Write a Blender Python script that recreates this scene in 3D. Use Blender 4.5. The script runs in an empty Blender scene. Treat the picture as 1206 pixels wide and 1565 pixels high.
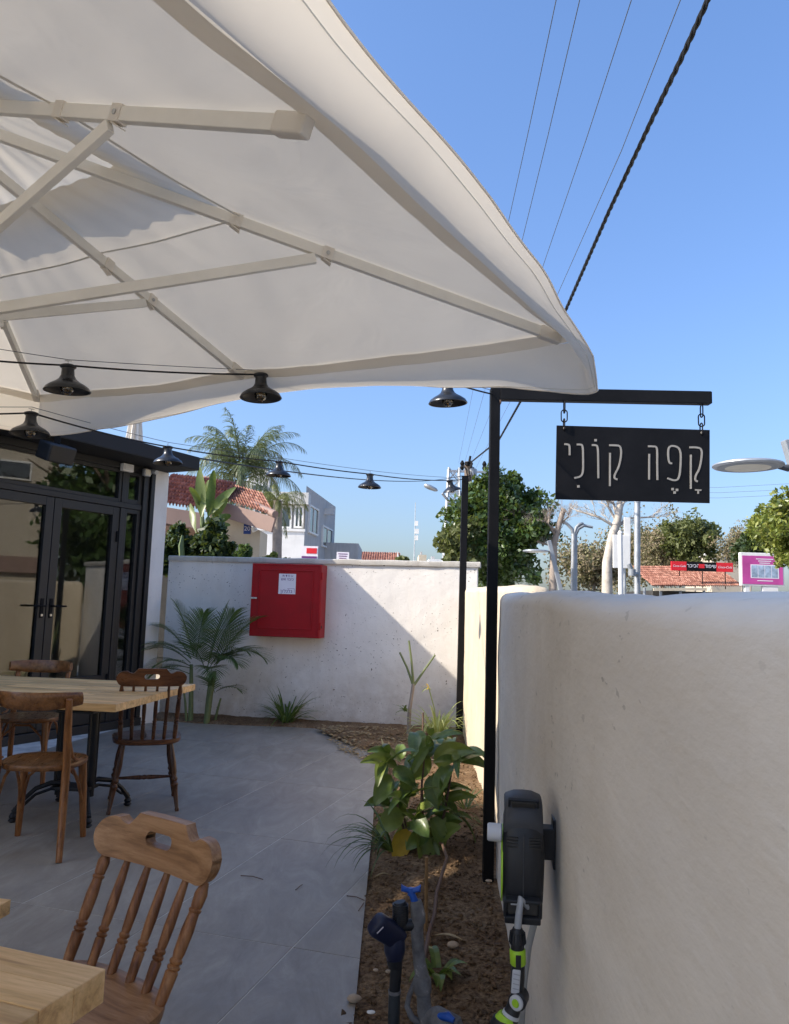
import bpy, bmesh, math, random
import numpy as np
from mathutils import Vector, Matrix, Quaternion, noise as mnoise
random.seed(7); rng = np.random.default_rng(7)
SC = bpy.context.scene
COL = SC.collection
R = math.radians

# ------------------------------------------------------------------ camera
F_PX, PITCH, ROLL, EYE = 1187.0, 0.12, 0.030, 1.33
cam_d = bpy.data.cameras.new('camera'); cam = bpy.data.objects.new('camera', cam_d); COL.objects.link(cam)
cam.matrix_world = Matrix.Translation((0, 0, EYE)) @ Matrix.Rotation(R(90) + PITCH, 4, 'X') @ Matrix.Rotation(ROLL, 4, 'Z')
cam_d.sensor_fit = 'HORIZONTAL'; cam_d.sensor_width = 36.0; cam_d.lens = 36.0 * F_PX / 1206.0
cam_d.clip_start = 0.02; cam_d.clip_end = 6000
SC.camera = cam

# ------------------------------------------------------------------ sky and sun
SUN_TRAVEL = Vector((0.966, 0.259, -0.685)).normalized()
W = bpy.data.worlds.new('World'); SC.world = W; W.use_nodes = True
wn = W.node_tree.nodes; wl = W.node_tree.links; wn.clear()
sky = wn.new('ShaderNodeTexSky'); sky.sky_type = 'NISHITA'; sky.sun_disc = False
sky.sun_elevation = math.asin(-SUN_TRAVEL.z); sky.sun_rotation = math.atan2(-SUN_TRAVEL.x, -SUN_TRAVEL.y)
sky.altitude = 20; sky.air_density = 1.0; sky.dust_density = 2.4; sky.ozone_density = 3.0
bg = wn.new('ShaderNodeBackground'); bg.inputs['Strength'].default_value = 0.115
wo = wn.new('ShaderNodeOutputWorld'); tcw = wn.new('ShaderNodeTexCoord'); spw = wn.new('ShaderNodeSeparateXYZ'); rpw = wn.new('ShaderNodeValToRGB'); mxw = wn.new('ShaderNodeMix'); mxw.data_type = 'RGBA'; mxw.blend_type = 'MULTIPLY'; mxw.inputs[0].default_value = 1
wl.new(tcw.outputs['Generated'], spw.inputs[0]); wl.new(spw.outputs[2], rpw.inputs[0])      # even, slightly dimmer air towards the horizon all round
for el_, (p_, v_) in zip([rpw.color_ramp.elements[0], rpw.color_ramp.elements.new(.3), rpw.color_ramp.elements[-1]], ((0, (.53, .53, .56)), (.3, (.58, .65, .77)), (.62, (.63, .74, .88)))): el_.position = p_; el_.color = (*v_, 1)
wl.new(sky.outputs[0], mxw.inputs[6]); wl.new(rpw.outputs[0], mxw.inputs[7]); wl.new(mxw.outputs[2], bg.inputs[0]); wl.new(bg.outputs[0], wo.inputs[0])
sun_d = bpy.data.lights.new('sun', 'SUN'); sun_d.energy = 2.3; sun_d.angle = R(0.53); sun_d.color = (1.0, 0.90, 0.76)
sun = bpy.data.objects.new('sun', sun_d); COL.objects.link(sun)
sun.rotation_euler = SUN_TRAVEL.to_track_quat('-Z', 'Y').to_euler(); sun.location = (-20, -6, 16)
SC.view_settings.view_transform = 'Standard'; SC.view_settings.look = 'None'
SC.view_settings.gamma = 1.0; SC.view_settings.use_curve_mapping = False
SC.view_settings.exposure = 1.70
SC.cycles.max_bounces = 14; SC.cycles.diffuse_bounces = 10; SC.cycles.glossy_bounces = 6; SC.cycles.transparent_max_bounces = 16

# ------------------------------------------------------------------ measuring helpers (photo pixel -> point in the place)
_F = Vector((0, math.cos(PITCH), math.sin(PITCH))); _U0 = Vector((0, -math.sin(PITCH), math.cos(PITCH))); _R0 = Vector((1, 0, 0))
_RR = math.cos(ROLL) * _R0 + math.sin(ROLL) * _U0; _UU = -math.sin(ROLL) * _R0 + math.cos(ROLL) * _U0
EYEV = Vector((0, 0, EYE))
def ray(x, y): return _F + (x - 603) / F_PX * _RR + (782.5 - y) / F_PX * _UU
def P(x, y, Y): d = ray(x, y); return EYEV + d * (Y / d.y)
def onplane(x, y, p0, n): d = ray(x, y); return EYEV + d * ((Vector(p0) - EYEV).dot(n) / d.dot(n))
def Zp(x, y, z=0): d = ray(x, y); return EYEV + d * ((z - EYE) / d.z)

# ------------------------------------------------------------------ materials
MATS = {}
def _n(nt, t, **kw):
    n = nt.nodes.new(t)
    for k, v in kw.items():
        if k in n.inputs: n.inputs[k].default_value = v
        else: setattr(n, k, v)
    return n
def newmat(name):
    m = bpy.data.materials.new(name); m.use_nodes = True; nt = m.node_tree; nt.nodes.clear()
    out = nt.nodes.new('ShaderNodeOutputMaterial'); MATS[name] = m
    return m, nt, out
def ramp(nt, fac, stops):
    r = nt.nodes.new('ShaderNodeValToRGB'); e = r.color_ramp.elements
    while len(e) < len(stops): e.new(0.5)
    for el, (p, c) in zip(e, stops): el.position = p; el.color = (*c[:3], 1) if len(c) >= 3 else (c[0],)*3 + (1,)
    nt.links.new(fac, r.inputs[0]); return r.outputs[0]
def g(v): return (v, v, v)
def mixc(nt, fac, a, b, mode='MIX'):
    m = nt.nodes.new('ShaderNodeMix'); m.data_type = 'RGBA'; m.blend_type = mode
    L = nt.links
    for sock, v in ((m.inputs[0], fac), (m.inputs[6], a), (m.inputs[7], b)):
        if hasattr(v, 'is_output'): L.new(v, sock)
        elif isinstance(v, (int, float)): sock.default_value = v
        else: sock.default_value = (*v[:3], 1)
    return m.outputs[2]
def coords(nt, scale=(1, 1, 1), space='Object', shift=None):
    tc = nt.nodes.new('ShaderNodeTexCoord'); mp = nt.nodes.new('ShaderNodeMapping'); mp.inputs['Scale'].default_value = scale
    nt.links.new(tc.outputs[space], mp.inputs[0])
    if shift is not None: nt.links.new(shift, mp.inputs['Location'])
    return mp.outputs[0]
def noise(nt, vec, scale, detail=4, rough=0.55, dist=0.0):
    n = _n(nt, 'ShaderNodeTexNoise', Scale=scale, Detail=detail, Roughness=rough, Distortion=dist)
    nt.links.new(vec, n.inputs['Vector']); return n.outputs['Fac']
def bump(nt, h, strength, dist=0.01, prev=None):
    b = _n(nt, 'ShaderNodeBump', Strength=strength, Distance=dist); nt.links.new(h, b.inputs['Height'])
    if prev is not None: nt.links.new(prev, b.inputs['Normal'])
    return b.outputs[0]
def principled(nt, out, color, rough=0.6, spec=0.4, metal=0.0, normal=None, trans=None):
    p = nt.nodes.new('ShaderNodeBsdfPrincipled')
    if hasattr(color, 'is_output'): nt.links.new(color, p.inputs['Base Color'])
    else: p.inputs['Base Color'].default_value = (*color[:3], 1)
    if hasattr(rough, 'is_output'): nt.links.new(rough, p.inputs['Roughness'])
    else: p.inputs['Roughness'].default_value = rough
    p.inputs['Specular IOR Level'].default_value = spec; p.inputs['Metallic'].default_value = metal
    if normal is not None: nt.links.new(normal, p.inputs['Normal'])
    if out is not None: nt.links.new(p.outputs[0], out.inputs[0])
    return p
def basic(name, c, rough=0.6, spec=0.4, metal=0.0, var=0.15, scale=8.0, bmp=0.0, bscale=60.0, dirt=None):
    """plain surface with mottling, roughness variation and optional fine relief"""
    m, nt, out = newmat(name); v = coords(nt)
    f = noise(nt, v, scale, 5, 0.6)
    col = ramp(nt, f, [(0.3, tuple(x * (1 - var) for x in c)), (0.7, tuple(min(1, x * (1 + var)) for x in c))])
    if dirt:
        f2 = noise(nt, v, dirt[2], 6, 0.65); k = ramp(nt, f2, [(dirt[1], g(0)), (dirt[1] + 0.12, g(1))])
        col = mixc(nt, k, col, dirt[0])
    rr = ramp(nt, f, [(0.2, g(max(0.02, rough - 0.08))), (0.8, g(min(1, rough + 0.08)))])
    nb = bump(nt, noise(nt, v, bscale, 4, 0.6), bmp, 0.004) if bmp else None
    principled(nt, out, col, rr, spec, metal, nb); return m
def foliage(name, cols, rough=0.55, transl=0.3, spec=0.3):
    """leaf: colour drawn per leaf, light passes through"""
    m, nt, out = newmat(name)
    gi = nt.nodes.new('ShaderNodeNewGeometry'); oi = nt.nodes.new('ShaderNodeObjectInfo')
    ad = _n(nt, 'ShaderNodeMath', operation='ADD'); nt.links.new(gi.outputs['Random Per Island'], ad.inputs[0]); nt.links.new(oi.outputs['Random'], ad.inputs[1])
    fr = _n(nt, 'ShaderNodeMath', operation='FRACT'); nt.links.new(ad.outputs[0], fr.inputs[0])
    col = ramp(nt, fr.outputs[0], [(i / max(1, len(cols) - 1), c) for i, c in enumerate(cols)])
    v = coords(nt); col = mixc(nt, ramp(nt, noise(nt, v, 35, 3), [(0.35, g(0)), (0.75, g(0.35))]), col, tuple(x * 1.5 for x in cols[-1]))
    p = principled(nt, None, col, rough, spec)
    t = nt.nodes.new('ShaderNodeBsdfTranslucent'); nt.links.new(mixc(nt, 0.5, col, (0.30, 0.36, 0.04)), t.inputs[0])
    mx = nt.nodes.new('ShaderNodeMixShader'); mx.inputs[0].default_value = transl
    nt.links.new(p.outputs[0], mx.inputs[1]); nt.links.new(t.outputs[0], mx.inputs[2]); nt.links.new(mx.outputs[0], out.inputs[0]); return m
def wood(name, dark, mid, light, axis=0, rough=0.45, scale=1.0, knots=False, spec=0.4, rv=0.0):
    m, nt, out = newmat(name)
    oi = nt.nodes.new('ShaderNodeObjectInfo')
    sh = _n(nt, 'ShaderNodeVectorMath', operation='SCALE'); cx = nt.nodes.new('ShaderNodeCombineXYZ')
    for i in range(3): nt.links.new(oi.outputs['Random'], cx.inputs[i])
    nt.links.new(cx.outputs[0], sh.inputs[0]); sh.inputs['Scale'].default_value = 17.3
    s = [22.0 * scale] * 3; s[axis] = 1.6 * scale
    v = coords(nt, s, shift=sh.outputs[0])
    f = noise(nt, v, 1.6, 5, 0.6, 0.6); f2 = noise(nt, v, 7.0, 3, 0.7, 0.2)
    col = ramp(nt, f, [(0.34, dark), (0.47, mid), (0.62, light)])
    col = mixc(nt, ramp(nt, f2, [(0.45, g(0)), (0.72, g(0.45))]), col, dark)
    if knots:
        v2 = coords(nt, (7, 7, 7), shift=sh.outputs[0]); k = noise(nt, v2, 0.7, 3, 0.5, 1.2)
        col = mixc(nt, ramp(nt, k, [(0.68, g(0)), (0.76, g(0.7))]), col, tuple(x * 0.45 for x in dark))
    if rv:
        hs = nt.nodes.new('ShaderNodeHueSaturation'); mr = _n(nt, 'ShaderNodeMapRange'); mr.inputs[3].default_value = 1 - rv; mr.inputs[4].default_value = 1 + rv
        nt.links.new(oi.outputs['Random'], mr.inputs[0]); nt.links.new(mr.outputs[0], hs.inputs['Value']); nt.links.new(col, hs.inputs['Color']); col = hs.outputs[0]
    rr = ramp(nt, f2, [(0.3, g(rough - 0.1)), (0.8, g(rough + 0.15))])
    principled(nt, out, col, rr, spec, 0, bump(nt, f2, 0.12, 0.002)); return m
def plaster(name, base, stain, stain_amt=0.5, pits=0.3, lump=0.5, low=None, ys=1.0):
    """hand-trowelled render: blotches, run-down streaks, pits and a lumpy relief; low = splash dirt near the ground"""
    m, nt, out = newmat(name); v = coords(nt, (1, ys, 1))
    f = noise(nt, v, 2.2, 6, 0.6); col = ramp(nt, f, [(0.3, tuple(x * 0.90 for x in base)), (0.72, tuple(min(1, x * 1.06) for x in base))])
    vs = coords(nt, (5.0, 5.0 * ys * .55, 1.0 if ys < 1 else 0.55)); st = noise(nt, vs, 1.5, 5, 0.65, 0.3)
    col = mixc(nt, ramp(nt, st, [(0.47, g(0)), (0.75, g(stain_amt))]), col, stain)
    vs2 = coords(nt, (26, 26 * ys * .5, 1.3)); st2 = noise(nt, vs2, 1.3, 4, 0.6)
    col = mixc(nt, ramp(nt, st2, [(0.60, g(0)), (0.85, g(stain_amt * 0.35))]), col, tuple(x * 0.72 for x in stain))
    pt = noise(nt, v, 46, 3, 0.5); area = noise(nt, v, 3.1, 3, 0.5)
    pm = mixc(nt, 1.0, ramp(nt, pt, [(0.665, g(0)), (0.70, g(pits))]), ramp(nt, area, [(0.4, g(0)), (0.62, g(1))]), 'MULTIPLY')
    col = mixc(nt, pm, col, tuple(x * 0.25 for x in stain))
    if low:
        sp = nt.nodes.new('ShaderNodeSeparateXYZ'); tc = nt.nodes.new('ShaderNodeTexCoord'); nt.links.new(tc.outputs['Object'], sp.inputs[0])
        nz = noise(nt, v, 7, 5, 0.7); mr = _n(nt, 'ShaderNodeMapRange'); mr.inputs[1].default_value = low[1]; mr.inputs[2].default_value = low[2]; mr.inputs[3].default_value = 1; mr.inputs[4].default_value = 0
        nt.links.new(sp.outputs[2], mr.inputs[0]); mu = _n(nt, 'ShaderNodeMath', operation='MULTIPLY'); nt.links.new(mr.outputs[0], mu.inputs[0]); nt.links.new(nz, mu.inputs[1])
        col = mixc(nt, ramp(nt, mu.outputs[0], [(0.14, g(0)), (0.6, g(0.55))]), col, low[0])
    b = bump(nt, noise(nt, v, 5, 4, 0.5), lump, 0.03); b = bump(nt, noise(nt, v, 90, 4, 0.6), 0.25, 0.004, b); b = bump(nt, pt, 0.25, 0.004, b)
    principled(nt, out, col, 0.88, 0.2, 0, b); return m

wood('chair_wood', (0.085, 0.032, 0.012), (0.17, 0.070, 0.027), (0.25, 0.115, 0.045), axis=0, rough=0.38)
wood('chair_wood_upright', (0.12, 0.046, 0.018), (0.24, 0.10, 0.038), (0.35, 0.165, 0.066), axis=2, rough=0.36)
wood('worn_wood', (0.20, 0.098, 0.043), (0.32, 0.168, 0.075), (0.42, 0.235, 0.115), axis=0, rough=0.42)
wood('dark_chair_wood', (0.045, 0.017, 0.007), (0.085, 0.032, 0.012), (0.13, 0.052, 0.02), axis=2, rough=0.33)
wood('dark_rail_wood', (0.06, 0.022, 0.009), (0.12, 0.045, 0.017), (0.17, 0.068, 0.027), axis=0, rough=0.33)
wood('bentwood', (0.12, 0.043, 0.012), (0.22, 0.084, 0.024), (0.30, 0.125, 0.04), axis=2, rough=0.33)
wood('bentwood_seat', (0.10, 0.040, 0.013), (0.18, 0.075, 0.024), (0.25, 0.11, 0.038), axis=1, rough=0.32)
wood('table_wood', (0.46, 0.255, 0.10), (0.66, 0.405, 0.165), (0.76, 0.49, 0.225), axis=0, rough=0.45, knots=True, rv=0.24)
basic('stake_wood', (0.28, 0.17, 0.08), 0.8, 0.2, var=0.3, scale=30)
basic('black_metal', (0.008, 0.008, 0.009), 0.6, 0.12, 0.0, var=0.35, scale=5, bmp=0.06, dirt=((0.03, 0.022, 0.018), 0.68, 9))
basic('black_plastic', (0.016, 0.018, 0.022), 0.48, 0.45, var=0.25, scale=9, bmp=0.08, bscale=300, dirt=((0.09, 0.085, 0.08), 0.68, 26))
basic('grey_plastic_dark', (0.045, 0.048, 0.055), 0.55, 0.4, var=0.2, scale=9, bmp=0.08, bscale=300)
basic('cast_iron', (0.010, 0.010, 0.011), 0.5, 0.4, var=0.3, scale=14, bmp=0.2, bscale=120)
basic('anthracite_frame', (0.016, 0.0165, 0.018), 0.45, 0.4, var=0.12, scale=6)
basic('roof_membrane', (0.018, 0.019, 0.022), 0.7, 0.3, var=0.25, scale=3, bmp=0.1)
basic('white_paint', (0.72, 0.71, 0.68), 0.6, 0.35, var=0.05, scale=6, bmp=0.08)
basic('rib_paint', (0.74, 0.71, 0.64), 0.5, 0.4, var=0.06, scale=8)
basic('red_paint', (0.30, 0.005, 0.009), 0.45, 0.22, var=0.14, scale=5, bmp=0.10, bscale=40, dirt=((0.20, 0.008, 0.010), 0.62, 6))
basic('sticker_white', (0.74, 0.70, 0.74), 0.5, 0.4, var=0.05)
basic('print_purple', (0.13, 0.035, 0.16), 0.6, 0.3, var=0.05)
basic('print_red', (0.50, 0.02, 0.03), 0.6, 0.3, var=0.05)
basic('letter_beige', (0.31, 0.285, 0.245), 0.7, 0.3, var=0.10, scale=40)
basic('steel', (0.45, 0.45, 0.44), 0.38, 0.5, 0.9, var=0.15, scale=20)
basic('galvanised', (0.36, 0.38, 0.40), 0.5, 0.5, 0.55, var=0.2, scale=4)
basic('pole_grey', (0.25, 0.27, 0.29), 0.5, 0.4, 0.2, var=0.15, scale=3)
basic('weathered_timber', (0.17, 0.13, 0.10), 0.85, 0.2, var=0.3, scale=8)
basic('brass', (0.45, 0.28, 0.10), 0.35, 0.5, 0.9)
basic('cable_black', (0.012, 0.012, 0.013), 0.5, 0.3, var=0.1)
basic('wire_grey', (0.10, 0.11, 0.12), 0.5, 0.3, var=0.1)
basic('hose_grey', (0.34, 0.36, 0.38), 0.5, 0.4, var=0.08, scale=30)
basic('knob_grey', (0.55, 0.57, 0.60), 0.45, 0.4, var=0.06)
basic('lime_plastic', (0.36, 0.62, 0.03), 0.42, 0.45, var=0.08)
basic('blue_plastic', (0.015, 0.09, 0.42), 0.42, 0.45, var=0.15)
basic('navy_plastic', (0.012, 0.018, 0.05), 0.4, 0.5, var=0.2)
basic('pvc_pipe', (0.17, 0.17, 0.175), 0.75, 0.2, var=0.4, scale=26, bmp=0.5, bscale=70, dirt=((0.42, 0.42, 0.42), 0.60, 26))
basic('pe_pipe', (0.035, 0.042, 0.048), 0.55, 0.35, var=0.25, scale=12, dirt=((0.14, 0.12, 0.10), 0.62, 18))
basic('drip_pipe', (0.14, 0.085, 0.06), 0.65, 0.3, var=0.2, scale=16)
basic('stone', (0.42, 0.33, 0.24), 0.85, 0.2, var=0.25, scale=18, bmp=0.5, bscale=50)
basic('dry_leaf', (0.34, 0.26, 0.15), 0.8, 0.2, var=0.25, scale=30)
basic('litter', (0.16, 0.10, 0.06), 0.9, 0.15, var=0.5, scale=20)
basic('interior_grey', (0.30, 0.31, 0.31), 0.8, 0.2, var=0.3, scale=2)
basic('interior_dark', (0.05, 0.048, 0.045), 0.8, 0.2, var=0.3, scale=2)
plaster('plaster_beige', (0.78, 0.72, 0.625), (0.60, 0.51, 0.39), 0.5, 0.4, 0.45, ys=0.38)
plaster('plaster_beige_sunlit', (0.60, 0.51, 0.385), (0.47, 0.37, 0.25), 0.35, 0.6, 0.5)  # sunlit copy of the beige plaster; base darkened and yellowed for the sun
plaster('plaster_white', (0.74, 0.705, 0.655), (0.42, 0.33, 0.25), 0.15, 1.6, 0.35, low=((0.30, 0.22, 0.15), 0.0, 1.0))
plaster('column_plaster', (0.74, 0.73, 0.71), (0.45, 0.40, 0.34), 0.15, 0.3, 0.2)
plaster('coping_plaster', (0.50, 0.47, 0.42), (0.28, 0.24, 0.19), 0.6, 0.7, 0.4)
plaster('house_cream', (0.56, 0.48, 0.36), (0.36, 0.28, 0.2), 0.2, 0.2, 0.2)
plaster('house_grey', (0.58, 0.57, 0.55), (0.30, 0.29, 0.28), 0.3, 0.3, 0.2)
plaster('house_grey_dark', (0.44, 0.43, 0.42), (0.17, 0.17, 0.17), 0.3, 0.3, 0.2)
plaster('house_white', (0.74, 0.73, 0.71), (0.5, 0.47, 0.42), 0.2, 0.2, 0.2)
plaster('house_beige', (0.50, 0.44, 0.35), (0.42, 0.34, 0.24), 0.3, 0.3, 0.2)
basic('fascia_brown', (0.27, 0.185, 0.155), 0.7, 0.3, var=0.1, scale=3)
basic('asphalt', (0.09, 0.088, 0.085), 0.9, 0.2, var=0.25, scale=3, bmp=0.3)
basic('earth', (0.42, 0.36, 0.275), 0.95, 0.15, var=0.3, scale=0.3, bmp=0.3)
foliage('palm_leaf', [(0.030, 0.055, 0.016), (0.045, 0.085, 0.022), (0.07, 0.12, 0.03), (0.085, 0.14, 0.04)], 0.45, 0.25, 0.45)
foliage('queen_palm_leaf', [(0.06, 0.085, 0.035), (0.085, 0.12, 0.05), (0.12, 0.15, 0.075), (0.15, 0.17, 0.10)], 0.4, 0.28, 0.5)
foliage('yellow_palm_leaf', [(0.10, 0.12, 0.04), (0.15, 0.17, 0.05), (0.20, 0.20, 0.07)], 0.45, 0.3, 0.4)
foliage('broad_leaf', [(0.045, 0.090, 0.018), (0.075, 0.135, 0.026), (0.13, 0.19, 0.036), (0.20, 0.24, 0.055)], 0.34, 0.25, 0.55)
foliage('broad_leaf_yellow', [(0.38, 0.24, 0.02), (0.45, 0.30, 0.03)], 0.5, 0.3, 0.3)
foliage('banana_leaf', [(0.04, 0.085, 0.018), (0.075, 0.12, 0.026), (0.14, 0.17, 0.045)], 0.4, 0.35, 0.5)
foliage('grass_blade', [(0.05, 0.10, 0.02), (0.08, 0.14, 0.03), (0.11, 0.17, 0.04)], 0.45, 0.3, 0.4)
foliage('spider_blade', [(0.22, 0.30, 0.06), (0.34, 0.40, 0.12), (0.48, 0.50, 0.24)], 0.45, 0.35, 0.4)  # blade colours raised to stand in for sun on the plant
foliage('dark_blade', [(0.025, 0.05, 0.018), (0.04, 0.075, 0.025), (0.06, 0.095, 0.03)], 0.45, 0.25, 0.4)
foliage('ficus_leaf', [(0.022, 0.048, 0.012), (0.035, 0.070, 0.016), (0.055, 0.10, 0.022), (0.075, 0.12, 0.03)], 0.4, 0.22, 0.55)
foliage('shrub_leaf', [(0.018, 0.035, 0.012), (0.028, 0.05, 0.015), (0.045, 0.07, 0.02)], 0.5, 0.2, 0.4)
foliage('citrus_leaf', [(0.08, 0.12, 0.02), (0.12, 0.17, 0.03), (0.19, 0.22, 0.045), (0.26, 0.26, 0.06)], 0.4, 0.3, 0.5)
foliage('olive_leaf', [(0.07, 0.09, 0.035), (0.10, 0.115, 0.04), (0.13, 0.14, 0.055)], 0.6, 0.25, 0.3)
foliage('dry_twigs', [(0.17, 0.13, 0.085), (0.23, 0.18, 0.115), (0.16, 0.16, 0.07), (0.28, 0.23, 0.16)], 0.75, 0.2, 0.2)
foliage('green_stem', [(0.10, 0.14, 0.05), (0.14, 0.17, 0.07)], 0.5, 0.05, 0.4)
basic('bark', (0.15, 0.11, 0.08), 0.9, 0.15, var=0.35, scale=14, bmp=0.6)
basic('pale_bark', (0.46, 0.41, 0.35), 0.85, 0.2, var=0.25, scale=6, bmp=0.4, dirt=((0.20, 0.16, 0.12), 0.6, 5))
basic('grey_bark', (0.30, 0.25, 0.21), 0.85, 0.2, var=0.25, scale=6, bmp=0.4)
basic('coke_red', (0.62, 0.02, 0.03), 0.45, 0.4, var=0.05)
basic('billboard_pink', (0.48, 0.07, 0.28), 0.5, 0.4, var=0.25, scale=0.9)
basic('picture_blue', (0.30, 0.38, 0.48), 0.5, 0.3, var=0.5, scale=6)
basic('plate_blue', (0.03, 0.06, 0.22), 0.4, 0.4)
basic('lamp_lens', (0.62, 0.58, 0.48), 0.4, 0.4, var=0.08)
basic('enamel_black', (0.018, 0.019, 0.021), 0.3, 0.5, 0.0, var=0.3, scale=14, bmp=0.03, dirt=((0.06, 0.055, 0.05), 0.64, 30))
basic('enamel_inside', (0.030, 0.030, 0.031), 0.5, 0.4, var=0.2, scale=14)

def mat_roof():
    m, nt, out = newmat('clay_tile'); v = coords(nt)
    gi = nt.nodes.new('ShaderNodeNewGeometry')
    col = ramp(nt, gi.outputs['Random Per Island'], [(0, (0.20, 0.085, 0.06)), (0.5, (0.29, 0.13, 0.092)), (1, (0.40, 0.21, 0.155))])
    col = mixc(nt, ramp(nt, noise(nt, v, 3, 5, 0.7), [(0.5, g(0)), (0.75, g(0.5))]), col, (0.20, 0.10, 0.07))
    principled(nt, out, col, 0.85, 0.2, 0, bump(nt, noise(nt, v, 40, 3), 0.3, 0.01)); return m
mat_roof()
def mat_tile():
    m, nt, out = newmat('porcelain_tile')
    oi = nt.nodes.new('ShaderNodeObjectInfo'); cx = nt.nodes.new('ShaderNodeCombineXYZ')
    sh = _n(nt, 'ShaderNodeVectorMath', operation='SCALE'); sh.inputs['Scale'].default_value = 9.1
    for i in range(3): nt.links.new(oi.outputs['Random'], cx.inputs[i])
    nt.links.new(cx.outputs[0], sh.inputs[0])
    v = coords(nt, shift=sh.outputs[0]); f = noise(nt, coords(nt, (2.6, .9, 1), shift=sh.outputs[0]), 2.4, 8, 0.72, 0.9); f2 = noise(nt, v, 14, 5, 0.7)
    col = ramp(nt, f, [(0.36, (0.235, 0.205, 0.168)), (0.52, (0.285, 0.252, 0.209)), (0.66, (0.345, 0.308, 0.258))])
    col = mixc(nt, ramp(nt, f2, [(0.55, g(0)), (0.8, g(0.35))]), col, (0.36, 0.34, 0.31))
    w = noise(nt, coords(nt), 0.9, 6, 0.7); col = mixc(nt, ramp(nt, w, [(0.5, g(0)), (0.72, g(0.4))]), col, (0.31, 0.285, 0.25))
    rr = ramp(nt, w, [(0.3, g(0.36)), (0.7, g(0.56))])
    principled(nt, out, col, rr, 0.4, 0, bump(nt, f2, 0.05, 0.003)); return m
mat_tile()
basic('grout', (0.62, 0.60, 0.56), 0.9, 0.15, var=0.25, scale=5)
def mat_soil():
    m, nt, out = newmat('soil'); v = coords(nt)
    f = noise(nt, v, 3.2, 6, 0.65); f2 = noise(nt, v, 55, 5, 0.7)
    col = ramp(nt, f, [(0.3, (0.16, 0.098, 0.054)), (0.5, (0.245, 0.158, 0.088)), (0.72, (0.37, 0.262, 0.158))])
    col = mixc(nt, ramp(nt, f2, [(0.38, g(0.75)), (0.60, g(0))]), col, (0.055, 0.034, 0.022))
    col = mixc(nt, ramp(nt, f2, [(0.60, g(0)), (0.78, g(0.6))]), col, (0.34, 0.26, 0.17))
    b = bump(nt, f2, 0.9, 0.015); b = bump(nt, noise(nt, v, 14, 5), 0.8, 0.03, b)
    principled(nt, out, col, 0.95, 0.1, 0, b); return m
mat_soil()
def mat_cloth():
    m, nt, out = newmat('canopy_cloth'); v = coords(nt)
    f = noise(nt, v, 1.4, 5, 0.6); col = ramp(nt, f, [(0.3, (0.77, 0.73, 0.655)), (0.7, (0.83, 0.795, 0.725))])
    st = noise(nt, v, 9, 5, 0.7); col = mixc(nt, ramp(nt, st, [(0.62, g(0)), (0.8, g(0.16))]), col, (0.48, 0.43, 0.35))
    b = bump(nt, noise(nt, coords(nt, (1, 1, 1)), 3.2, 3, 0.5, 0.8), 0.20, 0.03); b = bump(nt, noise(nt, v, 900, 1), 0.05, 0.001, b)
    p = principled(nt, None, col, 0.82, 0.15, 0, b)
    t = nt.nodes.new('ShaderNodeBsdfTranslucent'); nt.links.new(mixc(nt, 0.7, col, (0.88, 0.77, 0.60)), t.inputs[0]); nt.links.new(b, t.inputs['Normal'])
    mx = nt.nodes.new('ShaderNodeMixShader'); mx.inputs[0].default_value = 0.24
    nt.links.new(p.outputs[0], mx.inputs[1]); nt.links.new(t.outputs[0], mx.inputs[2]); nt.links.new(mx.outputs[0], out.inputs[0])
mat_cloth()
def mat_glass(name, tint, refl_rough=0.02, ior=1.9, base=0.10):
    m, nt, out = newmat(name)
    tr = nt.nodes.new('ShaderNodeBsdfTransparent'); tr.inputs[0].default_value = (*tint, 1)
    gl = nt.nodes.new('ShaderNodeBsdfGlossy'); gl.inputs['Roughness'].default_value = refl_rough; gl.inputs[0].default_value = (0.95, 0.95, 0.93, 1)
    fr = nt.nodes.new('ShaderNodeFresnel'); fr.inputs['IOR'].default_value = ior
    ad = _n(nt, 'ShaderNodeMath', operation='ADD'); nt.links.new(fr.outputs[0], ad.inputs[0]); ad.inputs[1].default_value = base; ad.use_clamp = True
    mx = nt.nodes.new('ShaderNodeMixShader'); nt.links.new(ad.outputs[0], mx.inputs[0]); nt.links.new(tr.outputs[0], mx.inputs[1]); nt.links.new(gl.outputs[0], mx.inputs[2])
    nt.links.new(mx.outputs[0], out.inputs[0])
mat_glass('door_glass', (0.55, 0.56, 0.55), 0.015, 1.45, 0.02)
mat_glass('bulb_glass', (0.95, 0.85, 0.65), 0.03, 1.5, 0.06)
mat_glass('house_glass', (0.10, 0.11, 0.12), 0.03, 1.6, 0.10)

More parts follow.
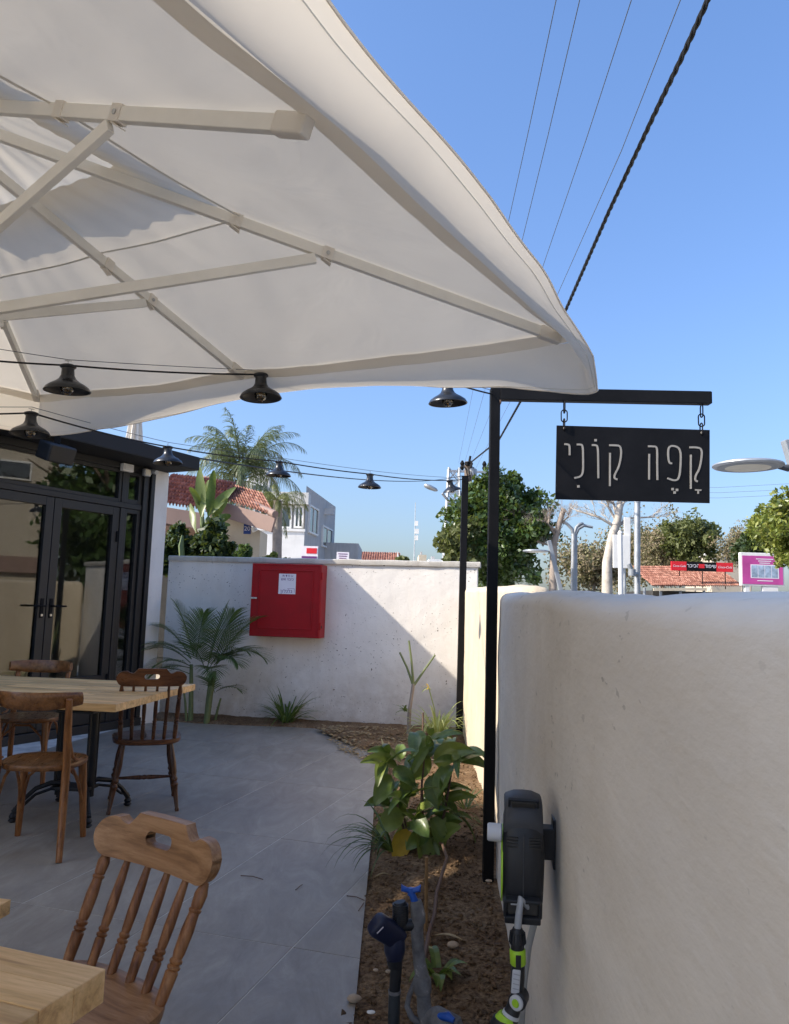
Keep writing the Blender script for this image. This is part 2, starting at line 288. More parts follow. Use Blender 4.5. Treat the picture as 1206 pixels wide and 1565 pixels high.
# ------------------------------------------------------------------ mesh building
class MB:
    """collects shapes and links them as one mesh object"""
    def __init__(s): s.v = []; s.f = []
    def add(s, vs, fs):
        o = len(s.v); s.v += [tuple(v) for v in vs]; s.f += [tuple(i + o for i in f) for f in fs]; return s
    def box(s, c, size, M=None):
        x, y, z = (d / 2 for d in size); c = Vector(c)
        vs = [Vector((a * x, b * y, e * z)) for a in (-1, 1) for b in (-1, 1) for e in (-1, 1)]
        vs = [c + (M @ v if M is not None else v) for v in vs]
        return s.add(vs, [(0, 1, 3, 2), (4, 6, 7, 5), (0, 4, 5, 1), (2, 3, 7, 6), (0, 2, 6, 4), (1, 5, 7, 3)])
    def beam(s, a, b, w, h, up=(0, 0, 1)):
        a, b = Vector(a), Vector(b); d = b - a; L = d.length; y = d / L
        x = y.cross(Vector(up)); x = x.normalized() if x.length > 1e-4 else Vector((1, 0, 0)); z = x.cross(y)
        M = Matrix((x, y, z)).transposed(); return s.box((a + b) / 2, (w, L, h), M)
    def tube(s, pts, r, n=8, caps=True, flat=1.0):
        pts = [Vector(p) for p in pts]; k = len(pts); rr = list(r) if hasattr(r, '__len__') else [r] * k
        T = [(pts[min(i + 1, k - 1)] - pts[max(i - 1, 0)]).normalized() for i in range(k)]
        up = Vector((0, 0, 1)) if abs(T[0].z) < 0.9 else Vector((1, 0, 0)); X = T[0].cross(up).normalized(); vs = []
        for i in range(k):
            X = (X - T[i] * X.dot(T[i])); X = X.normalized() if X.length > 1e-6 else T[i].orthogonal().normalized(); Y = T[i].cross(X)
            for j in range(n):
                a = 2 * math.pi * j / n; vs.append(pts[i] + X * (math.cos(a) * rr[i]) + Y * (math.sin(a) * rr[i] * flat))
        fs = [(i * n + j, i * n + (j + 1) % n, (i + 1) * n + (j + 1) % n, (i + 1) * n + j) for i in range(k - 1) for j in range(n)]
        if caps: fs += [tuple(reversed(range(n))), tuple(range((k - 1) * n, k * n))]
        return s.add(vs, fs)
    def lathe(s, a, b, prof, n=12):
        a, b = Vector(a), Vector(b); return s.tube([a + (b - a) * t for t, _ in prof], [r for _, r in prof], n)
    def prism(s, poly, thick, M):
        """poly: 2D outline (x,y) -> extruded along local z by thick, placed by matrix M"""
        n = len(poly); vs = [M @ Vector((x, y, 0)) for x, y in poly] + [M @ Vector((x, y, thick)) for x, y in poly]
        return s.add(vs, [tuple(reversed(range(n))), tuple(range(n, 2 * n))] + [(i, (i + 1) % n, n + (i + 1) % n, n + i) for i in range(n)])
    def grid(s, rows, closed=False):
        h = len(rows); w = len(rows[0]); vs = [p for r in rows for p in r]
        fs = [(i * w + j, i * w + (j + 1) % w, (i + 1) * w + (j + 1) % w, (i + 1) * w + j) for i in range(h - 1) for j in range(w if closed else w - 1)]
        return s.add(vs, fs)
    def build(s, name, mat, parent=None, smooth=None, bevel=0, loc=None, seg=2):
        me = bpy.data.meshes.new(name); me.from_pydata(s.v, [], s.f); me.validate(); me.update()
        me.materials.append(MATS[mat]); o = bpy.data.objects.new(name, me); COL.objects.link(o)
        bm = bmesh.new(); bm.from_mesh(me); bmesh.ops.recalc_face_normals(bm, faces=bm.faces); bm.to_mesh(me); bm.free()
        if smooth: me.shade_smooth(); me.set_sharp_from_angle(angle=R(smooth))
        if bevel:
            b = o.modifiers.new('bevel', 'BEVEL'); b.width = bevel; b.segments = seg; b.limit_method = 'ANGLE'; b.angle_limit = R(40)
        if parent is not None: o.parent = parent
        if loc is not None: o.location = loc
        return o
def fast_mesh(name, V, Fq, mat, parent=None, smooth=False):
    """big mesh from numpy arrays of vertices and quads"""
    me = bpy.data.meshes.new(name); n = len(Fq)
    me.vertices.add(len(V)); me.vertices.foreach_set('co', np.asarray(V, dtype=np.float32).ravel())
    k = Fq.shape[1]; me.loops.add(n * k); me.loops.foreach_set('vertex_index', np.asarray(Fq, dtype=np.int32).ravel())
    me.polygons.add(n); me.polygons.foreach_set('loop_start', np.arange(0, n * k, k, dtype=np.int32)); me.update(calc_edges=True)
    me.materials.append(MATS[mat])
    if smooth: me.shade_smooth()
    o = bpy.data.objects.new(name, me); COL.objects.link(o)
    if parent is not None: o.parent = parent
    return o
def tag(o, label, cat, group=None, kind=None):
    o['label'] = label; o['category'] = cat
    if group: o['group'] = group
    if kind: o['kind'] = kind
    return o
def thing(name, label, cat, loc=(0, 0, 0), rz=0.0, group=None):
    o = bpy.data.objects.new(name, None); COL.objects.link(o); o.location = loc; o.rotation_euler = (0, 0, rz); o.empty_display_size = 0.1
    return tag(o, label, cat, group)
def structure(o): o['kind'] = 'structure'; return o
def copy_tree(o, parent=None):
    c = o.copy(); COL.objects.link(c)
    if parent is not None: c.parent = parent
    for ch in o.children: copy_tree(ch, c)
    return c
def copy_thing(o, loc, rz, label, group=None):
    c = copy_tree(o); c.location = loc; c.rotation_euler = (0, 0, rz); c['label'] = label
    if group: c['group'] = group
    return c
def text_mesh(body, size, mat, parent, M, name='lettering', ext=0.0006, align='CENTER', shear=0.0, space=1.0):
    cu = bpy.data.curves.new('t', 'FONT'); cu.body = body; cu.size = size; cu.align_x = align; cu.extrude = ext; cu.shear = shear; cu.space_character = space
    cu.resolution_u = 3
    o = bpy.data.objects.new('t', cu); COL.objects.link(o); dg = bpy.context.evaluated_depsgraph_get()
    me = bpy.data.meshes.new_from_object(o.evaluated_get(dg)); bpy.data.objects.remove(o)
    me.transform(M); me.materials.clear(); me.materials.append(MATS[mat]); me.name = name
    t = bpy.data.objects.new(name, me); COL.objects.link(t)
    if parent is not None: t.parent = parent
    return t
def frame(o, x, y, z=None):
    """matrix with origin o and axes x, y (z = x cross y)"""
    x = Vector(x).normalized(); y = Vector(y).normalized(); z = x.cross(y) if z is None else Vector(z)
    M = Matrix((x, y, z)).transposed().to_4x4(); M.translation = Vector(o); return M
def cat_curve(a, b, sag, n=16):
    a, b = Vector(a), Vector(b); return [a.lerp(b, i / n) - Vector((0, 0, 4 * sag * (i / n) * (1 - i / n))) for i in range(n + 1)]
def wob(p, s, amp): return amp * mnoise.noise(Vector(p) * s)
def chain(o):
    M = o.matrix_basis.copy()
    while o.parent is not None: o = o.parent; M = o.matrix_basis @ M
    return M
def bw(mb, name, mat, parent, **kw):
    """build from world coordinates under a parent"""
    I = chain(parent).inverted(); mb.v = [tuple(I @ Vector(v)) for v in mb.v]; return mb.build(name, mat, parent, **kw)

# ================================================================== SETTING: ground, patio, soil
mb = MB(); mb.add([(-900, -300, -0.10), (900, -300, -0.10), (900, 2500, -0.10), (-900, 2500, -0.10)], [(0, 1, 2, 3)])
structure(mb.build('ground', 'earth'))
mb = MB(); mb.add([(2.9, -40, -0.07), (9.5, -40, -0.07), (13.5, 70, -0.07), (6.5, 70, -0.07)], [(0, 1, 2, 3)]); structure(mb.build('road', 'asphalt'))
mb = MB()
mb.add([(0.8, -40, -0.08), (2.75, -40, -0.08), (6.3, 70, -0.08), (2.6, 70, -0.08), (0.8, -40, 0.05), (2.75, -40, 0.05), (6.3, 70, 0.05), (2.6, 70, 0.05)],
       [(4, 5, 6, 7), (1, 2, 6, 5), (0, 4, 7, 3), (0, 1, 5, 4), (2, 3, 7, 6)]); structure(mb.build('pavement', 'grout'))

def clip_poly(poly, clip):
    out = poly
    for i in range(len(clip)):
        a, b = clip[i], clip[(i + 1) % len(clip)]; inp = out; out = []
        ins = lambda p: (b[0] - a[0]) * (p[1] - a[1]) - (b[1] - a[1]) * (p[0] - a[0]) >= -1e-9
        for j in range(len(inp)):
            p, q = inp[j], inp[(j + 1) % len(inp)]
            if ins(p): out.append(p)
            if ins(p) != ins(q):
                d1 = (b[0] - a[0]) * (p[1] - a[1]) - (b[1] - a[1]) * (p[0] - a[0]); d2 = (b[0] - a[0]) * (q[1] - a[1]) - (b[1] - a[1]) * (q[0] - a[0])
                t = d1 / (d1 - d2); out.append((p[0] + (q[0] - p[0]) * t, p[1] + (q[1] - p[1]) * t))
        if not out: return []
    return out
FLOOR = [(-0.10, -3.0), (-0.075, 5.0), (-0.10, 7.15), (-0.16, 7.5), (-0.52, 8.22), (-0.80, 8.55), (-1.6, 8.78), (-2.62, 8.84), (-2.70, 8.42), (-8.93, -3.0)]
mb = MB(); n = len(FLOOR)
mb.prism(FLOOR, 0.0388, Matrix.Translation((0, 0, -0.0405))); patio = structure(mb.build('patio_floor', 'grout'))
AT = R(16.5); ex = Vector((math.cos(AT), -math.sin(AT))); ey = Vector((math.sin(AT), math.cos(AT)))
TW, TL = 0.635, 1.27
for i in range(-22, 10):
    for j in range(-4, 9):
        x0 = -1.24 + i * TW; y0 = 2.97 + j * TL; gp = 0.0026
        q = [(x0 + gp, y0 + gp), (x0 + TW - gp, y0 + gp), (x0 + TW - gp, y0 + TL - gp), (x0 + gp, y0 + TL - gp)]
        q = [tuple(ex * a + ey * b) for a, b in q]; c = clip_poly(q, FLOOR)
        if len(c) < 3: continue
        cx = sum(p[0] for p in c) / len(c); cy = sum(p[1] for p in c) / len(c)
        area = abs(sum(c[k][0] * c[(k + 1) % len(c)][1] - c[(k + 1) % len(c)][0] * c[k][1] for k in range(len(c)))) / 2
        if area < 0.01 or cy < -1.5: continue
        MB().prism([(a - cx, b - cy) for a, b in c], 0.0055, Matrix.Translation((0, 0, -0.0055 + random.uniform(-.0004, .0004)))).build('tile', 'porcelain_tile', patio, loc=(cx, cy, 0))

# ---- soil beds
def soil_h(x, y):
    return -0.012 + 0.022 * mnoise.noise(Vector((x * 3, y * 3, 0))) + 0.012 * mnoise.noise(Vector((x * 11, y * 11, 3))) + 0.006 * mnoise.noise(Vector((x * 31, y * 31, 5)))
rows = []
for i in range(360):
    y = 1.2 + 7.2 * i / 359; xr = 0.33 + 0.067 * y if y < 4.25 else 0.62 + 0.028 * y
    r = []
    for j in range(44):
        u = j / 43; xl = -0.125 if y < 7.2 else -0.13 - (y - 7.2) * 0.55
        x = xl + (xr + 0.03 - xl) * u; r.append((x, y, soil_h(x, y) + 0.02 * u + (0.035 * max(0, (y - 6.9)) if y > 6.9 else 0)))
    rows.append(r)
mb = MB(); mb.grid(rows); structure(mb.build('soil_bed', 'soil', smooth=60))
BW_L, BW_R = Vector((-2.62, 9.10)), Vector((0.93, 8.55))         # front foot line of the back wall
bdir = (BW_R - BW_L).normalized(); bnrm = Vector((bdir.y, -bdir.x))  # normal towards the patio
rows = []
for i in range(150):
    t = i / 149; p = BW_L.lerp(BW_R, t) + bdir * 0.0; dep = 0.34 + 0.05 * math.sin(t * 9) + 0.35 * max(0, t - .55)
    r = []
    for j in range(14):
        u = j / 13; q = p - bnrm * 0.03 + bnrm * (dep + .03) * u
        r.append((q.x, q.y, 0.045 * (1 - u) ** 0.7 + 0.012 + soil_h(q.x * 1.7, q.y) * 0.5 - (0.028 if j == 13 else 0)))
    rows.append(r)
mb = MB(); mb.grid(rows); structure(mb.build('soil_strip', 'soil', smooth=60))
# clods and chips lying loose on the soil: nobody could count them
def lumps(N, area, smin, smax, flat):
    V = []; Fq = []
    oct_ = np.array([[1, 0, 0], [0, 1, 0], [-1, 0, 0], [0, -1, 0], [0, 0, 1], [0, 0, -1]], float)
    tri = [(0, 1, 4), (1, 2, 4), (2, 3, 4), (3, 0, 4), (1, 0, 5), (2, 1, 5), (3, 2, 5), (0, 3, 5)]
    for k in range(N):
        x, y, z = area(); s = smin + (smax - smin) * rng.random() ** 3.0; a = rng.random() * 6.28
        q = oct_ * (s * (0.6 + 0.8 * rng.random(3))) * np.array([1, 1, flat]) + rng.normal(0, s * 0.15, (6, 3))
        ca, sa = math.cos(a), math.sin(a); q = q @ np.array([[ca, sa, 0], [-sa, ca, 0], [0, 0, 1]]) + np.array([x, y, z + s * flat * 0.3])
        o = len(V) * 6; V.append(q); Fq += [[i + o for i in t] for t in tri]
    return np.concatenate(V), np.array(Fq)
def bed_pt():
    y = 1.9 + 5.9 * rng.random() ** 1.7; xr = 0.29 + 0.067 * y if y < 4.25 else 0.60 + 0.024 * y; x = -0.09 + (xr + 0.06) * rng.random()
    return x, y, soil_h(x, y) + 0.02 * (x + 0.1) / 0.6
V, Fq = lumps(7000, bed_pt, 0.002, 0.013, 0.7); tag(fast_mesh('soil_clods', V, Fq, 'soil'), 'loose brown clods scattered over the planting bed', 'soil', kind='stuff')
V, Fq = lumps(1500, bed_pt, 0.003, 0.016, 0.22); tag(fast_mesh('leaf_litter', V, Fq, 'litter'), 'dark bark chips and leaf bits lying on the planting bed', 'litter', kind='stuff')
def pale_pt():
    y = 6.9 + 1.5 * rng.random(); x = -0.35 + 1.0 * rng.random() - 0.3 * (y - 7); return x, y, 0.012 + 0.05 * max(0, y - 7.4)
V, Fq = lumps(1600, pale_pt, 0.004, 0.03, 0.12); tag(fast_mesh('straw_chips', V, Fq, 'dry_leaf'), 'pale straw and dry chips heaped at the far end of the bed', 'litter', kind='stuff')

# ================================================================== WALLS
def swept_wall(name, mat, X0, k, y0, y1, top, thick, label, seed, dy=0.03, endr=0.09):
    """hand plastered wall with a rounded top and rounded ends, running along Y"""
    rows = []; N = int((y1 - y0) / dy)
    r = thick / 2
    for i in range(N + 1):
        y = y0 + (y1 - y0) * i / N; e = min(y - y0, y1 - y); inset = 0; drop = 0
        if e < endr: q = math.sqrt(max(0, endr ** 2 - (endr - e) ** 2)) / endr; inset = (1 - q) * r * 0.92; drop = (1 - q) * endr
        zt = top(y) - drop + 0.006 * mnoise.noise(Vector((y * 2.2, seed, 0))); xc = X0 + k * y + r; rr = r - inset; cr = min(0.045, rr * .9)
        sec = []
        zs = [-0.12 + (zt - cr + 0.12) * j / 26 for j in range(27)]
        for z in zs: sec.append((-rr, z))
        for j in range(1, 6): a = math.pi / 2 * j / 6; sec.append((-rr + cr - cr * math.cos(a), zt - cr + cr * math.sin(a)))
        for j in range(5): sec.append((-(rr - cr) + 2 * (rr - cr) * j / 4, zt + .008 * math.sin(math.pi * j / 4)))
        for j in range(1, 6): a = math.pi / 2 * j / 6; sec.append((rr - cr + cr * math.sin(a), zt - cr + cr * math.cos(a)))
        for z in reversed(zs[::4]): sec.append((rr, z))
        row = []
        for (o, z) in sec:
            d = 0.010 * mnoise.noise(Vector((seed, y * 1.3, z * 1.5))) + 0.004 * mnoise.noise(Vector((seed, y * 5, z * 5)))
            row.append((xc + o + d * (-1 if o < 0 else 1), y, z + (0.004 * mnoise.noise(Vector((o * 9, y * 4, seed))) if abs(o) < rr * .95 else 0)))
        rows.append(row)
    mb = MB(); mb.grid(rows); h = len(rows); w = len(rows[0])
    mb.f.append(tuple(range(w))); mb.f.append(tuple((h - 1) * w + j for j in reversed(range(w))))
    return tag(mb.build(name, mat, smooth=50), label, 'wall')
swept_wall('plaster_wall', 'plaster_beige', 0.29, 0.067, -3.0, 4.16, lambda y: 1.333 + 0.0195 * y + (0.006 * math.sin(y * 3.1)), 0.22, 'near beige plaster wall with rounded top that carries the hose reel', 1.0)
swept_wall('plaster_wall', 'plaster_beige_sunlit', 0.565, 0.0245, 4.19, 8.52, lambda y: 1.375 + 0.0195 * y, 0.20, 'far sunlit beige plaster wall continuing behind the sign post', 9.0)

def wp(s, n=0.0, z=0.0):   # point on the back wall: s metres from its left foot, n metres out towards the patio
    p = BW_L + bdir * s + bnrm * n; return Vector((p.x, p.y, z))
BWLEN = (BW_R - BW_L).length
bwt = thing('back_wall', 'white speckled boundary wall at the far end of the patio', 'wall', wp(BWLEN / 2))
rows = []
for i in range(121):
    s = BWLEN * i / 120; row = []
    for j in range(31): z = -0.1 + 1.88 * j / 30; row.append(tuple(wp(s, 0.006 * mnoise.noise(Vector((s * 1.7, z * 2, 4))), z)))
    rows.append(row)
mb = MB(); mb.grid(rows); mb.box((0, 0, 0), (0.001, 0.001, 0.001))
mb.v = mb.v[:-8]; mb.f = mb.f[:-6]
Mw = frame(wp(0), (bdir.x, bdir.y, 0), (0, 0, 1))   # x along wall, y up, z out to patio
a = [Mw @ Vector(p) for p in ((0, -.1, 0), (BWLEN, -.1, 0), (BWLEN, 1.78, 0), (0, 1.78, 0), (0, -.1, -.2), (BWLEN, -.1, -.2), (BWLEN, 1.78, -.2), (0, 1.78, -.2))]
mb.add(a, [(4, 5, 6, 7), (1, 2, 6, 5), (0, 4, 7, 3), (3, 7, 6, 2)])
bw(mb, 'wall_body', 'plaster_white', bwt, smooth=40)
mb = MB(); rows = []
for i in range(140):
    s = -0.0 + (BWLEN + 0.03) * i / 139; j1 = 0.006 * mnoise.noise(Vector((s * 6, 1, 0))); j2 = 0.008 * mnoise.noise(Vector((s * 4, 7, 0)))
    rows.append([tuple(wp(s, n_, z_)) for n_, z_ in ((0.022 + j1, 1.775 + j2 * .6), (0.026 + j1, 1.80), (0.022 + j1, 1.826 + j2), (0.004, 1.834 + j2), (-0.2, 1.835 + j2), (-0.23, 1.80), (-0.22, 1.775))])
mb.grid(rows); w = 7; mb.f.append(tuple(range(w))); mb.f.append(tuple(139 * w + j for j in range(w)))
bw(mb, 'coping', 'coping_plaster', bwt, smooth=40)

# ================================================================== CAFE BUILDING (left)
FA = R(28.6); fu = Vector((-math.sin(FA), -math.cos(FA), 0)); fn = Vector((math.cos(FA), -math.sin(FA), 0)); FO = Vector((-2.66, 8.44, 0))
cafe = thing('cafe_building', 'cafe building with black framed glass front and flat black roof edge', 'building', FO)
def fp(s, n=0.0, z=0.0): return FO + fu * s + fn * n + Vector((0, 0, z))
MF = frame(FO, fu, (0, 0, 1))                     # local x along the front (towards the camera), y up; z = fu x up
SG = 1 if MF.to_3x3().col[2].dot(fn) > 0 else -1
def fbox(mb, s0, s1, z0, z1, n0, n1):
    vs = [fp(s, n, z) for s in (s0, s1) for n in (n0, n1) for z in (z0, z1)]
    return mb.add(vs, [(0, 1, 3, 2), (4, 6, 7, 5), (0, 4, 5, 1), (2, 3, 7, 6), (0, 2, 6, 4), (1, 5, 7, 3)])
LB = 12.0
# roof slab with a deep black edge
mb = MB(); fbox(mb, -0.22, LB, 2.735, 2.885, -6.0, 0.46); bw(mb, 'roof', 'roof_membrane', cafe, bevel=0.012)
mb = MB(); fbox(mb, -0.10, LB, 2.885, 2.93, -6.0, 0.20); bw(mb, 'parapet', 'roof_membrane', cafe, bevel=0.01)
# shell
mb = MB(); fbox(mb, -0.20, LB, -0.05, 2.73, -6.0, -5.8); fbox(mb, -0.195, -0.002, -0.05, 2.733, -5.79, -0.12); fbox(mb, LB - .2, LB, -0.05, 2.73, -5.79, -.1); bw(mb, 'wall', 'column_plaster', cafe)
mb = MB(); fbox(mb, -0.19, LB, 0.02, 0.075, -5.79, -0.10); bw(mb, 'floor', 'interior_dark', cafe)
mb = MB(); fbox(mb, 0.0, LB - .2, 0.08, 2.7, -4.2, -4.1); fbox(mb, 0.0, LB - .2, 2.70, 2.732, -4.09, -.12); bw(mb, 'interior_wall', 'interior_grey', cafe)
# white end column
mb = MB()
for j in range(20): pass
fbox(mb, -0.215, -0.004, -0.05, 2.733, -0.12, 0.02); bw(mb, 'column', 'column_plaster', cafe, bevel=0.008)
# black track posts beside the door
for s0, s1, n1 in ((0.0, 0.055, 0.04), (0.063, 0.105, 0.015), (0.113, 0.165, 0.045)):
    mb = MB(); fbox(mb, s0, s1, 0.0, 2.733, -0.08, n1); bw(mb, 'track_post', 'anthracite_frame', cafe, bevel=0.004)
mb = MB(); fbox(mb, 0.167, LB - .2, 2.665, 2.733, -0.06, 0.03); bw(mb, 'lintel', 'anthracite_frame', cafe, bevel=0.004)
mb = MB(); fbox(mb, 0.167, LB - .2, 2.262, 2.318, -0.06, 0.03); bw(mb, 'transom', 'anthracite_frame', cafe, bevel=0.004)
mb = MB(); fbox(mb, 0.0, LB - .2, -0.02, 0.08, -0.10, 0.06); bw(mb, 'threshold', 'anthracite_frame', cafe, bevel=0.004)
mb = MB(); fbox(mb, 0.395, 0.445, 0.08, 2.26, -0.06, 0.03); fbox(mb, 0.395, 0.445, 2.32, 2.663, -0.06, 0.028); bw(mb, 'mullion', 'anthracite_frame', cafe, bevel=0.004)
def window(s0, s1, z0, z1, fw=0.03, name='window', bottom=None):
    f = MB(); b = bottom or fw
    fbox(f, s0, s0 + fw, z0, z1, -0.045, 0.018); fbox(f, s1 - fw, s1, z0, z1, -0.045, 0.018)
    fbox(f, s0 + fw, s1 - fw, z1 - fw, z1, -0.045, 0.017); fbox(f, s0 + fw, s1 - fw, z0, z0 + b, -0.045, 0.017)
    fo = bw(f, name, 'anthracite_frame', cafe, bevel=0.003)
    p = MB(); fbox(p, s0 + fw - .004, s1 - fw + .004, z0 + b - .004, z1 - fw + .004, -0.018, -0.012); bw(p, 'pane', 'door_glass', fo)
    return fo
window(0.168, 0.394, 2.319, 2.664, 0.045); window(0.168, 0.394, 0.081, 2.261, 0.045, bottom=0.42)
window(0.446, 2.6, 2.319, 2.664, 0.035); window(2.602, 4.8, 2.319, 2.664, 0.035); window(4.802, 7.0, 2.319, 2.664, 0.035)
def door(s0, s1, handle):
    d = window(s0, s1, 0.085, 2.258, 0.085, name='door', bottom=0.46)
    hb = MB(); hs = s1 - 0.045 if handle > 0 else s0 + 0.045
    fbox(hb, hs - .016, hs + .016, 1.12, 1.30, 0.019, 0.026)
    hb.tube([fp(hs, .026, 1.23), fp(hs, .07, 1.23), fp(hs - .03 * handle, .075, 1.23), fp(hs - .13 * handle, .075, 1.23)], 0.009, 8)
    bw(hb, 'handle', 'black_metal', d, smooth=40)
    cy = MB(); cy.lathe(fp(hs, .026, 1.145), fp(hs, .034, 1.145), [(0, .012), (1, .012)], 10); bw(cy, 'lock', 'steel', d)
    hg = MB(); h2 = s0 + 0.02 if handle > 0 else s1 - 0.02
    for z in (0.45, 1.9): hg.lathe(fp(h2, .026, z), fp(h2, .026, z + .11), [(0, .011), (1, .011)], 10)
    bw(hg, 'hinge', 'black_metal', d); return d
door(0.448, 1.235, 1); door(1.243, 2.10, -1); 
for k in range(5): window(2.106 + k * 1.3, 2.106 + k * 1.3 + 1.292, 0.085, 2.258, 0.085, bottom=0.46)

# unseen block added on the near half of the roof to shade the patio
mb = MB(); fbox(mb, 5.3, LB, 2.932, 4.25, -6.0, 0.15); bw(mb, 'upper_block', 'column_plaster', cafe, bevel=0.01)
# fittings under the roof edge
def fitbox(name, s0, s1, z0, z1, n0, n1, mat, label, cat, bev=0.008, tilt=0):
    c = fp((s0 + s1) / 2, n0, (z0 + z1) / 2); t = thing(name, label, cat, c); return t, c
t, c = fitbox('emergency_light', 0.36, 0.50, 2.66, 2.74, 0.032, 0.09, '', 'small white emergency light box fixed above the glass side window', 'light')
mb = MB(); fbox(mb, 0.36, 0.50, 2.64, 2.72, 0.032, 0.085); bw(mb, 'housing', 'white_paint', t, bevel=0.006)
mb = MB(); fbox(mb, 0.372, 0.488, 2.652, 2.708, 0.086, 0.090); bw(mb, 'lens', 'knob_grey', t, bevel=0.002)
mb = MB()
for k in range(7): fbox(mb, 0.380 + k * .015, 0.387 + k * .015, 2.656, 2.704, 0.0905, 0.093)
mb2 = bw(mb, 'rib', 'white_paint', t); mb2['kind'] = 'stuff'
t, c = fitbox('flood_light', 0.12, 0.24, 2.62, 2.72, 0.05, 0.14, '', 'small grey flood light on a bracket at the corner by the white column', 'light')
mb = MB(); fbox(mb, 0.15, 0.24, 2.625, 2.705, 0.075, 0.12); bw(mb, 'housing', 'galvanised', t, bevel=0.01)
mb = MB(); fbox(mb, 0.16, 0.23, 2.635, 2.695, 0.1205, 0.124); bw(mb, 'lens', 'lamp_lens', t)
mb = MB(); mb.tube([fp(.13, .04, 2.70), fp(.13, .09, 2.70), fp(.13, .10, 2.66), fp(.16, .10, 2.66)], .008, 6); bw(mb, 'bracket', 'steel', t)
mb = MB(); mb.tube([fp(.10, .06, 2.70), fp(.10, .15, 2.68)], .024, 10); bw(mb, 'sensor', 'knob_grey', t, smooth=40)
# loudspeaker hanging under the roof edge
sc = P(86, 692, 6.75); t = thing('loudspeaker', 'black loudspeaker hung under the roof edge above the glass doors', 'speaker', sc)
Mt = Matrix((fu, fn, Vector((0, 0, 1)))).transposed() @ Matrix.Rotation(R(-18), 3, 'X')
mb = MB(); mb.box(sc, (0.27, 0.18, 0.16), Mt); bw(mb, 'cabinet', 'black_plastic', t, bevel=0.015)
mb = MB(); mb.box(sc + Mt @ Vector((0, .092, 0)), (0.25, 0.006, 0.14), Mt); bw(mb, 'grille', 'cast_iron', t, bevel=0.003)
mb = MB(); mb.beam(sc + Vector((0, 0, .06)), Vector((sc.x, sc.y, 2.74)), .05, .012); bw(mb, 'bracket', 'black_metal', t)

# folded white parasol standing on the roof terrace
b0 = P(205, 672, 12.0); t = thing('folded_parasol', 'folded white parasol standing upright on the cafe roof', 'parasol', (b0.x, b0.y, 2.93))
rows = []
for i in range(9):
    z = 0.2 + 1.35 * i / 8; rr = 0.155 * (1 - 0.72 * (i / 8) ** 1.2)
    rows.append([((rr * (1 + .3 * math.cos(a * 8))) * math.cos(a), (rr * (1 + .3 * math.cos(a * 8))) * math.sin(a), z) for a in [2 * math.pi * j / 48 for j in range(48)]])
mb = MB(); mb.grid(rows, closed=True); mb.build('cloth', 'canopy_cloth', t, smooth=60)
mb = MB(); mb.tube([(0, 0, 0), (0, 0, 1.62)], .025, 8); mb.build('pole', 'rib_paint', t)
mb = MB(); mb.lathe((0, 0, 1.6), (0, 0, 1.68), [(0, .03), (.5, .035), (1, .01)], 10); mb.build('finial', 'rib_paint', t)

# ================================================================== FIRE HOSE CABINET
n3 = Vector((bnrm.x, bnrm.y, 0)); d3 = Vector((bdir.x, bdir.y, 0)); CD = 0.27
pc = wp(0, CD); tl = onplane(384, 861, pc, n3); br = onplane(489, 976, pc, n3); tr_ = onplane(490, 862, pc, n3); bl = onplane(382, 972, pc, n3)
cs0 = ((tl + bl) / 2 - wp(0)).dot(d3); cs1 = ((tr_ + br) / 2 - wp(0)).dot(d3); cz1 = (tl.z + tr_.z) / 2; cz0 = (bl.z + br.z) / 2
cw, chh = cs1 - cs0, cz1 - cz0
base = wp(cs0, 0, cz0); MC = frame(base, d3, (0, 0, 1))
cab = thing('fire_hose_cabinet', 'red metal fire hose cabinet mounted on the white back wall', 'cabinet', wp((cs0 + cs1) / 2, 0, cz0))
def cbox(mb, x0, x1, y0, y1, z0, z1): return mb.add([MC @ Vector((x, y, z)) for x in (x0, x1) for y in (y0, y1) for z in (z0, z1)], [(0, 1, 3, 2), (4, 6, 7, 5), (0, 4, 5, 1), (2, 3, 7, 6), (0, 2, 6, 4), (1, 5, 7, 3)])
mb = MB(); cbox(mb, 0, cw, 0, chh, 0.005, CD - 0.02); bw(mb, 'body', 'red_paint', cab, bevel=0.006)
dr = MB(); cbox(dr, 0.004, cw - .004, 0.004, chh - .004, CD - .018, CD - .004); door_o = bw(dr, 'door', 'red_paint', cab, bevel=0.004)
mb = MB(); i = 0.085; w_ = 0.016
cbox(mb, i, cw - i, i, i + w_, CD - .0038, CD + .005); cbox(mb, i, cw - i, chh - i - w_ + .02, chh - i + .02, CD - .0038, CD + .005); cbox(mb, i, i + w_, i + w_ + .0005, chh - i - w_ + .0195, CD - .0038, CD + .0045); cbox(mb, cw - i - w_, cw - i, i + w_ + .0005, chh - i - w_ + .0195, CD - .0038, CD + .0045)
bw(mb, 'moulding', 'red_paint', door_o, bevel=0.004)
mb = MB(); e = 0.022
for (x0, x1, y0, y1) in ((.004, cw - .004, .004, e), (.004, cw - .004, chh - e, chh - .004), (.004, e, e + .0005, chh - e - .0005), (cw - e, cw - .004, e + .0005, chh - e - .0005)): cbox(mb, x0, x1, y0, y1, CD - .0038, CD + .003)
bw(mb, 'door_rim', 'red_paint', door_o, bevel=0.003)
mb = MB(); cbox(mb, 0.0, 0.075, chh * .508, chh * .53, CD + .0035, CD + .015); mb.lathe(MC @ Vector((.035, chh * .519, CD + .015)), MC @ Vector((.035, chh * .519, CD + .03)), [(0, .012), (1, .010)], 10); bw(mb, 'latch', 'steel', door_o, bevel=.002)
for yy in (.09, chh - .17):
    mb = MB(); mb.lathe(MC @ Vector((cw + .004, yy, CD - .012)), MC @ Vector((cw + .004, yy + .08, CD - .012)), [(0, .009), (1, .009)], 10); bw(mb, 'hinge', 'red_paint', cab)
